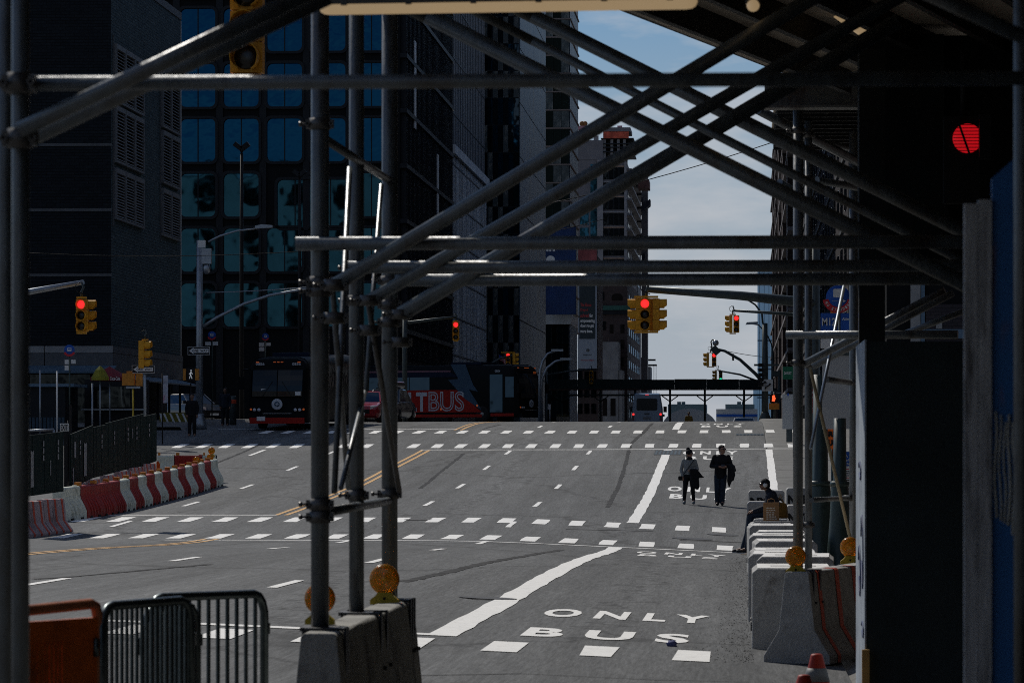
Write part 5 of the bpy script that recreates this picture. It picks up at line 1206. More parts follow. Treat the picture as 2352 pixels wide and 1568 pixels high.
# ------------------------------------------------------------------ traffic signals
def sig_head(e, c, ang, s=0.21, lit=0, n=3, lamp=None, m=None):
    """signal head: box, lenses and cut-away visors; ang = direction it faces, measured from -Y"""
    m = m or YEL; c = Vector(c); f_ = Vector((math.sin(ang), -math.cos(ang), 0)); sd = Vector((math.cos(ang), math.sin(ang), 0)); w = s*1.32; h = s*1.28; dp = s*0.75
    mb = MB()
    for k in range(n):
        zc = c+Vector((0,0,(n-1)/2*h-k*h)); mb.obox(zc-sd*w/2-f_*dp-Vector((0,0,h/2-0.006)), sd*w, f_*dp, (0,0,h-0.012))
    mb.obox(c-sd*w*0.42-f_*(dp-0.01)-Vector((0,0,n*h/2)), sd*w*0.84, f_*(dp-0.03), (0,0,n*h)); mb.build('housing', m, e)
    for k in range(n):
        zc = c+Vector((0,0,(n-1)/2*h-k*h)); q = zc+f_*0.003
        on = (k == lit); lm = (lamp or REDLAMP) if on else DARKLENS
        MB().lathe(q, f_, [(s*0.5,0),(s*0.48,s*0.05),(s*0.3,s*0.1),(0.002,s*0.12)], 20).build('lens', lm, e)
        vs_ = []; fs_ = []; nn = 14
        for j in range(nn+1):
            t = R(-62+304*j/nn); lv = s*(0.92 if math.sin(t) > -0.35 else 0.62)
            for (rr, l) in ((s*0.55,0),(s*0.55,lv),(s*0.58,lv),(s*0.58,0)): vs_.append(q+sd*math.cos(t)*rr+Vector((0,0,math.sin(t)*rr))+f_*l)
        for j in range(nn):
            for a in range(3): fs_.append((4*j+a,4*j+a+1,4*j+5+a,4*j+4+a))
        MB().add(vs_, fs_).build('visor', m, e)
def signal(px, py, d, heads, label, s=0.21, hang=True, m=None, group='hanging traffic signals'):
    c = P(px,py,d); e = empty('traffic_signal', c, label, 'traffic light', group)
    for (off, ang, lit, lamp) in heads: sig_head(e, c+Vector(off), ang, s, lit, 3, lamp, m)
    if hang:
        w = max(0.12, max(abs(h[0][0]) for h in heads)-0.02); z = s*1.28*1.5
        MB().box(c.x-w,c.x+w,c.y-0.03,c.y+0.12,c.z+z+0.01,c.z+z+0.06).build('bracket', m or YEL, e); MB().box(c.x-w,c.x+w,c.y-0.03,c.y+0.12,c.z-z-0.06,c.z-z-0.01).build('bracket', m or YEL, e)
        MB().path([c+Vector((0,0.04,z+0.06)), c+Vector((0.0,0.04,z+0.2)), c+Vector((0.05,0.04,z+0.3)), c+Vector((0.0,0.04,z+0.42))], 0.03, 8).build('hanger', POLEG, e)
        MB().path([c+Vector((-0.03,0,z+0.42)), c+Vector((-0.16,0,z+0.34)), c+Vector((-0.12,0,z+0.2)), c+Vector((0.1,0,z+0.1))], 0.012, 6).build('cable', BLACK, e)
    return e
H = math.pi/2
c4 = [((-0.03,0,0),0,0,None),((-0.27,0.18,0.0),-H,9,None),((0.32,0.18,0.0),H,9,None),((0.2,0.34,0),math.pi,9,None)]
signal(1484,722,96,c4,'large yellow four way traffic signal showing red against the sky')
signal(187,724,96,[((0,0,0),0,0,None),((0.12,0.30,0),H,9,None)],'yellow traffic signal showing red below the grey arm at left')
signal(560,60,32,[((0.02,0,0),0,9,None)],'large unlit yellow traffic signal cut off at the top',0.205)
signal(1683,744,170,[((0.16,0,0),0,0,None),((-0.16,0.15,0),-H,9,None)],'small dark traffic signal showing red, highest of the far three',0.20)
signal(1632,826,235,[((0.22,0,0),0,0,None),((-0.25,0.1,0),-H,9,None)],'small dark traffic signal showing red below the curved mast arm',0.21)
signal(1649,863,310,[((0.22,0,0),0,2,GREENLAMP),((-0.25,0.1,0),-H,9,None)],'smallest traffic signal showing green above the far shed',0.22)
signal(1047,760,205,[((0,0,0),0,0,None)],'small traffic signal showing red before the pale fin building',0.26)
signal(1167,826,240,[((0,0,0),0,0,None),((0.45,0.1,0),H,9,None)],'small traffic signal showing red just above the turning bus roof',0.22)
signal(1358,866,300,[((0,0,0),0,9,None)],'tiny unlit traffic signal beside the pale banner',0.24)
signal(333,814,150,[((0,0,0),H*0.92,9,None)],'narrow yellow traffic signal seen edge on above the one way sign',0.28)
# red light close by, in the dark under the shed
c = P(2222,318,29.7); e = empty('traffic_signal', c, 'dark traffic signal glowing red in the gloom under the shed', 'traffic light')
MB().box(c.x-0.18,c.x+0.095,c.y+0.004,c.y+0.16,c.z-0.5,c.z+0.17).build('housing', BLACK, e)
MB().lathe(c, (0,-1,0), [(0.114,0),(0.112,0.012),(0.06,0.022),(0.002,0.025)], 28).build('lens', mat('glowing_red_lens',(0.4,0.01,0.01),0.4,0,0.4,30,emit=(1.0,0.01,0.02),estr=0.42), e)
m = MB()
for k in range(9): zz = c.z-0.1+0.025*k; m.box(c.x-0.11,c.x+0.09,c.y-0.029,c.y-0.026,zz,zz+0.006)
o = m.build('lens_ribs', BLACK, e); o['kind'] = 'stuff'
MB().bar(c+Vector((-0.085,-0.05,0.16)), c+Vector((0.022,-0.05,-0.15)), 0.016, 0.02, (0,1,0)).build('guard_bar', BLACK, e)
MB().box(c.x+0.085,c.x+0.17,c.y-0.16,c.y+0.0,c.z-0.17,c.z+0.17).build('visor', BLACK, e)
MB().tube((c.x-0.02,c.y+0.1,c.z+0.17),(c.x-0.02,c.y+0.1,ZD-0.2),0.03,8).build('hanger', BLACK, e)

# ------------------------------------------------------------------ masts, lamps, wires
def mast(name, label, cat, pole, arm, r0, r1, m, group=None, extra=None):
    (px, py0, py1, d) = pole; x, y = PX(px,d); g = ground(x,y)+0.01
    e = empty(name, (x,y,g), label, cat, group)
    if py1 is not None: MB().path([(x,y,g),(x,y,g+(P(px,py1,d).z-g)*0.5),(x,y,P(px,py1,d).z)], r0, 10, r0*0.75).build('pole', m, e)
    if py1 is not None: MB().lathe((x,y,g), (0,0,1), [(r0*1.9,0),(r0*1.8,0.25),(r0*1.1,0.6),(r0*1.05,0.65)], 12).build('base', m, e)
    if arm: MB().path([P(*a) for a in arm], r0*0.55 if r1 is None else r1, 8, (r0*0.4 if r1 is None else r1*0.6)).build('arm', m, e)
    return e
mast('signal_mast','silver signal arm reaching in from the left edge','signal mast',(-260,1200,600,97),[(-260,690,97),(62,671,97),(192,648,96.5)],0.12,0.10,POLES,'signal masts')
mast('signal_mast','thick dark signal arm below the triple scaffold beams','signal mast',(1872,1100,560,96.5),[(1872,697,96.5),(1700,679,96.5),(1484,664,96.3)],0.15,0.14,POLEG,'signal masts')
mast('signal_mast','straight dark signal arm ahead of the blue tower','signal mast',(1860,900,650,170),[(1860,725,170),(1780,719,170),(1683,713,170)],0.12,0.09,POLEG,'signal masts')
e = mast('signal_mast','stout dark pole with curved signal arm and arrow sign','signal mast',(1757,960,742,235),[(1760,886,235),(1735,858,235),(1700,826,235),(1665,806,235),(1636,799,235)],0.22,0.12,POLEG,'signal masts')
for k in range(5): q = P(1750,838+11*k,234.5); MB().box(q.x-0.22,q.x+0.1,q.y-0.15,q.y+0.15,q.z-0.12,q.z+0.1).build('step_bracket', BLACK, e)
MB().path([P(1752,742,235),P(1750,720,235),P(1735,700,235),P(1712,685,235),P(1690,682,235)],0.06,8,0.05).build('lamp_arm', POLEG, e)
q = P(1690,682,235); MB().prism([(0,0),(0.9,0.08),(0.9,0.24),(0.1,0.2)], q-Vector((0.45,0.15,0.08)), (1,0,0),(0,0,1),(0,0.3,0)).build('lamp_head', POLES, e)
MB().bar(P(1732,838,235),P(1790,838,235),0.12,0.12).build('crosspiece', POLEG, e)
q = P(1640,790,235); MB().path([P(1636,800,235),P(1633,785,235),P(1636,780,235),P(1641,781,235)],0.04,6).build('camera_arm', BLACK, e); MB().lathe(q+Vector((0.1,0,-0.1)),(0,0,1),[(0.02,-0.02),(0.17,0.05),(0.2,0.2),(0.12,0.34)],10).build('camera_dome', POLES, e)
MB().bar(P(1637,797,234.6),P(1650,812,234.6),0.35,0.4).build('camera_box', POLEG, e)
MB().tube(P(1683,812,235),P(1684,828,235),0.06,6).build('drop_rod', BLACK, e)
e2 = empty('arrow_sign', P(1762,884,234.4), 'white sign with straight and right turn arrows on the stout pole', 'sign')
px_box(MB(),1750,1775,871,898,234.4,-0.02,0.02).build('plate', SIGNW, e2)
MB().bar(P(1757,896,234.3),P(1757,880,234.3),0.02,0.09,(0,1,0)).build('arrow', SIGNK, e2)
MB().add([P(1752.5,880,234.3),P(1761.5,880,234.3),P(1757,873.5,234.3)],[(0,1,2)]).add([P(1766,880,234.3),P(1772,881,234.3),P(1767.5,886,234.3)],[(0,1,2)]).build('arrow_head', SIGNK, e2)
MB().path([P(1757,893,234.3),P(1760,888,234.3),P(1768,883.5,234.3)],0.045,6).build('arrow', SIGNK, e2)
mast('signal_mast','thin curved signal arm nearest the far shed','signal mast',(1790,940,850,310),[(1788,898,310),(1745,877,310),(1700,860,310),(1650,851,310)],0.15,0.10,POLEG,'signal masts')
e = mast('street_lamp','street lamp with a short curved arm before the blue tower','street lamp',(1774,960,800,280),[(1778,830,280),(1772,790,280),(1760,765,280),(1742,746,280),(1728,744,280)],0.11,0.06,POLEG,'street lamps')
q = P(1728,744,280); MB().prism([(0,0),(0.9,0.05),(0.9,0.22),(0.1,0.18)], q-Vector((0.5,0.15,0.05)), (1,0,0),(0,0,1),(0,0.3,0)).build('lamp_head', POLES, e)
for k,(py,w) in enumerate(((902,0),(858,0.35))): q = P(1782,py,279.6); MB().box(q.x-0.3,q.x+0.3,q.y-0.15,q.y+0.1,q.z-0.2,q.z+0.2).build('cabinet', POLEG, e)
MB().bar(P(1768,902-0,279),P(1794,902,279),0.1,0.08).build('crosspiece', POLES, e)
# left lamp standard with camera boxes
e = mast('street_lamp','silver lamp standard with camera box, right of the brick building','street lamp',(458,995,552,165),[(478,556,165),(505,542,165),(545,530,165),(590,525,165)],0.17,0.05,POLES,'street lamps')
q = P(605,523,165); MB().prism([(0,0.02),(0.75,0.06),(0.75,0.16),(0.3,0.2),(0,0.14)], q-Vector((0.35,0.12,0.06)), (1,0,0),(0,0,1),(0,0.26,0)).build('lamp_head', POLES, e)
px_box(MB(),455,472,552,569,164.6,-0.1,0.1).build('equipment_box', SIGNW, e); px_box(MB(),464,486,571,606,164.5,-0.15,0.1).build('equipment_box', POLES, e)
q = P(475,622,164.5); MB().lathe(q,(0,0,1),[(0.03,-0.15),(0.14,-0.05),(0.16,0.15),(0.1,0.3)],10).build('camera_dome', POLES, e)
MB().path([P(466,750,165),P(500,728,165),P(560,698,165),P(620,678,165),P(700,664,165),P(790,655,165)],0.075,8,0.05).build('signal_arm', POLES, e)
for (px, py0, d) in ((555,352,196),(688,412,232)):
    x, y = PX(px,d); g = ground(x,y); e = empty('floodlight_mast',(x,y,g),'black floodlight mast with twin heads, %s one' % ('nearer' if px < 600 else 'farther'),'floodlight','floodlight masts before the black building')
    MB().path([(x,y,g),(x,y,(g+P(px,py0,d).z)/2),P(px,py0,d)],0.13,10,0.08).build('pole', BLACK, e)
    for sg in (-1,1):
        c = P(px,py0-8,d); u = Vector((sg*0.8,0,0.6)).normalized(); MB().obox(c+u*0.1+Vector((0,-0.2,-0.12)), u*0.45, (0,0.4,0), Vector((-u.z*sg,0,abs(u.x)))*0.24).build('head', BLACKF, e); MB().tube(P(px,py0,d), c+u*0.15, 0.04, 6).build('bracket', BLACK, e)
for (pts_, lab) in (([(1240,868,225),(1241,850,225),(1247,828,225),(1258,812,225),(1278,805,225)],'curved lamp arm, left of two before the corner building'),([(1243,900,228),(1245,870,228),(1256,845,228),(1275,830,228),(1298,825,228)],'curved lamp arm, right of two before the corner building')):
    x, y = PX(pts_[0][0],pts_[0][2]); g = ground(x,y); e = empty('street_lamp',(x,y,g),lab,'street lamp','street lamps')
    MB().path([(x,y,g)]+[P(*p) for p in pts_],0.10,8,0.06).build('pole', POLES, e); q = P(*pts_[-1]); MB().box(q.x-0.3,q.x+0.4,q.y-0.12,q.y+0.12,q.z-0.05,q.z+0.08).build('lamp_head', POLES, e)
for (arm, d, lab) in (([(930,742,205),(1000,733,205),(1047,728,205)],205,'thin signal arm reaching the red light by the fin building'),([(1095,862,240),(1120,840,240),(1150,822,240),(1185,815,240)],240,'curved signal arm rising above the bus roof'),([(1255,862,300),(1310,852,300),(1358,848,300)],300,'slim signal arm crossing the pale banner')):
    x, y = PX(arm[0][0],d); g = ground(x,y); e = empty('signal_mast',(x,y,g),lab,'signal mast','signal masts'); MB().path([P(*a) for a in arm],0.09,8,0.06).build('arm', POLEG, e); MB().tube((x,y,g),P(*arm[0])+Vector((0,0,0.3)),0.13,8).build('pole', POLEG, e)
e = mast('street_lamp','tall slim lamp standard before the black building','street lamp',(1096,980,740,230),[(1000,700,230),(1010,690,230),(1025,683,230)],0.10,0.06,POLEG,'street lamps') if False else None
x, y = PX(1144,262); g = ground(x,y); e = empty('flag',(x,y,g),'striped flag on a thin dark pole above the bus','flag')
MB().tube((x,y,g),P(1144,800,262),0.06,8).build('pole', BLACK, e)
m = MB(); 
fl = [[P(1145+17*a/6, 812+12*b/7+22*a/6*(0.6+0.1*math.sin(a*1.4)), 262)+Vector((0,0.12*math.sin(a*1.7+b*0.3),0)) for a in range(7)] for b in range(8)]
for k in range(7):
    m = MB(); m.add(fl[k]+fl[k+1],[(a,a+1,8+a,7+a) for a in range(6)]); m.build('stripe', SIGNR if k%2 == 0 else SIGNW, e)
m = MB(); m.add([p+Vector((0,-0.03,0)) for p in fl[0][:4]]+[p+Vector((0,-0.03,0)) for p in fl[4][:4]],[(a,a+1,5+a,4+a) for a in range(3)]); m.build('canton', SIGNB, e)
def wire(pts_, r, label):
    q = [P(*p) for p in pts_]; o = MB().path(q, r, 5).build('overhead_wire', BLACK if r < 0.02 else POLES, loc=q[0]); tag(o,label,'cable','overhead wires')
def sag(a, b, d0, d1, s, n=10): return [(a[0]+(b[0]-a[0])*k/n, a[1]+(b[1]-a[1])*k/n+s*4*(k/n)*(1-k/n), d0+(d1-d0)*k/n) for k in range(n+1)]
wire(sag((20,578),(790,570),120,120,14),0.011,'long sagging wire across the dark brick building')
wire(sag((470,672),(800,650),165,165,4),0.022,'wire beside the silver signal arm at left')
wire(sag((1250,470),(1840,305),150,150,10),0.018,'thin wire slanting up across the sky to the corner scaffold')
wire(sag((1660,804),(1790,822),235,235,3),0.018,'short wire behind the curved mast arm')
wire(sag((980,575),(1400,500),180,180,10),0.014,'thin wire in front of the chequered tower')

# ------------------------------------------------------------------ signs
def post_to(e, px, d, pyt, r=0.03, m=None):
    x, y = PX(px,d); MB().tube((x,y,ground(x,y)),(x,y,P(px,pyt,d).z),r,8).build('post', m or POLEK, e)
def one_way(pa, pb, ya, yb_, d, pole_px, pole_top, label):
    x, y = PX(pole_px,d); e = empty('one_way_sign',(x,y,ground(x,y)),label,'sign','one way signs')
    px_box(MB(),pa,pb,ya,yb_,d,-0.13,-0.10).build('plate', SIGNK, e)
    c = P(pa,(ya+yb_)/2,d); w = (pb-pa)*d/FPX; h = (yb_-ya)*d/FPX; yy = c.y-0.135-0.0; o = Vector((c.x,PX((pa+pb)/2,d)[1]-0.133,c.z))
    MB().prism([(0.06*w,0),(0.26*w,0.38*h),(0.26*w,0.24*h),(0.94*w,0.24*h),(0.94*w,-0.24*h),(0.26*w,-0.24*h),(0.26*w,-0.38*h)][::-1], o, (1,0,0),(0,0,1),(0,-0.002,0)).build('arrow', SIGNW, e)
    m = MB()
    for (a,b,c2,d2) in ((0,w,0.46*h,0.5*h),(0,w,-0.5*h,-0.46*h),(0,0.015*w,-0.46*h,0.46*h),(0.985*w,w,-0.46*h,0.46*h)): m.box(o.x+a,o.x+b,o.y-0.004,o.y-0.001,o.z+c2,o.z+d2)
    m.build('border', SIGNW, e)
    lettering('print','ONE  WAY',o+Vector((0.20*w,-0.003,-0.15*h)),(0.70*w,0,0),(0,0,0.30*h),SIGNK,e,0.02)
    if pole_top: post_to(e,pole_px,d,pole_top,0.055,POLES)
one_way(304,356,839,857,150,333,790,'ONE WAY sign with arrow to the left, under the yellow signal')
one_way(432,483,796,815,164.4,458,None,'ONE WAY sign with arrow to the left, on the silver lamp standard')
# pedestrian signal backs and faces
e = empty('pedestrian_signal',P(302,870,148),'orange pedestrian signal boxes seen from behind on a yellow post','pedestrian signal')
px_box(MB(),281,309,857,885,148,-0.1,0.15).build('box', mat('faded_signal_orange',(0.50,0.20,0.03),0.5,0,0.25,8), e); px_box(MB(),312,326,857,886,148,-0.05,0.2).build('box', MATS['faded_signal_orange'], e); px_box(MB(),291,303,852,857,148,-0.03,0.1).build('cap', MATS['faded_signal_orange'], e)
px_box(MB(),289,322,887,892,148,-0.02,0.08).build('bracket', POLES, e); post_to(e,306,148.05,890,0.03,LHOUSE)
e = empty('pedestrian_signal',P(438,860,160),'pedestrian signal with a white walking figure left of the lamp standard','pedestrian signal','pedestrian signals with a lit face')
px_box(MB(),425,452,845,875,160,-0.02,0.2).build('box', BLACK, e); px_box(MB(),421,427.5,847,873,160,-0.12,0.1).build('side', MATS['faded_signal_orange'], e); px_box(MB(),449,457,847,873,160,-0.12,0.1).build('side', MATS['faded_signal_orange'], e)
q = P(438,860,159.9); m = MB(); m.ball(q+Vector((0.02,-0.03,0.17)),0.035,8,5,(1,0.3,1))
for (a,b) in (((0.02,0.12),(0.0,0.0)),((0.0,0.0),(-0.05,-0.17)),((0.0,0.0),(0.06,-0.17)),((0.02,0.1),(0.08,0.02)),((0.02,0.1),(-0.06,0.01))): m.bar(q+Vector((a[0],-0.03,a[1])),q+Vector((b[0],-0.03,b[1])),0.035,0.01,(0,1,0))
m.build('walking_figure', WALKLAMP, e); post_to(e,438,160.15,880,0.03,BLACK)
e = empty('pedestrian_signal',P(1777,915,230),'pedestrian signal with a glowing orange hand beside the stout pole','pedestrian signal','pedestrian signals with a lit face')
px_box(MB(),1768,1788,905,925,230,-0.02,0.3).build('box', BLACK, e); px_box(MB(),1766,1790,925.5,940,230,0,0.4).build('lower_box', MATS['faded_signal_orange'], e)
q = P(1777,915,229.9); m = MB(); m.prism([(-0.11,-0.16),(-0.09,0.0),(-0.09,0.15),(-0.03,0.2),(0.03,0.22),(0.08,0.15),(0.08,0.03),(0.13,0.06),(0.08,-0.1),(0.05,-0.18)][::-1], q+Vector((0,-0.025,0)),(1,0,0),(0,0,1),(0,-0.01,0)); m.build('hand', ORANGELAMP, e); post_to(e,1779,230.2,900,0.07,POLEG)
# bus stop signs, left
def bus_stop(px, py, d, r, label, plates, pole=True):
    x, y = PX(px,d); e = empty('bus_stop_sign',(x,y,ground(x,y)),label,'sign','round blue bus stop signs'); c = Vector((x,y-0.05,P(px,py,d).z))
    MB().lathe(c,(0,-1,0),[(r,0),(r,0.02),(0.002,0.021)],24).build('disc', SIGNB, e)
    b = MB(); b.prism(rrect(r*0.8,r*0.62,r*0.12,3),c+Vector((0,-0.024,r*0.12)),(1,0,0),(0,0,1),(0,-0.004,0)); b.build('bus_symbol', SIGNW, e)
    MB().prism(rrect(r*0.55,r*0.2,r*0.05,2),c+Vector((0,-0.029,r*0.2)),(1,0,0),(0,0,1),(0,-0.003,0)).build('bus_symbol_window', SIGNB, e)
    m = MB(); n = 10; vs_ = []
    for k in range(n+1):
        t = R(205+130*k/n); vs_ += [c+Vector((math.cos(t)*r*rr,-0.024,math.sin(t)*r*rr)) for rr in (0.78,1.18)]
    m.add(vs_,[(2*k,2*k+1,2*k+3,2*k+2) for k in range(n)]); m.build('red_band', SIGNR, e)
    for (a,b_,ya,yb_) in plates: px_box(MB(),a,b_,ya,yb_,d,-0.05,-0.03).build('plate', SIGNW, e)
    MB().tube((x,y,ground(x,y)),(x,y,c.z+r*0.4),0.03,8).build('post', POLEK, e); return e
bus_stop(160,804,153,0.215,'round blue bus stop sign with white plates by the brick building',((149,158,826,836),(149,158,839,850),(164,174,826,835)))
bus_stop(487,770,178,0.19,'round blue bus stop sign right of the silver lamp standard',((472,485,785,793),(489,501,785,793)))
bus_stop(610,773,190,0.17,'round blue bus stop sign above the front of the bus',((595,607,787,795),(595,607,797,806),(612,622,787,794)))
# exit sign and site poles on the left
x, y = PX(149,101.6); e = empty('exit_sign',(x,y,ground(x,y)),'white EXIT sign with black letters beside the fence gap','sign')
px_box(MB(),138,159,972,990,101.6,-0.02,0.0).build('plate', SIGNW, e); lettering('print','EXIT',P(140,988,101.55)-Vector((0,0.03,0)),(16*101.5/FPX,0,0),(0,0,13*101.5/FPX),SIGNK,e,0.03); post_to(e,157,101.8,965,0.025,BLACK)
for (px, d, yt, m_, lab) in ((131,152,852,SIGNW,'slim white pole on the building site'),(92,154,850,POLES,'slim grey pole on the building site'),(212,153,880,POLES,'thin pole holding up the yellow tent umbrella')):
    x, y = PX(px,d); o = MB().tube((x,y,ground(x,y)),(x,y,P(px,yt,d).z),0.035,8).build('site_pole', m_, loc=(x,y,ground(x,y))); tag(o,lab,'pole')
o = MB(); 
for (a, b) in (((60,989,104),(124,986,104)),((124,986,104),(124,1040,104))): o.tube(P(*a),P(*b),0.03,8)
o = o.build('site_rail', POLES, loc=P(124,1040,104)); tag(o,'bent grey rail round the dark site opening','railing')
# yellow tent-shaped cart umbrella and red parasol
x, y = PX(230,154); e = empty('cart_umbrella',(x,y,ground(x,y)),'pointed yellow green cart umbrella before the dark shop front','umbrella')
za = P(230,873,154).z; zb_ = P(230,839,154).z; w = 20*154/FPX; m = MB(); n = 8; YG = mat('umbrella_yellow',(0.20,0.19,0.02),0.7,0,0.25,4)
for k in range(n):
    t0 = 2*math.pi*k/n; t1 = 2*math.pi*(k+1)/n
    def pp(t, rr, z): return (x+math.cos(t)*rr,y+math.sin(t)*rr,z)
    m.add([pp(t0,w,za),pp(t1,w,za),pp(t1,w*1.0,za+0.12),pp(t0,w*1.0,za+0.12)],[(0,1,2,3)]).add([pp(t0,w,za+0.12),pp(t1,w,za+0.12),pp(t1,w*0.55,zb_-0.18),pp(t0,w*0.55,zb_-0.18)],[(0,1,2,3)]).add([pp(t0,w*0.55,zb_-0.18),pp(t1,w*0.55,zb_-0.18),(x,y,zb_)],[(0,1,2)])
m.build('canopy', YG, e); MB().tube((x,y,ground(x,y)),(x,y,zb_-0.02),0.03,8).build('pole', POLES, e)
x, y = PX(252,157); e = empty('parasol',(x,y,ground(x,y)),'dark red parasol with white lettering behind the yellow umbrella','umbrella'); n = 10; w = 45*157/FPX
for k in range(n):
    t0 = 2*math.pi*k/n; t1 = 2*math.pi*(k+1)/n; za = P(0,866,157).z; zb_ = P(0,841,157).z
    m = MB().add([(x+math.cos(t0)*w,y+math.sin(t0)*w,za),(x+math.cos(t1)*w,y+math.sin(t1)*w,za),(x,y,zb_)],[(0,1,2)]).add([(x+math.cos(t0)*w,y+math.sin(t0)*w,za-0.15),(x+math.cos(t1)*w,y+math.sin(t1)*w,za-0.15),(x+math.cos(t1)*w,y+math.sin(t1)*w,za),(x+math.cos(t0)*w,y+math.sin(t0)*w,za)],[(0,1,2,3)])
    m.build('panel', mat('parasol_red',(0.16,0.012,0.02),0.7,0,0.2,4), e)
lettering('print','Coca-Cola',(x+0.14,y-w*0.985,P(0,868,157).z-0.10),(0.42,0,0),(0,0,0.14),SIGNW,e,0.02); MB().tube((x,y,ground(x,y)),(x,y,P(0,842,157).z),0.03,8).build('pole', POLES, e)
# food stand, wall of the site and striped planters
x0 = PX(185,159)[0]; x1 = PX(322,159)[0]; y0 = PX(250,159.5)[1]; g = ground(x0,y0); e = empty('food_stand',((x0+x1)/2,y0,g),'dark food stand under the umbrellas','food stand')
MB().box(x0,x1,y0+0.4,y0+2.0,g+0.2,g+2.3).build('body', BLACKF, e); MB().box(x0+0.25,x1-0.4,y0+0.33,y0+0.398,g+1.15,g+2.0).build('hatch', GLK, e); MB().box(x0-0.1,x1+0.1,y0+0.1,y0+0.397,g+1.02,g+1.08).build('counter', POLES, e)
for xx in (x0+0.4, x1-0.4): MB().tube((xx,y0+0.35,g+0.25),(xx,y0+0.55,g+0.25),0.25,14).build('wheel', BLACK, e)
x0 = PX(30,156)[0]; x1 = PX(150,156)[0]; y0 = PX(90,156)[1]; g = ground(x0,y0); e = empty('site_cabin',((x0+x1)/2,y0,g),'dark site cabin with ribbed blue panels at far left','site cabin')
MB().box(x0,x1,y0,y0+3,g,P(0,900,156).z+0.2).build('wall', BLACKF, e); MB().box(x0-0.1,x1+0.4,y0-0.2,y0+3,P(0,900,156).z+0.21,P(0,898,156).z+0.3).build('roof', AWN, e)
for k in range(14): xa = x0+(x1-x0)*k/14; MB().box(xa+0.02,xa+(x1-x0)/14-0.02,y0-0.05,y0-0.002,P(0,985,156).z,P(0,958,156).z).build('rib_panel', mat('ribbed_blue',(0.035,0.06,0.085),0.5,0.2,0.2,6), e)
x0 = PX(366,172)[0]; x1 = PX(435,172)[0]; y0 = PX(400,172)[1]; g = ground(x0,y0); e = empty('striped_barrier',((x0+x1)/2,y0,g),'yellow and white striped low barrier before the canopy','barrier')
MB().box(x0,x1,y0,y0+0.4,g,g+0.55).build('body', mat('ochre_paint',(0.14,0.12,0.02),0.7,0,0.3,4), e)
for k in range(5): MB().obox((x0+0.1+0.28*k,y0-0.004,g+0.02),(0.09,0,0),(0,-0.003,0),(-0.22 if k else -0.1,0,0.5)).build('stripe', SIGNW, e)
x, y = PX(380,152); e = empty('banner',P(380,905,152),'pale graffiti banner hanging at the edge of the food stand','banner')
px_box(MB(),374,386,862,925,152,-0.01,0.01).build('cloth', mat('banner_cloth',(0.30,0.34,0.42),0.7,0,0.5,3,dirt_or_reflection=(0.25,0.05,0.08),dscale=2), e); post_to(e,373,152,858,0.025,BLACK)
x, y = PX(535,172); e = empty('bollard_bin',(x,y,ground(x,y)),'grey post with a red collar beside the bus front','bollard'); MB().lathe((x,y,ground(x,y)),(0,0,1),[(0.16,0),(0.15,1.25),(0.13,1.3)],14).build('body', POLEG, e); MB().lathe((x,y,ground(x,y)+0.95),(0,0,1),[(0.155,0),(0.158,0.02),(0.158,0.16),(0.153,0.18)],14).build('collar', REDP, e)
# ------------------------------------------------------------------ right pavement: posts, panels, stop signs
def flared(px, d, r, yt, label):
    x, y = PX(px,d); g = ground(x,y)+kerb(y); e = empty('lamp_post',(x,y,g),label,'lamp post','dark green flared posts on the right pavement')
    zt = P(px,yt,d).z
    MB().lathe((x,y,g),(0,0,1),[(r*2.3,0),(r*2.3,0.06),(r*2.1,0.12),(r*1.5,0.9),(r*1.3,1.35),(r*1.18,1.42),(r,1.46),(r*0.92,zt-g)],16).build('shaft', POLEK, e); MB().lathe((x,y,g+1.36),(0,0,1),[(r*1.42,0),(r*1.5,0.04),(r*1.42,0.08)],16).build('collar', POLEK, e); return e
flared(1884,66,0.135,860,'stout dark green lamp post with a wide flared base')
flared(1929,57,0.10,960,'slim dark green post with flared base beside the arrivals panel')
x, y = PX(1922,60); e = empty('large_panel',(x,y,ground(x,y)),'large blank pale grey panel standing behind the corner scaffold','panel')
px_box(MB(),1889,1957,816,985,60,-0.02,0.02).build('board', mat('pale_panel',(0.37,0.38,0.375),0.6,0,0.06,1.5), e); px_box(MB(),1960,1964,816,1260,60,-0.03,0.03).build('post', POLEG, e)
px_box(MB(),1889,1957,810,816,60,-0.04,0.04).build('top_rail', POLEG, e)
x, y = PX(1806,150); e = empty('large_panel',(x,y,ground(x,y)),'small blank pale panel with blue tape beside the road','panel'); px_box(MB(),1797,1822,905,985,150,-0.02,0.02).build('board', MATS['pale_panel'], e); px_box(MB(),1808,1812,903,909,150,-0.03,-0.021).build('tape', SIGNB, e); px_box(MB(),1806,1820,985,1015,150,-0.02,0.02).build('leg', POLEG, e)
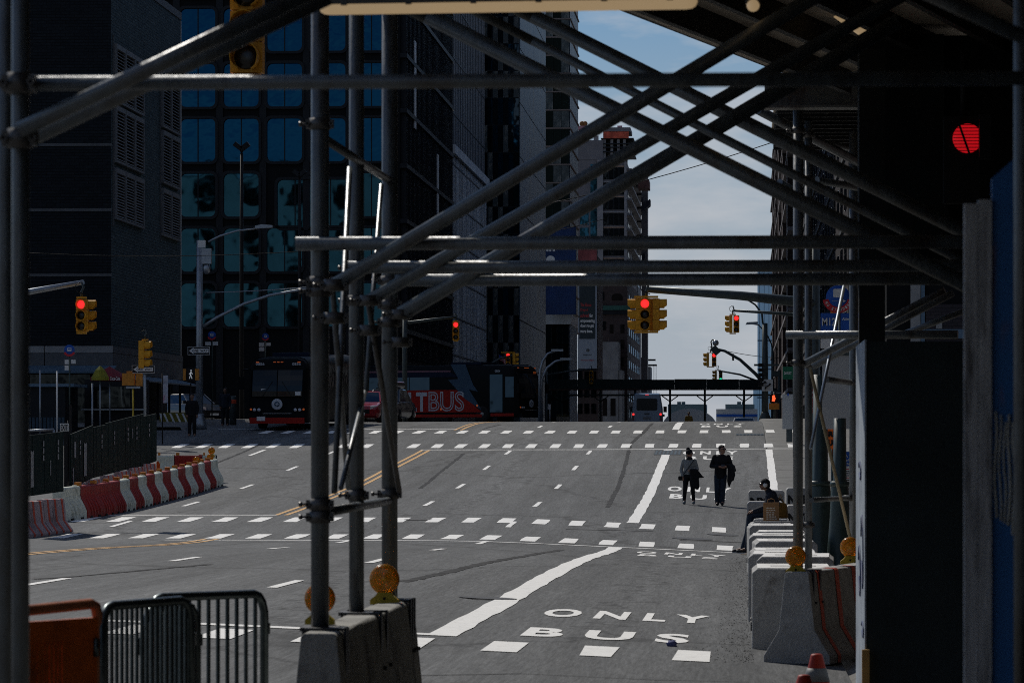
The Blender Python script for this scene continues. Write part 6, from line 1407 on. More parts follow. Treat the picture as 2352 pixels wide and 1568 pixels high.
# M12 stop
x, y = PX(1930,68); g = ground(x,y)+kerb(y); e = empty('bus_route_sign',(x,y,g),'blue bus stop signs reading M12 under a red NO STANDING disc','sign')
c = P(1925,683,67.9); r = 0.215
MB().lathe(c,(0,-1,0),[(r,0),(r,0.015),(0.002,0.016)],32).build('disc', SIGNB, e)
m = MB(); n = 16; vs_ = []
for k in range(n+1):
    t = R(190+160*k/n); vs_ += [c+Vector((math.cos(t)*r*rr,-0.019,math.sin(t)*r*rr)) for rr in (0.80,1.28)]
m.add(vs_,[(2*k,2*k+1,2*k+3,2*k+2) for k in range(n)]); m.build('red_band', SIGNR, e)
for k, ch in enumerate('NO STANDING'):
    if ch == ' ': continue
    t = R(205+130*k/10); q = c+Vector((math.cos(t)*r*1.04,-0.023,math.sin(t)*r*1.04)); u = Vector((-math.sin(t),0,math.cos(t))); v = Vector((-math.cos(t),0,-math.sin(t))); lettering('print',ch,q-u*0.016-v*0.026,u*0.032,v*0.052,SIGNW,e,0.03)
MB().prism(rrect(r*0.8,r*0.7,r*0.1,3),c+Vector((0,-0.02,r*0.35)),(1,0,0),(0,0,1),(0,-0.003,0)).build('bus_symbol', SIGNW, e)
MB().bar(c+Vector((-r*0.5,-0.022,-r*0.3)),c+Vector((r*0.42,-0.022,-r*0.3)),0.004,0.016,(0,1,0)).add([c+Vector((r*0.42,-0.022,-r*0.3-0.025)),c+Vector((r*0.62,-0.022,-r*0.3)),c+Vector((r*0.42,-0.022,-r*0.3+0.025))],[(0,1,2)]).build('arrow', SIGNW, e)
px_box(MB(),1908,1925,720,708,68,-0.03,0.03).build('yellow_tag', YEL, e)
for (pa, pb, t1, t2) in ((1885,1924,'M12','Experience'),(1931,1978,'Abingdon Sq','Pick up')):
    px_box(MB(),pa,pb,719,759.5,67.9,-0.02,0.0).build('header', SIGNB, e); px_box(MB(),pa,pb,760,800,67.9,-0.02,0.0).build('plate', SIGNW, e)
    k = 67.9/FPX; big = t1 == 'M12'
    lettering('print',t1,P(pa+3,748 if big else 738,67.9)-Vector((0,0.024,0)),((31 if big else 42)*k,0,0),(0,0,(18 if big else 9)*k),SIGNW,e,0.02)
    lettering('print',t2,P(pa+4,775,67.9)-Vector((0,0.024,0)),((23 if big else 18)*k,0,0),(0,0,7*k),SIGNG,e,0.02)
MB().tube((x,y,g),(x,y,P(0,640,68).z),0.035,8).build('post', POLEK, e)
# arrivals panel
x, y = PX(1945,58); g = ground(x,y)+kerb(y); e = empty('arrivals_panel',(x,y,g),'white timetable panel with a blue Bus Arrivals heading','sign')
k = 58/FPX
px_box(MB(),1930,1972,1036,1132,58,-0.03,0.0).build('plate', SIGNW, e); px_box(MB(),1931,1971,1037,1070,58,-0.035,-0.031).build('header', SIGNB, e); lettering('print','Live Bus',P(1936,1058.5,58)-Vector((0,0.038,0)),(22*k,0,0),(0,0,5.5*k),SIGNW,e,0.02); lettering('print','Arrivals',P(1936,1067,58)-Vector((0,0.038,0)),(20*k,0,0),(0,0,5.5*k),SIGNW,e,0.02)
MB().path([P(1937,1050,58)-Vector((0,0.037,0)),P(1940,1045,58)-Vector((0,0.037,0)),P(1944,1045,58)-Vector((0,0.037,0)),P(1947,1050,58)-Vector((0,0.037,0))],0.006,5).build('signal_symbol', SIGNW, e)
for q in range(10): px_box(MB(),1935,1950+(q*7)%15,1076+5*q,1077.6+5*q,58,-0.033,-0.031).build('text_line', SIGNK if q%4 else SIGNR, e)
px_box(MB(),1926,1932,1036,1300,58.1,0.0,0.05).build('post', POLEK, e); px_box(MB(),1928,1974,1132,1137,58,-0.05,0.02).build('frame', POLES, e)
# orange works sign, red no standing plate, green street sign
x, y = PX(1911,75); e = empty('works_sign',(x,y,ground(x,y)),'orange works sign with heavy black letters behind the green posts','sign'); px_box(MB(),1898,1926,985,1031,75,-0.02,0.0).build('plate', SIGNO, e); k = 75/FPX
lettering('print','RE',P(1902,1003,75)-Vector((0,0.024,0)),(21*k,0,0),(0,0,13*k),SIGNK,e,0.07); lettering('print','UC',P(1902,1024,75)-Vector((0,0.024,0)),(21*k,0,0),(0,0,15*k),SIGNK,e,0.07); post_to(e,1912,75.1,985,0.03)
x, y = PX(1874,76); e = empty('parking_sign',(x,y,ground(x,y)),'dark red NO STANDING plate with an arrow behind the crossed braces','sign'); px_box(MB(),1863,1889,893,948,76,-0.02,0.0).build('plate', mat('dark_sign_red',(0.22,0.012,0.02),0.5), e); k = 76/FPX
lettering('print','NO STANDING',P(1864,904,76)-Vector((0,0.023,0)),(22*k,0,0),(0,0,6*k),SIGNW,e,0.02); lettering('print','Anytime',P(1865,916,76)-Vector((0,0.023,0)),(18*k,0,0),(0,0,6*k),SIGNW,e,0.02); lettering('print','<-',P(1866,940,76)-Vector((0,0.023,0)),(14*k,0,0),(0,0,7*k),SIGNW,e,0.02); post_to(e,1888,76.1,890,0.03)
x, y = PX(1806,140); e = empty('street_name_sign',(x,y,ground(x,y)),'dark green sign with white words beside the corner scaffold post','sign'); px_box(MB(),1798,1823,842,871,140,-0.03,0.0).build('plate', SIGNG, e); k = 140/FPX
lettering('print','DIVE ST',P(1801,860,140)-Vector((0,0.033,0)),(17*k,0,0),(0,0,6*k),SIGNW,e,0.02); post_to(e,1824,140.1,838,0.05)
# amber lights strung by the near shop and small dark items
x, y = PX(1263,232); e = empty('kerb_sign',(x,y,ground(x,y)),'small white kerb sign on a thin post right of the bus','sign'); px_box(MB(),1258,1265,928,940,232,-0.02,0).build('plate', SIGNW, e); MB().tube((x,y,ground(x,y)),(x,y,P(0,930,232).z),0.03,6).build('post', SIGNW, e)
x0 = PX(1278,236)[0]; x1 = PX(1308,236)[0]; y0 = PX(1293,236)[1]; g = ground(x0,y0); e = empty('planter',((x0+x1)/2,y0,g),'low planter box with dry stems right of the bus','planter'); MB().box(x0,x1,y0,y0+0.5,g,g+0.42).build('box', mat('planter_stone',(0.14,0.12,0.09),0.9,0,0.4,8), e)
m = MB(); rnd = random.Random(9)
for k in range(60): xx = rnd.uniform(x0,x1); m.tube((xx,y0+rnd.uniform(0.1,0.4),g+0.42),(xx+rnd.uniform(-.08,.08),y0+0.2,g+0.42+rnd.uniform(0.05,0.22)),0.008,4,0.003)
s_ = m.build('stems', mat('dry_stems',(0.12,0.10,0.04),0.9,0,0.3,8), e); s_['kind'] = 'stuff'
# kerbside grating in the road and iron covers
for (pa, pb, ya, yb_, lab) in ((1506,1567,1047,1058,0),(1690,1754,988,992.5,1)):
    d = 146 if lab == 0 else 158.5
    a = PX(pa,d)[0]; b = PX(pb,d)[0]; yy = d-0.3; L = 3.2 if lab == 0 else 1.2
    m = MB()
    def gp(x_, y_, h_): return (x_,y_,ground(x_,y_)+h_)
    m.add([gp(a,yy-L,0.010),gp(b,yy-L,0.010),gp(b,yy,0.010),gp(a,yy,0.010)],[(0,1,2,3)]); gr = m.build('grating_pit', BLACK, road)
    m = MB()
    nb = int((b-a)/0.14)
    for k in range(nb): xx = a+(b-a)*(k+0.5)/nb; m.add([gp(xx-0.04,yy-L,0.018),gp(xx+0.04,yy-L,0.018),gp(xx+0.04,yy,0.018),gp(xx-0.04,yy,0.018)],[(0,1,2,3)])
    for k in range(5): y2 = yy-L+L*k/4; m.add([gp(a,y2-0.05,0.022),gp(b,y2-0.05,0.022),gp(b,y2+0.05,0.022),gp(a,y2+0.05,0.022)],[(0,1,2,3)])
    s_ = m.build('grating_bars', POLEG, gr); s_['kind'] = 'stuff'
for (px, d, r) in ((960,98,0.36),(1590,92.5,0.5),(1120,46.5,0.36),(1660,95,0.4)):
    x, y = PX(px,d); MB().add([(x+r*math.cos(2*math.pi*k/20),y+r*math.sin(2*math.pi*k/20),ground(x+r*math.cos(2*math.pi*k/20),y+r*math.sin(2*math.pi*k/20))+0.012) for k in range(20)],[list(range(20))]).build('iron_cover', mat('worn_iron',(0.03,0.028,0.026),0.6,0.5,0.4,20), road)
# grit swept against the kerb blocks
m = MB(); rnd = random.Random(21)
for k in range(1400):
    y = 34+rnd.random()**1.3*48; x = 0.1-abs(rnd.gauss(0,0.22)); s = rnd.uniform(0.003,0.009); z = ground(x,y); a = rnd.random()*6.28
    q = [Vector((x+s*math.cos(a+2.09*j),y+s*1.4*math.sin(a+2.09*j),z+0.001)) for j in range(3)]; m.add(q+[Vector((x,y,z+s*1.1))],[(0,1,3),(1,2,3),(2,0,3)])
o = m.build('grit', mat('kerb_grit',(0.045,0.04,0.034),0.95,0,0.4,40), loc=(0,40,ground(0,40))); o['kind'] = 'stuff'
x, y = PX(1722,84.6); o = MB().prism([(0,0),(0.35,0.05),(0.62,0.0),(0.5,0.12),(0.1,0.16)],(x-0.2,y-0.15,ground(x,y)+0.02),(1,0,0.03),(0,1,0.03),(0,0,0.01)).build('flattened_card', mat('cardboard',(0.40,0.30,0.2),0.9,0,0.2,8), loc=(x,y,ground(x,y))); tag(o,'flattened piece of cardboard by the seated man\'s feet','litter')
# ================================================================== vehicles
BUSK = mat('bus_black', (0.004,0.005,0.006), 0.45, 0, 0.1, 2, spec=0.07); BUSR = mat('bus_red_orange', (0.30,0.022,0.016), 0.7, 0, 0.08, 2, spec=0.05); BUSN = mat('bus_navy', (0.012,0.018,0.035), 0.7, 0, 0.1, 2, spec=0.05)
BOLT = mat('bus_slate_blue', (0.05,0.085,0.125), 0.7, 0, 0.08, 2, spec=0.05); BUSG = glass_mat('bus_glass', (0.022,0.04,0.06), 0.06, 0.8, 0.06); TYRE = mat('tyre', (0.012,0.012,0.012), 0.8, 0, 0.2, 20); HUB = mat('wheel_hub', (0.18,0.18,0.18), 0.4, 0.7, 0.1, 10)
WSCR = mat('dark_windscreen', (0.006,0.010,0.014), 0.1, 0, 0, spec=0.35); BUSW = mat('bus_pale_letter', (0.42,0.44,0.47), 0.45, 0, 0.05, 5); MARK = mat('marker_lamp', (0.5,0.10,0.02), 0.3, 0, 0, emit=(1,0.2,0.04), estr=0.12); HEADL = mat('headlamp', (0.5,0.52,0.55), 0.15, 0.3, 0.0); TAILON = mat('lit_tail_lamp', (0.6,0.02,0.02), 0.3, 0, 0, emit=(1.0,0.05,0.05), estr=0.9)
def wheel(e, x, y, r, w, side):
    wl = MB().lathe((x,y,r),(side,0,0),[(r*0.62,0),(r*0.95,0.0),(r,w*0.15),(r,w*0.85),(r*0.95,w),(r*0.62,w)],22).build('wheel', TYRE, e)
    MB().lathe((x,y,r),(side,0,0),[(r*0.6,w*0.7),(r*0.55,w*0.9),(r*0.3,w*0.92),(r*0.22,w*1.02),(0.002,w*1.02)],14).build('hub', HUB, wl)
def bus(name, label, L=12.8, H=3.35, sidewrap=False):
    e = empty(name, (0,0,0), label, 'bus', 'black coaches')
    prof = [(-1.27,0.32),(-1.3,0.5),(-1.3,2.55),(-1.26,H-0.30),(-1.10,H-0.08),(-0.8,H),(0.8,H),(1.10,H-0.08),(1.26,H-0.30),(1.3,2.55),(1.3,0.5),(1.27,0.32)]; N = len(prof)
    st = [(0.0,0.90,0.80,0.35),(0.10,0.96,0.93,0.18),(0.35,1.0,0.99,0.04),(0.7,1.0,1.0,0),(L-0.3,1.0,1.0,0),(L,0.95,0.95,0)]
    vs_ = [(a*s, y+(0.42*max(0,(b-1.5)/(H-1.5))**1.6 if i < 3 else 0), b if b < 2 else b*1.0-(b-2)*(1-zs)*0.9) for i,(y,s,zs,_) in enumerate(st) for (a,b) in prof]
    fs_ = [(i*N+k, i*N+(k+1)%N, (i+1)*N+(k+1)%N, (i+1)*N+k) for i in range(len(st)-1) for k in range(N)]
    m = MB(); m.add(vs_, fs_, True); m.add(vs_[:N],[list(range(N))[::-1]]); m.add(vs_[-N:],[list(range(N))])
    b = m.build('body', BUSK, e); md_ = b.modifiers.new('sharp','EDGE_SPLIT'); md_.split_angle = R(38)
    def fy(z): return 0.42*max(0,(z-1.5)/(H-1.5))**1.6
    def front(m, x0, x1, z0, z1, lift=0.03, n=5, th=0.02):
        for i in range(n):
            a = z0+(z1-z0)*i/n; c = z0+(z1-z0)*(i+1)/n; p = lambda x, z: Vector((x, fy(z)-lift+0.05*(abs(x)/1.2)**3, z)); m.add([p(x0,a),p((x0+x1)/2,a),p(x1,a),p(x0,c),p((x0+x1)/2,c),p(x1,c)],[(0,1,4,3),(1,2,5,4)])
        return m
    front(MB(),-1.08,-0.02,1.45,H-0.55).build('windscreen', WSCR, e); front(MB(),0.02,1.08,1.45,H-0.55).build('windscreen', WSCR, e)
    for sg in (-1,1):
        for k in range(2): MB().lathe((sg*(0.98-0.19*k),-0.02,0.88),(0,-1,0),[(0.075,0),(0.07,0.03),(0.002,0.045)],12).build('headlight', HEADL, e)
        MB().lathe((sg*1.14,0.0,0.90),(0,-1,0),[(0.05,0),(0.045,0.03),(0.002,0.035)],10).build('indicator', MARK, e)
        MB().box(sg*0.9-0.06,sg*0.9+0.06,fy(H-0.2)-0.07,fy(H-0.2)-0.02,H-0.24,H-0.19).build('marker', MARK, e)
        m = MB(); m.path([(sg*1.25,0.35,H-0.5),(sg*1.5,0.0,H-0.55),(sg*1.52,-0.12,2.3)],0.03,6); ar = m.build('mirror_arm', BUSK, e); MB().box(sg*1.52-0.11,sg*1.52+0.11,-0.2,-0.08,1.75,2.3).build('mirror', BUSK, ar)
        m = MB(); m.bar((sg*0.12+sg*0.5,-0.05,1.46),(sg*0.2,fy(2.1)-0.05,2.1),0.02,0.02); m.build('wiper', BLACK, e)
    for k in (-1,0,1): MB().box(0.16*k-0.05,0.16*k+0.05,fy(H-0.2)-0.07,fy(H-0.2)-0.02,H-0.23,H-0.19).build('marker', MARK, e)
    MB().box(-1.18,1.18,-0.12,0.02,0.30,0.55).build('bumper', BUSR if not sidewrap else BUSK, e)
    MB().box(-0.62,0.62,-0.05,-0.02,0.72,0.735).build('trim', HEADL, e)
    c = Vector((0.0 if not sidewrap else 0.0,-0.035,1.12)); em = MB().lathe(c,(0,-1,0),[(0.235,0),(0.235,0.012),(0.17,0.014)],24).build('emblem', BUSW, e); MB().lathe(c,(0,-1,0),[(0.175,0.013),(0.002,0.016)],24).build('emblem_field', BOLT, em)
    MB().prism([(0.10,0.13),(-0.09,-0.01),(0.0,0.0),(-0.10,-0.14),(0.10,0.02),(0.0,0.01)],c+Vector((0,-0.018,0)),(1,0,0),(0,0,1),(0,-0.004,0)).build('bolt_symbol', BUSW, em)
    for yy in (2.6, L-3.4, L-2.2):
        for sg in (-1,1): wheel(e, sg*(1.29-0.28), yy, 0.50, 0.30, sg)
    MB().box(-1.1,1.1,0.8,L-0.6,H,H+0.10).build('roof_hatch', BUSN, e) if False else MB().box(-0.8,0.8,3.0,5.2,H-0.01,H+0.16).build('roof_unit', BUSN, e)
    # windows down both sides
    for sg in (-1,1):
        for k in range(7): y0 = 1.9+1.5*k; MB().box(min(sg*1.302,sg*1.314),max(sg*1.302,sg*1.314),y0,y0+1.44,1.75,2.75).build('side_window', BUSG, e)
    return e, H, L
# front-facing coach at the left kerb
e, Hb, Lb = bus('coach_bus','black coach facing the camera with a round bolt emblem and number 0856', 12.0, 3.12)
for xx, n_ in ((-0.98,0),(0.60,1)): lettering('print','0856',(xx,0.42*((Hb-0.26-1.5)/(Hb-1.5))**1.6-0.02,Hb-0.35),(0.38,0,0),(0,0,0.11),BUSW,e,0.02)
MB().box(-0.86,-0.50,-0.14,-0.121,0.42,0.60).build('number_plate', SIGNW, e); MB().box(-0.70,-0.50,-0.0,0.02,1.5,1.78).build('paper_notice', SIGNW, e); MB().box(0.78,1.02,-0.02,0.0,1.50,1.66).build('paper_notice', SIGNW, e)
x, y = PX(637,163.5); e.location = (x,y,ground(x,y)); e.rotation_euler = (0,0,R(-4.5))
MB_slope = (ground(x,y+10)-ground(x,y))/10
e.rotation_euler[0] = math.atan(MB_slope)
# coach turning across the avenue, lettered side towards the camera
e2, Hb, Lb = bus('coach_bus','coach turning across the avenue with BOLTBUS on its red side', 12.6, 3.45, True)
SX = -1.301
def side(pts_, m, name, lift=0.008, par=None):
    """pts: (s metres back from the front, z) on the kerb side"""
    return MB().add([(SX-lift,s,z) for s,z in pts_],[list(range(len(pts_)))]).build(name, m, par or e2)
def sp(zx, zy): px = (800+zx/4.2)*0.9408; py = (840+zy/4.2)*0.9408; return ((1190-px)/33.5, (970.5-py)/38.7)
for o in [o for o in e2.children if o.name.startswith('side_window') and o.data.vertices[0].co.x < 0 and o.data.vertices[0].co.y < 6.0]: bpy.data.objects.remove(o)
side([(12.5,1.95),(sp(1290,440)[0],1.95),(sp(1560,680)[0],0.62),(12.5,0.62)], BUSR, 'red_panel', 0.018)
side([(12.5,0.50),(sp(1560,700)[0],0.50),(sp(1560,700)[0],0.33),(12.5,0.33)], BUSR, 'red_skirt', 0.018); side([(2.0,0.55),(0.35,0.55),(0.35,0.38),(2.0,0.38)], BUSR, 'red_skirt', 0.018)
side([(12.5,3.0),(sp(1225,195)[0],3.0),(sp(1310,355)[0],2.72),(12.5,2.72)], BUSN, 'navy_band', 0.018); side([(12.5,3.12),(sp(1225,195)[0],3.12),(sp(1225,195)[0],3.02),(12.5,3.02)], mat('bus_plum',(0.10,0.02,0.05),0.4), 'plum_line', 0.018)
bolt = [sp(*q) for q in ((1225,205),(1385,205),(1470,420),(1520,485),(1425,465),(1560,675),(1380,560),(1290,460),(1200,365),(1310,355))]
side(bolt, BOLT, 'bolt_stripe', 0.024)
def side_text(body, s0, s1, z0, z1, m, outline=0.0, name='side_lettering'):
    if not outline:
        pts, fs_, _ = text_geo(body, 0.03); mb = MB(); mb.add([(SX-0.03, s0+(s1-s0)*a, z0+(z1-z0)*b) for a,b in pts], fs_); return mb.build(name, m, e2)
    cu = bpy.data.curves.new('outline','FONT'); cu.body = body; cu.size = 1; cu.fill_mode = 'NONE'; cu.bevel_depth = outline; cu.bevel_resolution = 0; cu.resolution_u = 4
    ob = bpy.data.objects.new('outline',cu); COL.objects.link(ob); dg = bpy.context.evaluated_depsgraph_get(); me = bpy.data.meshes.new_from_object(ob.evaluated_get(dg)); bpy.data.objects.remove(ob)
    x0 = min(v.co.x for v in me.vertices); x1 = max(v.co.x for v in me.vertices); y0 = min(v.co.y for v in me.vertices); y1 = max(v.co.y for v in me.vertices)
    mb = MB(); mb.add([(SX-0.03-v.co.z*0.3, s0+(s1-s0)*(v.co.x-x0)/(x1-x0), z0+(z1-z0)*(v.co.y-y0)/(y1-y0)) for v in me.vertices],[list(p.vertices) for p in me.polygons]); return mb.build(name, m, e2)
side_text('BOLT', sp(500,0)[0], sp(972,0)[0], 0.66, 1.84, BUSW); side_text('BUS', sp(988,0)[0], sp(1372,0)[0], 0.68, 1.86, BUSW, 0.022)
lettering('print','0854',(SX-0.02,sp(1700,0)[0],2.98),(0,-0.38,0),(0,0,0.13),BUSW,e2,0.02)
side([(2.05,2.85),(1.15,2.85),(1.15,0.62),(2.05,0.62)], BUSG, 'door', 0.02); side([(0.95,2.7),(0.35,2.7),(0.35,1.5),(0.95,1.5)], BUSG, 'cab_window', 0.02)
for s_, z_ in ((3.0,0.95),(5.6,0.75),(8.3,0.75)): side([(s_,z_),(s_-0.1,z_),(s_-0.1,z_+0.12),(s_,z_+0.12)], MARK, 'marker', 0.03)
lettering('print','BOS',(0.55,0.42*((2.9-1.5)/(Hb-1.5))**1.6-0.06,2.9),(-0.0+0.3,0,0),(0,0,0.13),MARK,e2,0.02)
p0 = P(1192,1007,226.5); a = R(60)
e2.location = (p0.x+1.3*math.cos(a), p0.y+1.3*math.sin(a)*0.9, ground(p0.x,p0.y+2)+0.0); e2.rotation_euler = (0,0,a)

def car(name, label, cat, body_m, L=4.6, W=1.85, Hh=1.5, box=False, rear=False, lamps=None, van=False):
    """front at y=0 facing -Y"""
    e = empty(name, (0,0,0), label, cat); w = W/2
    hood = 0.98 if not van else 1.15
    if van: sec = [(0,0.35,0.95,0.98,0.90),(0.25,0.3,1.15,1.0,0.92),(0.9,0.28,1.25,1.0,0.92),(1.6,0.28,2.2,1.0,0.86),(2.0,0.28,Hh-0.06,1.0,0.84),(2.6,0.28,Hh,1.0,0.84),(L-0.25,0.28,Hh,1.0,0.84),(L,0.34,Hh-0.08,0.98,0.84)]
    else: sec = [(0,0.32,0.62,0.88,0.80),(0.12,0.22,0.78,0.97,0.88),(0.5,0.2,0.88,1.0,0.90),(1.35,0.2,hood,1.0,0.90),(1.4,0.2,hood+0.01,1.0,0.90),(L-1.0,0.2,1.02,1.0,0.90),(L-0.2,0.24,0.98,0.98,0.88),(L,0.32,0.85,0.92,0.84)]
    ring_ = []
    for (y, z0, z1, k, kt) in sec:
        zm = z0+(z1-z0)*0.6
        ring_.append([(-w*k*0.94,y,z0),(-w*k,y,z0+0.15),(-w*k,y,zm),(-w*kt,y,z1-0.03),(-w*kt*0.9,y,z1),(w*kt*0.9,y,z1),(w*kt,y,z1-0.03),(w*k,y,zm),(w*k,y,z0+0.15),(w*k*0.94,y,z0)])
    N = 10; vs_ = [q for r_ in ring_ for q in r_]; fs_ = [(i*N+k,i*N+(k+1)%N,(i+1)*N+(k+1)%N,(i+1)*N+k) for i in range(len(sec)-1) for k in range(N)]
    m = MB(); m.add(vs_,fs_,True); m.add(vs_[:N],[list(range(N))[::-1]]); m.add(vs_[-N:],[list(range(N))]); b = m.build('body', body_m, e); md_ = b.modifiers.new('split','EDGE_SPLIT'); md_.split_angle = R(32)
    if not van:
        r0 = [(-w*0.86,1.30,hood),(w*0.86,1.30,hood),(w*0.68,2.05,Hh-0.03),(-w*0.68,2.05,Hh-0.03)]; r1 = [(-w*0.86,L-0.5,1.0),(w*0.86,L-0.5,1.0),(w*0.68,L-1.2,Hh-0.03),(-w*0.68,L-1.2,Hh-0.03)]
        MB().add(r0,[(0,1,2,3)]).build('windscreen', BUSG, e); MB().add(r1,[(1,0,3,2)]).build('rear_window', BUSG, e)
        for sg in (-1,1): MB().add([(sg*w*0.87,1.32,hood),(sg*w*0.87,L-0.52,1.0),(sg*w*0.69,L-1.2,Hh-0.03),(sg*w*0.69,2.05,Hh-0.03)],[(0,1,2,3)]).build('side_window', BUSG, e)
        rf = MB().add([(-w*0.69,2.03,Hh-0.03),(w*0.69,2.03,Hh-0.03),(w*0.69,L-1.18,Hh-0.03),(-w*0.69,L-1.18,Hh-0.03),(-w*0.6,2.2,Hh+0.015),(w*0.6,2.2,Hh+0.015),(w*0.6,L-1.35,Hh+0.015),(-w*0.6,L-1.35,Hh+0.015)],[(4,5,6,7),(0,1,5,4),(1,2,6,5),(2,3,7,6),(3,0,4,7)]).build('roof', body_m, e)
        m = MB()
        for sg in (-1,1): m.bar((sg*w*0.87,1.28,hood-0.01),(sg*w*0.69,2.05,Hh-0.02),0.07,0.05)
        m.build('pillar', body_m, e)
        if box: MB().prism(rrect(1.0,0.34,0.12,3),(0,2.2,Hh+0.24),(1,0,0),(0,0,1),(0,1.7,0)).build('roof_box', BLACKG, e); MB().box(-w*0.65,w*0.65,2.4,2.45,Hh+0.02,Hh+0.08).build('roof_bar', BLACK, e)
    MB().box(-w*0.5,w*0.5,-0.03,0.05,0.42,0.62).build('grille', BLACK, e)
    for sg in (-1,1):
        MB().obox((sg*w*0.55,0.0,0.62),(sg*w*0.33,0.12,0.03),(0,0.12,0.02),(0,0,0.14)).build('headlight', HEADL, e)
        MB().box(sg*(w+0.02)-0.1,sg*(w+0.02)+0.1,1.45,1.6,hood,hood+0.16).build('mirror', body_m if not van else BLACK, e)
        for yy in (0.85, L-0.95): wheel(e, sg*(w-0.21), yy, 0.33, 0.22, sg)
    MB().box(-0.26,0.26,-0.05,-0.03,0.34,0.46).build('number_plate', SIGNW, e)
    return e
def put(e, px, d, rz=0.0):
    x, y = PX(px,d); e.location = (x,y,ground(x,y)); e.rotation_euler = (0,0,R(rz))
REDCAR = mat('red_car_paint',(0.30,0.012,0.018),0.25,0.1,0.05,3,coat=0.6); DKCAR = mat('dark_car_paint',(0.012,0.014,0.02),0.25,0.1,0.05,3,coat=0.6); WHCAR = mat('white_car_paint',(0.6,0.62,0.64),0.3,0,0.03,3,coat=0.5)
e = car('parked_car','red car waiting between the two coaches behind the scaffold posts','car',REDCAR,4.5,1.85,1.48); put(e,826,181,-3)
e = car('parked_car','dark car with a black roof box behind the red car','car',DKCAR,4.7,1.9,1.62,box=True); put(e,866,188,-8)
e = car('parked_car','white car whose roof just shows over the crest','car',WHCAR,4.6,1.85,1.45); put(e,1709,269,0)
e = car('parked_car','dark car standing beyond the silver lamp standard at left','car',DKCAR,4.6,1.85,1.5); put(e,492,205,40)
# blue white van seen from behind
VANB = mat('van_paint',(0.11,0.19,0.29),0.35,0,0.05,2,coat=0.3)
e = car('parked_van','tall pale blue van seen from behind with lit brake lamps','van',VANB,5.9,2.0,2.72,van=True)
LV = 5.9
MB().prism(rrect(1.42,0.82,0.12,3),(0,LV+0.002,1.95),(-1,0,0),(0,0,1),(0,0.012,0)).build('rear_window', mat('dark_van_glass',(0.008,0.01,0.012),0.25,0,0,spec=0.25), e)
MB().box(-0.008,0.008,LV+0.015,LV+0.02,0.6,1.5).build('door_gap', BLACK, e); MB().box(-0.28,0.28,LV+0.002,LV+0.03,0.95,1.1).build('number_plate', mat('plate_grey',(0.2,0.2,0.2),0.5), e); MB().box(-0.18,0.18,LV+0.002,LV+0.05,1.3,1.36).build('handle', BLACK, e)
for sg in (-1,1):
    MB().box(sg*0.93-0.06,sg*0.93+0.06,LV-0.02,LV+0.02,0.85,1.35).build('tail_housing', mat('dark_red_lamp',(0.1,0.01,0.01),0.3), e); MB().lathe((sg*0.93,LV+0.02,1.28),(0,1,0),[(0.085,0),(0.06,0.02),(0.002,0.025)],12).build('tail_lamp', TAILON, e)
    MB().box(sg*1.15-0.12,sg*1.15+0.12,1.5,1.62,1.45,1.85).build('wing_mirror', BLACK, e)
MB().box(-0.95,0.95,LV-0.05,LV+0.10,0.32,0.52).build('bumper', BLACK, e); MB().box(-0.12,0.12,LV+0.0-0.02,LV+0.015,2.60,2.64).build('brake_lamp', TAILON, e)
x, y = PX(1486,262); e.location = (x, y+LV*math.cos(0)*1.0, ground(x,y)+0.12); e.rotation_euler = (0,0,R(180)); e.location = (x, y+5.9, ground(x,y)+0.1)

# ================================================================== people
SKIN = mat('skin',(0.30,0.17,0.12),0.55,0,0.1,20); SKIND = mat('skin_darker',(0.20,0.11,0.075),0.55,0,0.1,20); HAIRK = mat('dark_hair',(0.012,0.009,0.008),0.6,0,0.3,40)
CLB = mat('black_cloth',(0.010,0.010,0.012),0.85,0,0.3,18,0.3,60); CLN = mat('navy_cloth',(0.014,0.017,0.026),0.85,0,0.3,18,0.3,60); CLJ = mat('dark_jeans',(0.018,0.028,0.045),0.85,0,0.3,18,0.3,80); CLG = mat('grey_knit',(0.22,0.235,0.235),0.9,0,0.18,22,0.4,90); SHOE = mat('dark_shoe',(0.012,0.012,0.013),0.5,0,0.2,20); BOOT = mat('grey_boot',(0.09,0.12,0.14),0.7,0,0.2,20)
def cap(m, a, b, r0, r1=None, n=12):
    r1 = r0 if r1 is None else r1; m.tube(a,b,r0,n,r1); m.ball(a,r0,n,8); m.ball(b,r1,n,8); return m
def limb(m, pts_, rs):
    for i in range(len(pts_)-1): cap(m, pts_[i], pts_[i+1], rs[i], rs[i+1])
    return m
def rings(m, rs, n=18):
    vs_ = [(c[0]+rx*math.cos(2*math.pi*k/n), c[1]+ry*math.sin(2*math.pi*k/n), c[2]) for (c,rx,ry) in rs for k in range(n)]; N = n
    fs_ = [(i*N+k,i*N+(k+1)%N,(i+1)*N+(k+1)%N,(i+1)*N+k) for i in range(len(rs)-1) for k in range(N)]+[list(range(N))[::-1],[(len(rs)-1)*N+k for k in range(N)]]
    return m.add(vs_,fs_,True)
def blob(m, name, mt, parent, voxel=0.014, smooth=4):
    """melt overlapping volumes into one continuous skin"""
    o = m.build('tmp', mt); r_ = o.modifiers.new('r','REMESH'); r_.mode = 'VOXEL'; r_.voxel_size = voxel; r_.use_smooth_shade = True
    s_ = o.modifiers.new('s','SMOOTH'); s_.factor = 0.5; s_.iterations = smooth
    dg = bpy.context.evaluated_depsgraph_get(); me = bpy.data.meshes.new_from_object(o.evaluated_get(dg)); bpy.data.objects.remove(o); me.name = name
    if not me.materials: me.materials.append(mt)
    q = bpy.data.objects.new(name, me); COL.objects.link(q); q.parent = parent; return q
V = Vector
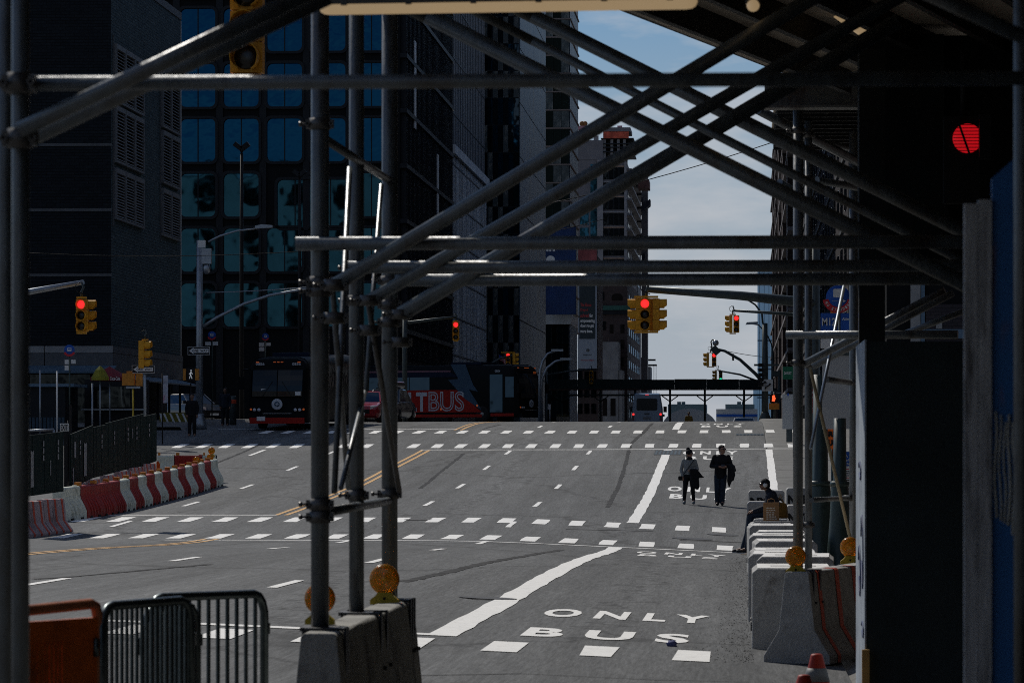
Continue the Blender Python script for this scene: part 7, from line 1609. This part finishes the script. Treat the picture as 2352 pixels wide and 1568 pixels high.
def hand(m, w, d, up, s=1.0):
    """palm and five fingers curling from wrist w along d"""
    w = V(w); d = V(d).normalized(); up = V(up).normalized(); sd = d.cross(up).normalized()
    cap(m, w, w+d*0.075*s, 0.026*s, 0.032*s)
    for k, (l, o) in enumerate(((0.062,-1.4),(0.072,-0.45),(0.068,0.45),(0.052,1.3))):
        b = w+d*0.085*s+sd*o*0.019*s; k1 = b+(d*0.8-up*0.5).normalized()*l*0.55*s; k2 = k1+(d*0.2-up).normalized()*l*0.45*s; cap(m,b,k1,0.0095*s,0.009*s,8); cap(m,k1,k2,0.009*s,0.008*s,8)
    b = w+d*0.03*s-sd*0.028*s; k1 = b+(d*0.6-sd*0.7-up*0.3).normalized()*0.045*s; cap(m,b,k1,0.012*s,0.010*s,8); cap(m,k1,k1+(d*0.9-up*0.4).normalized()*0.03*s,0.010*s,0.009*s,8)
def face(m, c, look, s=1.0):
    """skull, jaw, nose, ears; look is a unit vector in the horizontal plane"""
    c = V(c); f = V(look).normalized(); sd = V((f.y,-f.x,0))
    m.ball(c, 0.085*s, 16, 12, (0.95,1.05,1.15)); m.ball(c+f*0.018*s, 0.082*s, 14, 10, (0.95,0.98,1.0)); m.ball(c+f*0.035*s-V((0,0,0.068*s)), 0.058*s, 12, 8, (0.95,0.95,0.9)); m.ball(c+f*0.062*s-V((0,0,0.095*s)), 0.028*s, 10, 6)
    cap(m, c+f*0.092*s+V((0,0,0.012*s)), c+f*0.112*s-V((0,0,0.028*s)), 0.011*s, 0.017*s, 8); m.ball(c+f*0.090*s-V((0,0,0.062*s)), 0.022*s, 10, 6, (1.0,1.0,0.5)); m.ball(c+f*0.086*s+V((0,0,0.028*s)), 0.028*s, 10, 6, (1.3,1.3,0.35))
    for sg in (-1,1): m.ball(c+sd*sg*0.083*s-f*0.005*s-V((0,0,0.008*s)), 0.026*s, 8, 6, (0.6,0.8,1.25))
def eyes_mouth(c, look, e, s=1.0, glasses=True):
    c = V(c); f = V(look).normalized(); sd = V((f.y,-f.x,0)); m = MB()
    for sg in (-1,1): m.ball(c+f*0.088*s+sd*sg*0.033*s+V((0,0,0.010*s)), 0.030*s if glasses else 0.013*s, 10, 6, (1,1,0.75))
    if glasses:
        m.bar(c+f*0.104*s-sd*0.03*s+V((0,0,0.014*s)), c+f*0.104*s+sd*0.03*s+V((0,0,0.014*s)), 0.006, 0.008)
        for sg in (-1,1): m.bar(c+f*0.09*s+sd*sg*0.06*s+V((0,0,0.018*s)), c-f*0.01*s+sd*sg*0.09*s+V((0,0,0.012*s)), 0.006, 0.008)
    m.build('sunglasses' if glasses else 'eyes', BLACKG, e)
    MB().ball(c+f*0.106*s-V((0,0,0.062*s)), 0.02*s, 10, 6, (1.2,0.7,0.28)).build('mouth', mat('lips',(0.20,0.07,0.06),0.5,0,0), e)
def coat(name, quads, mt, parent, th=0.05, voxel=0.016):
    m = MB()
    for (pts_, r) in quads:
        for i in range(len(pts_)-1): cap(m, V(pts_[i]), V(pts_[i+1]), r if not isinstance(r,(list,tuple)) else r[i], r if not isinstance(r,(list,tuple)) else r[i+1], 10)
    return blob(m, name, mt, parent, voxel, 5)

# -- woman in grey, bobble hat
x, y = PX(1583,112); W = empty('person',(0,0,0),'woman in a grey jacket and bobble hat carrying a black coat','person','pedestrians walking in the bus lane')
m = MB(); lk = V((0.80,-0.60,0)); hc = (0.0,-0.01,1.475)
face(m, hc, lk, 0.97); cap(m,(0.0,0.01,1.27),(0.0,0.0,1.42),0.048,0.046)
rings(m,[((0,0.01,0.80),0.15,0.10),((0,0.01,0.90),0.165,0.115),((0,0.0,1.02),0.125,0.09),((0,0.0,1.18),0.15,0.10),((0,0.01,1.28),0.15,0.08),((0,0.01,1.315),0.07,0.055)])
limb(m,[(-0.16,0.01,1.27),(-0.235,0.03,1.01),(-0.185,-0.05,0.79)],[0.048,0.038,0.028]); hand(m,(-0.183,-0.052,0.785),(0.15,-0.1,-1),(0,-1,0.1),0.9)
limb(m,[(0.16,0.01,1.27),(0.235,0.02,1.02),(0.07,-0.17,0.99)],[0.048,0.038,0.028]); hand(m,(0.07,-0.172,0.99),(-0.9,-0.3,0.05),(0,-0.6,0.7),0.9)
limb(m,[(-0.085,0.01,0.84),(-0.12,-0.07,0.45),(-0.145,0.03,0.09),(-0.15,-0.09,0.04)],[0.085,0.055,0.04,0.035]); limb(m,[(0.085,0.01,0.84),(0.105,-0.02,0.45),(0.125,0.10,0.10),(0.13,-0.03,0.04)],[0.085,0.055,0.04,0.035])
b = blob(m,'body',SKIN,W,0.010,3)
eyes_mouth(hc, lk, W, 0.97)
m = MB(); rings(m,[((0,0.01,0.86),0.178,0.128),((0,0.01,0.95),0.16,0.118),((0,0.0,1.05),0.145,0.108),((0,0.0,1.18),0.168,0.115),((0,0.01,1.285),0.168,0.092),((0,0.01,1.33),0.08,0.065)])
limb(m,[(-0.16,0.01,1.27),(-0.235,0.03,1.01),(-0.19,-0.04,0.83)],[0.062,0.054,0.046]); limb(m,[(0.16,0.01,1.27),(0.235,0.02,1.02),(0.10,-0.14,0.995)],[0.062,0.054,0.046]); blob(m,'jacket',CLG,W,0.011,3)
m = MB(); rings(m,[((0,0.01,0.78),0.155,0.118),((0,0.01,0.88),0.172,0.125),((0,0.01,0.92),0.165,0.12)]); limb(m,[(-0.085,0.01,0.82),(-0.12,-0.07,0.45),(-0.143,0.02,0.14)],[0.098,0.066,0.05]); limb(m,[(0.085,0.01,0.82),(0.105,-0.02,0.45),(0.124,0.09,0.14)],[0.098,0.066,0.05]); blob(m,'leggings',CLB,W,0.011,3)
for (a, yy) in ((-0.147,0.03),(0.127,0.10)):
    m = MB(); limb(m,[(a,yy,0.17),(a,yy,0.055),(a,yy-0.14,0.045)],[0.05,0.052,0.042]); blob(m,'boot',BOOT,W,0.01,3)
m = MB(); m.ball((hc[0],hc[1]+0.005,hc[2]+0.035),0.105,16,10,(1,1.05,1.0)); m.ball((-0.035,0.02,1.61),0.058,12,8); cap(m,(-0.05,0.04,1.44),(-0.07,0.05,1.36),0.035,0.025); blob(m,'bobble_hat',CLB,W,0.010,2)
m = MB(); rings(m,[((0,-0.005,1.295),0.105,0.10),((0.01,-0.02,1.345),0.09,0.09),((0.01,-0.015,1.385),0.07,0.075)]); blob(m,'scarf',CLB,W,0.011,3)
m = MB(); m.path([(0.14,-0.10,1.30),(0.05,-0.135,1.16),(-0.06,-0.135,1.02),(-0.17,-0.10,0.86)],0.011,6); st_ = m.build('bag_strap', BLACK, W); m = MB(); m.prism(rrect(0.17,0.13,0.04,3),(-0.235,-0.08,0.76),(1,0.2,0),(0,0,1),(0,0.07,0)); m.build('shoulder_bag', BLACK, W)
coat('carried_coat',[([(0.06,-0.20,0.99),(0.20,-0.16,0.98),(0.38,-0.10,0.80)],[0.05,0.06,0.03]),([(0.06,-0.18,0.98),(0.09,-0.16,0.75),(0.18,-0.14,0.52),(0.26,-0.12,0.44)],[0.06,0.075,0.06,0.022]),([(0.15,-0.17,0.97),(0.22,-0.15,0.74),(0.27,-0.12,0.50)],[0.06,0.07,0.035]),([(0.16,-0.16,0.96),(0.30,-0.12,0.82),(0.42,-0.09,0.79)],[0.05,0.055,0.02])],CLB,W)
W.location = (x,y,ground(x,y))
# -- man in a dark jacket
x, y = PX(1655,112); M_ = empty('person',(0,0,0),'tall man in a dark jacket with a coat over his arm','person','pedestrians walking in the bus lane')
m = MB(); lk = V((0.72,-0.69,0)); hc = (0.05,-0.01,1.635)
face(m, hc, lk, 1.03); cap(m,(0.03,0.01,1.42),(0.045,0.0,1.57),0.058,0.055)
rings(m,[((0,0.01,0.86),0.165,0.11),((0,0.01,0.98),0.165,0.115),((0.01,0.0,1.12),0.155,0.11),((0.02,0.0,1.30),0.19,0.12),((0.03,0.01,1.43),0.18,0.09),((0.03,0.01,1.47),0.08,0.06)])
limb(m,[(-0.17,0.01,1.42),(-0.265,0.03,1.15),(-0.03,-0.20,1.13)],[0.058,0.046,0.032]); hand(m,(-0.025,-0.202,1.13),(1,-0.2,0.0),(0,-0.5,0.8)); limb(m,[(0.22,0.01,1.42),(0.31,0.03,1.15),(0.15,-0.18,1.14)],[0.058,0.046,0.032]); hand(m,(0.15,-0.182,1.14),(-0.8,-0.5,0.0),(0,-0.5,0.8))
limb(m,[(-0.09,0.01,0.90),(-0.10,-0.05,0.48),(-0.09,0.06,0.09),(-0.10,-0.08,0.045)],[0.09,0.062,0.046,0.042]); limb(m,[(0.09,0.01,0.90),(0.07,-0.06,0.48),(0.05,-0.02,0.09),(0.055,-0.17,0.045)],[0.09,0.062,0.046,0.042]); blob(m,'body',SKIN,M_,0.010,3)
eyes_mouth(hc, lk, M_, 1.03)
m = MB(); rings(m,[((0,0.01,0.80),0.185,0.135),((0,0.01,0.98),0.182,0.132),((0.01,0.0,1.12),0.176,0.128),((0.02,0.0,1.30),0.212,0.138),((0.03,0.01,1.435),0.20,0.105),((0.03,0.01,1.485),0.09,0.075)]); limb(m,[(-0.17,0.01,1.415),(-0.265,0.03,1.15),(-0.07,-0.17,1.13)],[0.075,0.065,0.052]); limb(m,[(0.22,0.01,1.415),(0.31,0.03,1.15),(0.18,-0.14,1.14)],[0.075,0.065,0.052]); blob(m,'jacket',CLB,M_,0.011,3)
m = MB(); rings(m,[((0,0.01,0.82),0.17,0.125),((0,0.01,0.95),0.175,0.125)]); limb(m,[(-0.09,0.01,0.86),(-0.10,-0.05,0.48),(-0.09,0.05,0.09)],[0.105,0.082,0.07]); limb(m,[(0.09,0.01,0.86),(0.07,-0.06,0.48),(0.05,-0.02,0.09)],[0.105,0.082,0.07]); blob(m,'trousers',CLJ,M_,0.012,3)
for (a, yy) in ((-0.09,0.06),(0.05,-0.02)):
    m = MB(); limb(m,[(a,yy+0.03,0.055),(a,yy-0.16,0.045)],[0.052,0.045]); blob(m,'shoe',SHOE,M_,0.01,3)
m = MB(); m.ball((hc[0]-0.025,hc[1]+0.025,hc[2]+0.045),0.094,14,10,(1,1.05,1.0)); m.ball((hc[0]+0.02,hc[1]-0.02,hc[2]+0.085),0.06,10,8,(1,1,0.6)); m.ball((hc[0]-0.045,hc[1]+0.05,hc[2]-0.02),0.06,10,8); blob(m,'hair',HAIRK,M_,0.010,2)
MB().obox((0.02,-0.33,1.145),(0.10,-0.01,0.0),(0,0.05,0.05),(0,-0.008,0.008)).build('phone', BLACKG, M_)
coat('carried_coat',[([(0.20,-0.14,1.17),(0.36,0.02,1.13),(0.42,0.04,1.02)],[0.06,0.07,0.04]),([(0.26,-0.12,1.12),(0.28,-0.10,0.92),(0.26,-0.09,0.72),(0.25,-0.09,0.55)],[0.06,0.085,0.075,0.022]),([(0.34,-0.06,1.10),(0.37,-0.05,0.90),(0.36,-0.06,0.74)],[0.06,0.065,0.03])],CLB,M_)
M_.location = (x,y,ground(x,y))
# -- man sitting on the last kerb block, facing the road
x0, _ = PX(1708,86.2); y0 = 85.9; gx = ground(x0,y0); S = empty('person',(0,0,0),'seated man in black with white headphones and cap on a kerb block','person')
zs = 0.80+0.035*math.sin(15*1.7)-0.02+ground(0.42,85.35)-gx + 0.02
m = MB(); lk = V((-0.96,-0.28,0)); hc = (0.47,-0.03,zs+0.74); face(m, hc, lk, 1.03); cap(m,(0.60,-0.01,zs+0.50),(0.50,-0.02,zs+0.66),0.06,0.055)
limb(m,[(0.60,0,zs+0.12),(0.62,0,zs+0.32),(0.61,0,zs+0.48)],[0.135,0.15,0.12]); m.ball((0.61,0,zs+0.50),0.10,12,8,(1,1.7,0.6))
limb(m,[(0.60,-0.18,zs+0.50),(0.50,-0.25,zs+0.24),(0.20,-0.17,zs+0.14)],[0.055,0.045,0.032]); hand(m,(0.20,-0.172,zs+0.14),(-1,0.1,-0.25),(0,0,1)); limb(m,[(0.60,0.18,zs+0.50),(0.48,0.25,zs+0.24),(0.22,0.15,zs+0.15)],[0.055,0.045,0.032]); hand(m,(0.22,0.152,zs+0.15),(-1,-0.1,-0.25),(0,0,1))
for sg, fx in ((-1,0.07),(1,-0.02)): limb(m,[(0.58,sg*0.10,zs+0.09),(0.15,sg*0.11,zs+0.055),(0.09+fx*0.3,sg*0.11,0.45),(fx,sg*0.11,0.10),(fx-0.17,sg*0.12,0.045)],[0.09,0.065,0.055,0.046,0.04])
blob(m,'body',SKIND,S,0.011,3); eyes_mouth(hc, lk, S, 1.03)
m = MB(); limb(m,[(0.60,0,zs+0.10),(0.63,0,zs+0.32),(0.61,0,zs+0.49)],[0.165,0.18,0.14]); m.ball((0.61,0,zs+0.50),0.115,12,8,(1,1.75,0.62)); limb(m,[(0.60,-0.18,zs+0.50),(0.50,-0.25,zs+0.24),(0.24,-0.18,zs+0.15)],[0.078,0.066,0.05]); limb(m,[(0.60,0.18,zs+0.50),(0.48,0.25,zs+0.24),(0.26,0.16,zs+0.16)],[0.078,0.066,0.05]); cap(m,(0.60,-0.01,zs+0.50),(0.55,-0.02,zs+0.60),0.09,0.075); blob(m,'jacket',CLN,S,0.012,3)
m = MB()
for sg, fx in ((-1,0.07),(1,-0.02)): limb(m,[(0.60,sg*0.10,zs+0.11),(0.15,sg*0.11,zs+0.06),(0.10+fx*0.3,sg*0.11,0.45),(fx+0.01,sg*0.11,0.12)],[0.105,0.085,0.075,0.065])
blob(m,'jeans',CLJ,S,0.012,3)
for sg, fx in ((-1,0.07),(1,-0.02)):
    m = MB(); limb(m,[(fx+0.05,sg*0.11,0.06),(fx-0.20,sg*0.12,0.045)],[0.055,0.045]); blob(m,'trainer',SHOE,S,0.01,3); MB().box(fx-0.24,fx+0.10,sg*0.115-0.045,sg*0.115+0.045,0.004,0.026).build('sole', SIGNW, S)
m = MB(); m.ball((hc[0]+0.015,hc[1],hc[2]+0.045),0.105,16,10,(1.03,0.98,0.9)); m.ball((hc[0]+0.04,hc[1],hc[2]-0.02),0.085,12,8); blob(m,'cap',CLB,S,0.010,2)
m = MB(); 
for sg in (-1,1): m.lathe((hc[0]+0.012,hc[1]+sg*0.078,hc[2]-0.01),(0,sg,0),[(0.045,0),(0.05,0.02),(0.042,0.045),(0.002,0.05)],16)
h_ = m.build('headphones', SIGNW, S); MB().path([(hc[0]+0.015,hc[1]+0.115*math.cos(R(180*k/10)),hc[2]+0.02+0.125*math.sin(R(180*k/10))) for k in range(11)],0.012,6).build('headband', BLACK, h_)
S.location = (x0,y0,gx)
# paper bag on the next block, mustard bag behind him
yb2 = 83.3; xb2, _ = PX(1771,83.3); gb = ground(0.42,82.1)-0.02+0.80+0.035*math.sin(14*1.7)+(ground(0.42,83.1)-ground(0.42,82.1))*1.2; e = empty('paper_bag',(xb2,yb2,gb),'brown paper carrier bag with pale print beside the seated man','bag')
k = 83.3/FPX; w = 36*k; hh = 46*k; KR = mat('kraft_paper',(0.20,0.11,0.05),0.85,0,0.15,6,0.2,20)
MB().prism([(-w/2,0),(w/2,0),(w/2*1.02,hh),(-w/2*0.99,hh*0.99)],(xb2,yb2-0.09,gb+0.001),(1,0,0),(0,0,1),(0,0.18,0)).build('body', KR, e); MB().path([(xb2-0.08,yb2-0.08,gb+hh-0.02),(xb2-0.07,yb2-0.08,gb+hh+0.06),(xb2,yb2-0.08,gb+hh+0.09),(xb2+0.07,yb2-0.08,gb+hh+0.06),(xb2+0.08,yb2-0.08,gb+hh-0.02)],0.010,6).build('handle', KR, e)
rnd = random.Random(6)
for q in range(6):
    xx = xb2-w*0.3
    while xx < xb2+w*0.22: ww = rnd.uniform(0.025,0.06); MB().box(xx,xx+ww,yb2-0.094,yb2-0.091,gb+hh*0.70-q*0.047,gb+hh*0.70-q*0.047+0.026).build('print_mark', mat('pale_print',(0.42,0.38,0.32),0.8), e); xx += ww+0.014
xm, _ = PX(1794,86.6); e = empty('shoulder_bag',(xm,86.5,ground(xm,86.5)+0.8),'mustard bag leaning behind the seated man','bag'); m = MB(); m.prism(rrect(0.26,0.36,0.07,3),(xm,86.4,ground(xm,86.4)+0.98),(0.9,0.3,0),(-0.12,0,1),(0.03,0.1,0)); o = m.build('body', mat('mustard_cloth',(0.13,0.07,0.015),0.85,0,0.2,10), e)
MB().path([(xm-0.08,86.4,ground(xm,86.4)+1.15),(xm-0.02,86.4,ground(xm,86.4)+1.34),(xm+0.06,86.42,ground(xm,86.4)+1.15)],0.012,6).build('strap', MATS['mustard_cloth'], e)
# -- distant figures
def far_person(px, d, label, top, legs, hgt=1.72, rz=0.0, stand=True):
    x, y = PX(px,d); e = empty('person',(0,0,0),label,'person'); s = hgt/1.72; m = MB(); face(m,(0,-0.01,1.60),V((math.sin(rz),-math.cos(rz),0))); cap(m,(0,0.01,1.38),(0,0,1.52),0.052)
    rings(m,[((0,0,0.85),0.16,0.11),((0,0,1.1),0.15,0.11),((0,0,1.30),0.18,0.115),((0,0,1.42),0.15,0.08)])
    for sg in (-1,1): limb(m,[(sg*0.17,0,1.38),(sg*0.24,0.02,1.10),(sg*0.21,-0.08,0.86)],[0.055,0.045,0.032]); hand(m,(sg*0.21,-0.08,0.86),(0,-0.1,-1),(0,-1,0)); limb(m,[(sg*0.09,0,0.86),(sg*0.10,-0.03*sg,0.46),(sg*0.10,0.05*sg,0.09),(sg*0.11,0.05*sg-0.12,0.04)],[0.09,0.062,0.046,0.04])
    blob(m,'body',SKIND,e,0.016,2); eyes_mouth((0,-0.01,1.60),V((math.sin(rz),-math.cos(rz),0)),e,1.0,False)
    m = MB(); rings(m,[((0,0,0.82),0.18,0.13),((0,0,1.1),0.17,0.13),((0,0,1.30),0.20,0.135),((0,0,1.44),0.12,0.09)]); 
    for sg in (-1,1): limb(m,[(sg*0.17,0,1.37),(sg*0.24,0.02,1.10),(sg*0.21,-0.07,0.90)],[0.075,0.062,0.05])
    blob(m,'jacket',top,e,0.016,2); m = MB()
    for sg in (-1,1): limb(m,[(sg*0.09,0,0.86),(sg*0.10,-0.03*sg,0.46),(sg*0.10,0.05*sg,0.09)],[0.105,0.08,0.068])
    blob(m,'trousers',legs,e,0.016,2); m = MB(); m.ball((0,0.02,1.64),0.098,12,8); blob(m,'hair',HAIRK,e,0.014,2)
    e.location = (x,y,ground(x,y)); e.scale = (s,s,s); return e
far_person(1582,266,'person in a mustard jacket half hidden by the road crest', mat('mustard_jacket',(0.16,0.10,0.02),0.85,0,0.2,10), CLB)
far_person(441,158,'dark clothed person standing left of the silver lamp standard', CLB, CLB, 1.75)
far_person(517,170,'dark clothed person standing between the lamp standard and the coach', CLN, CLB, 1.7)
# small vest on the first dark figure
x, y = PX(441,157.7);
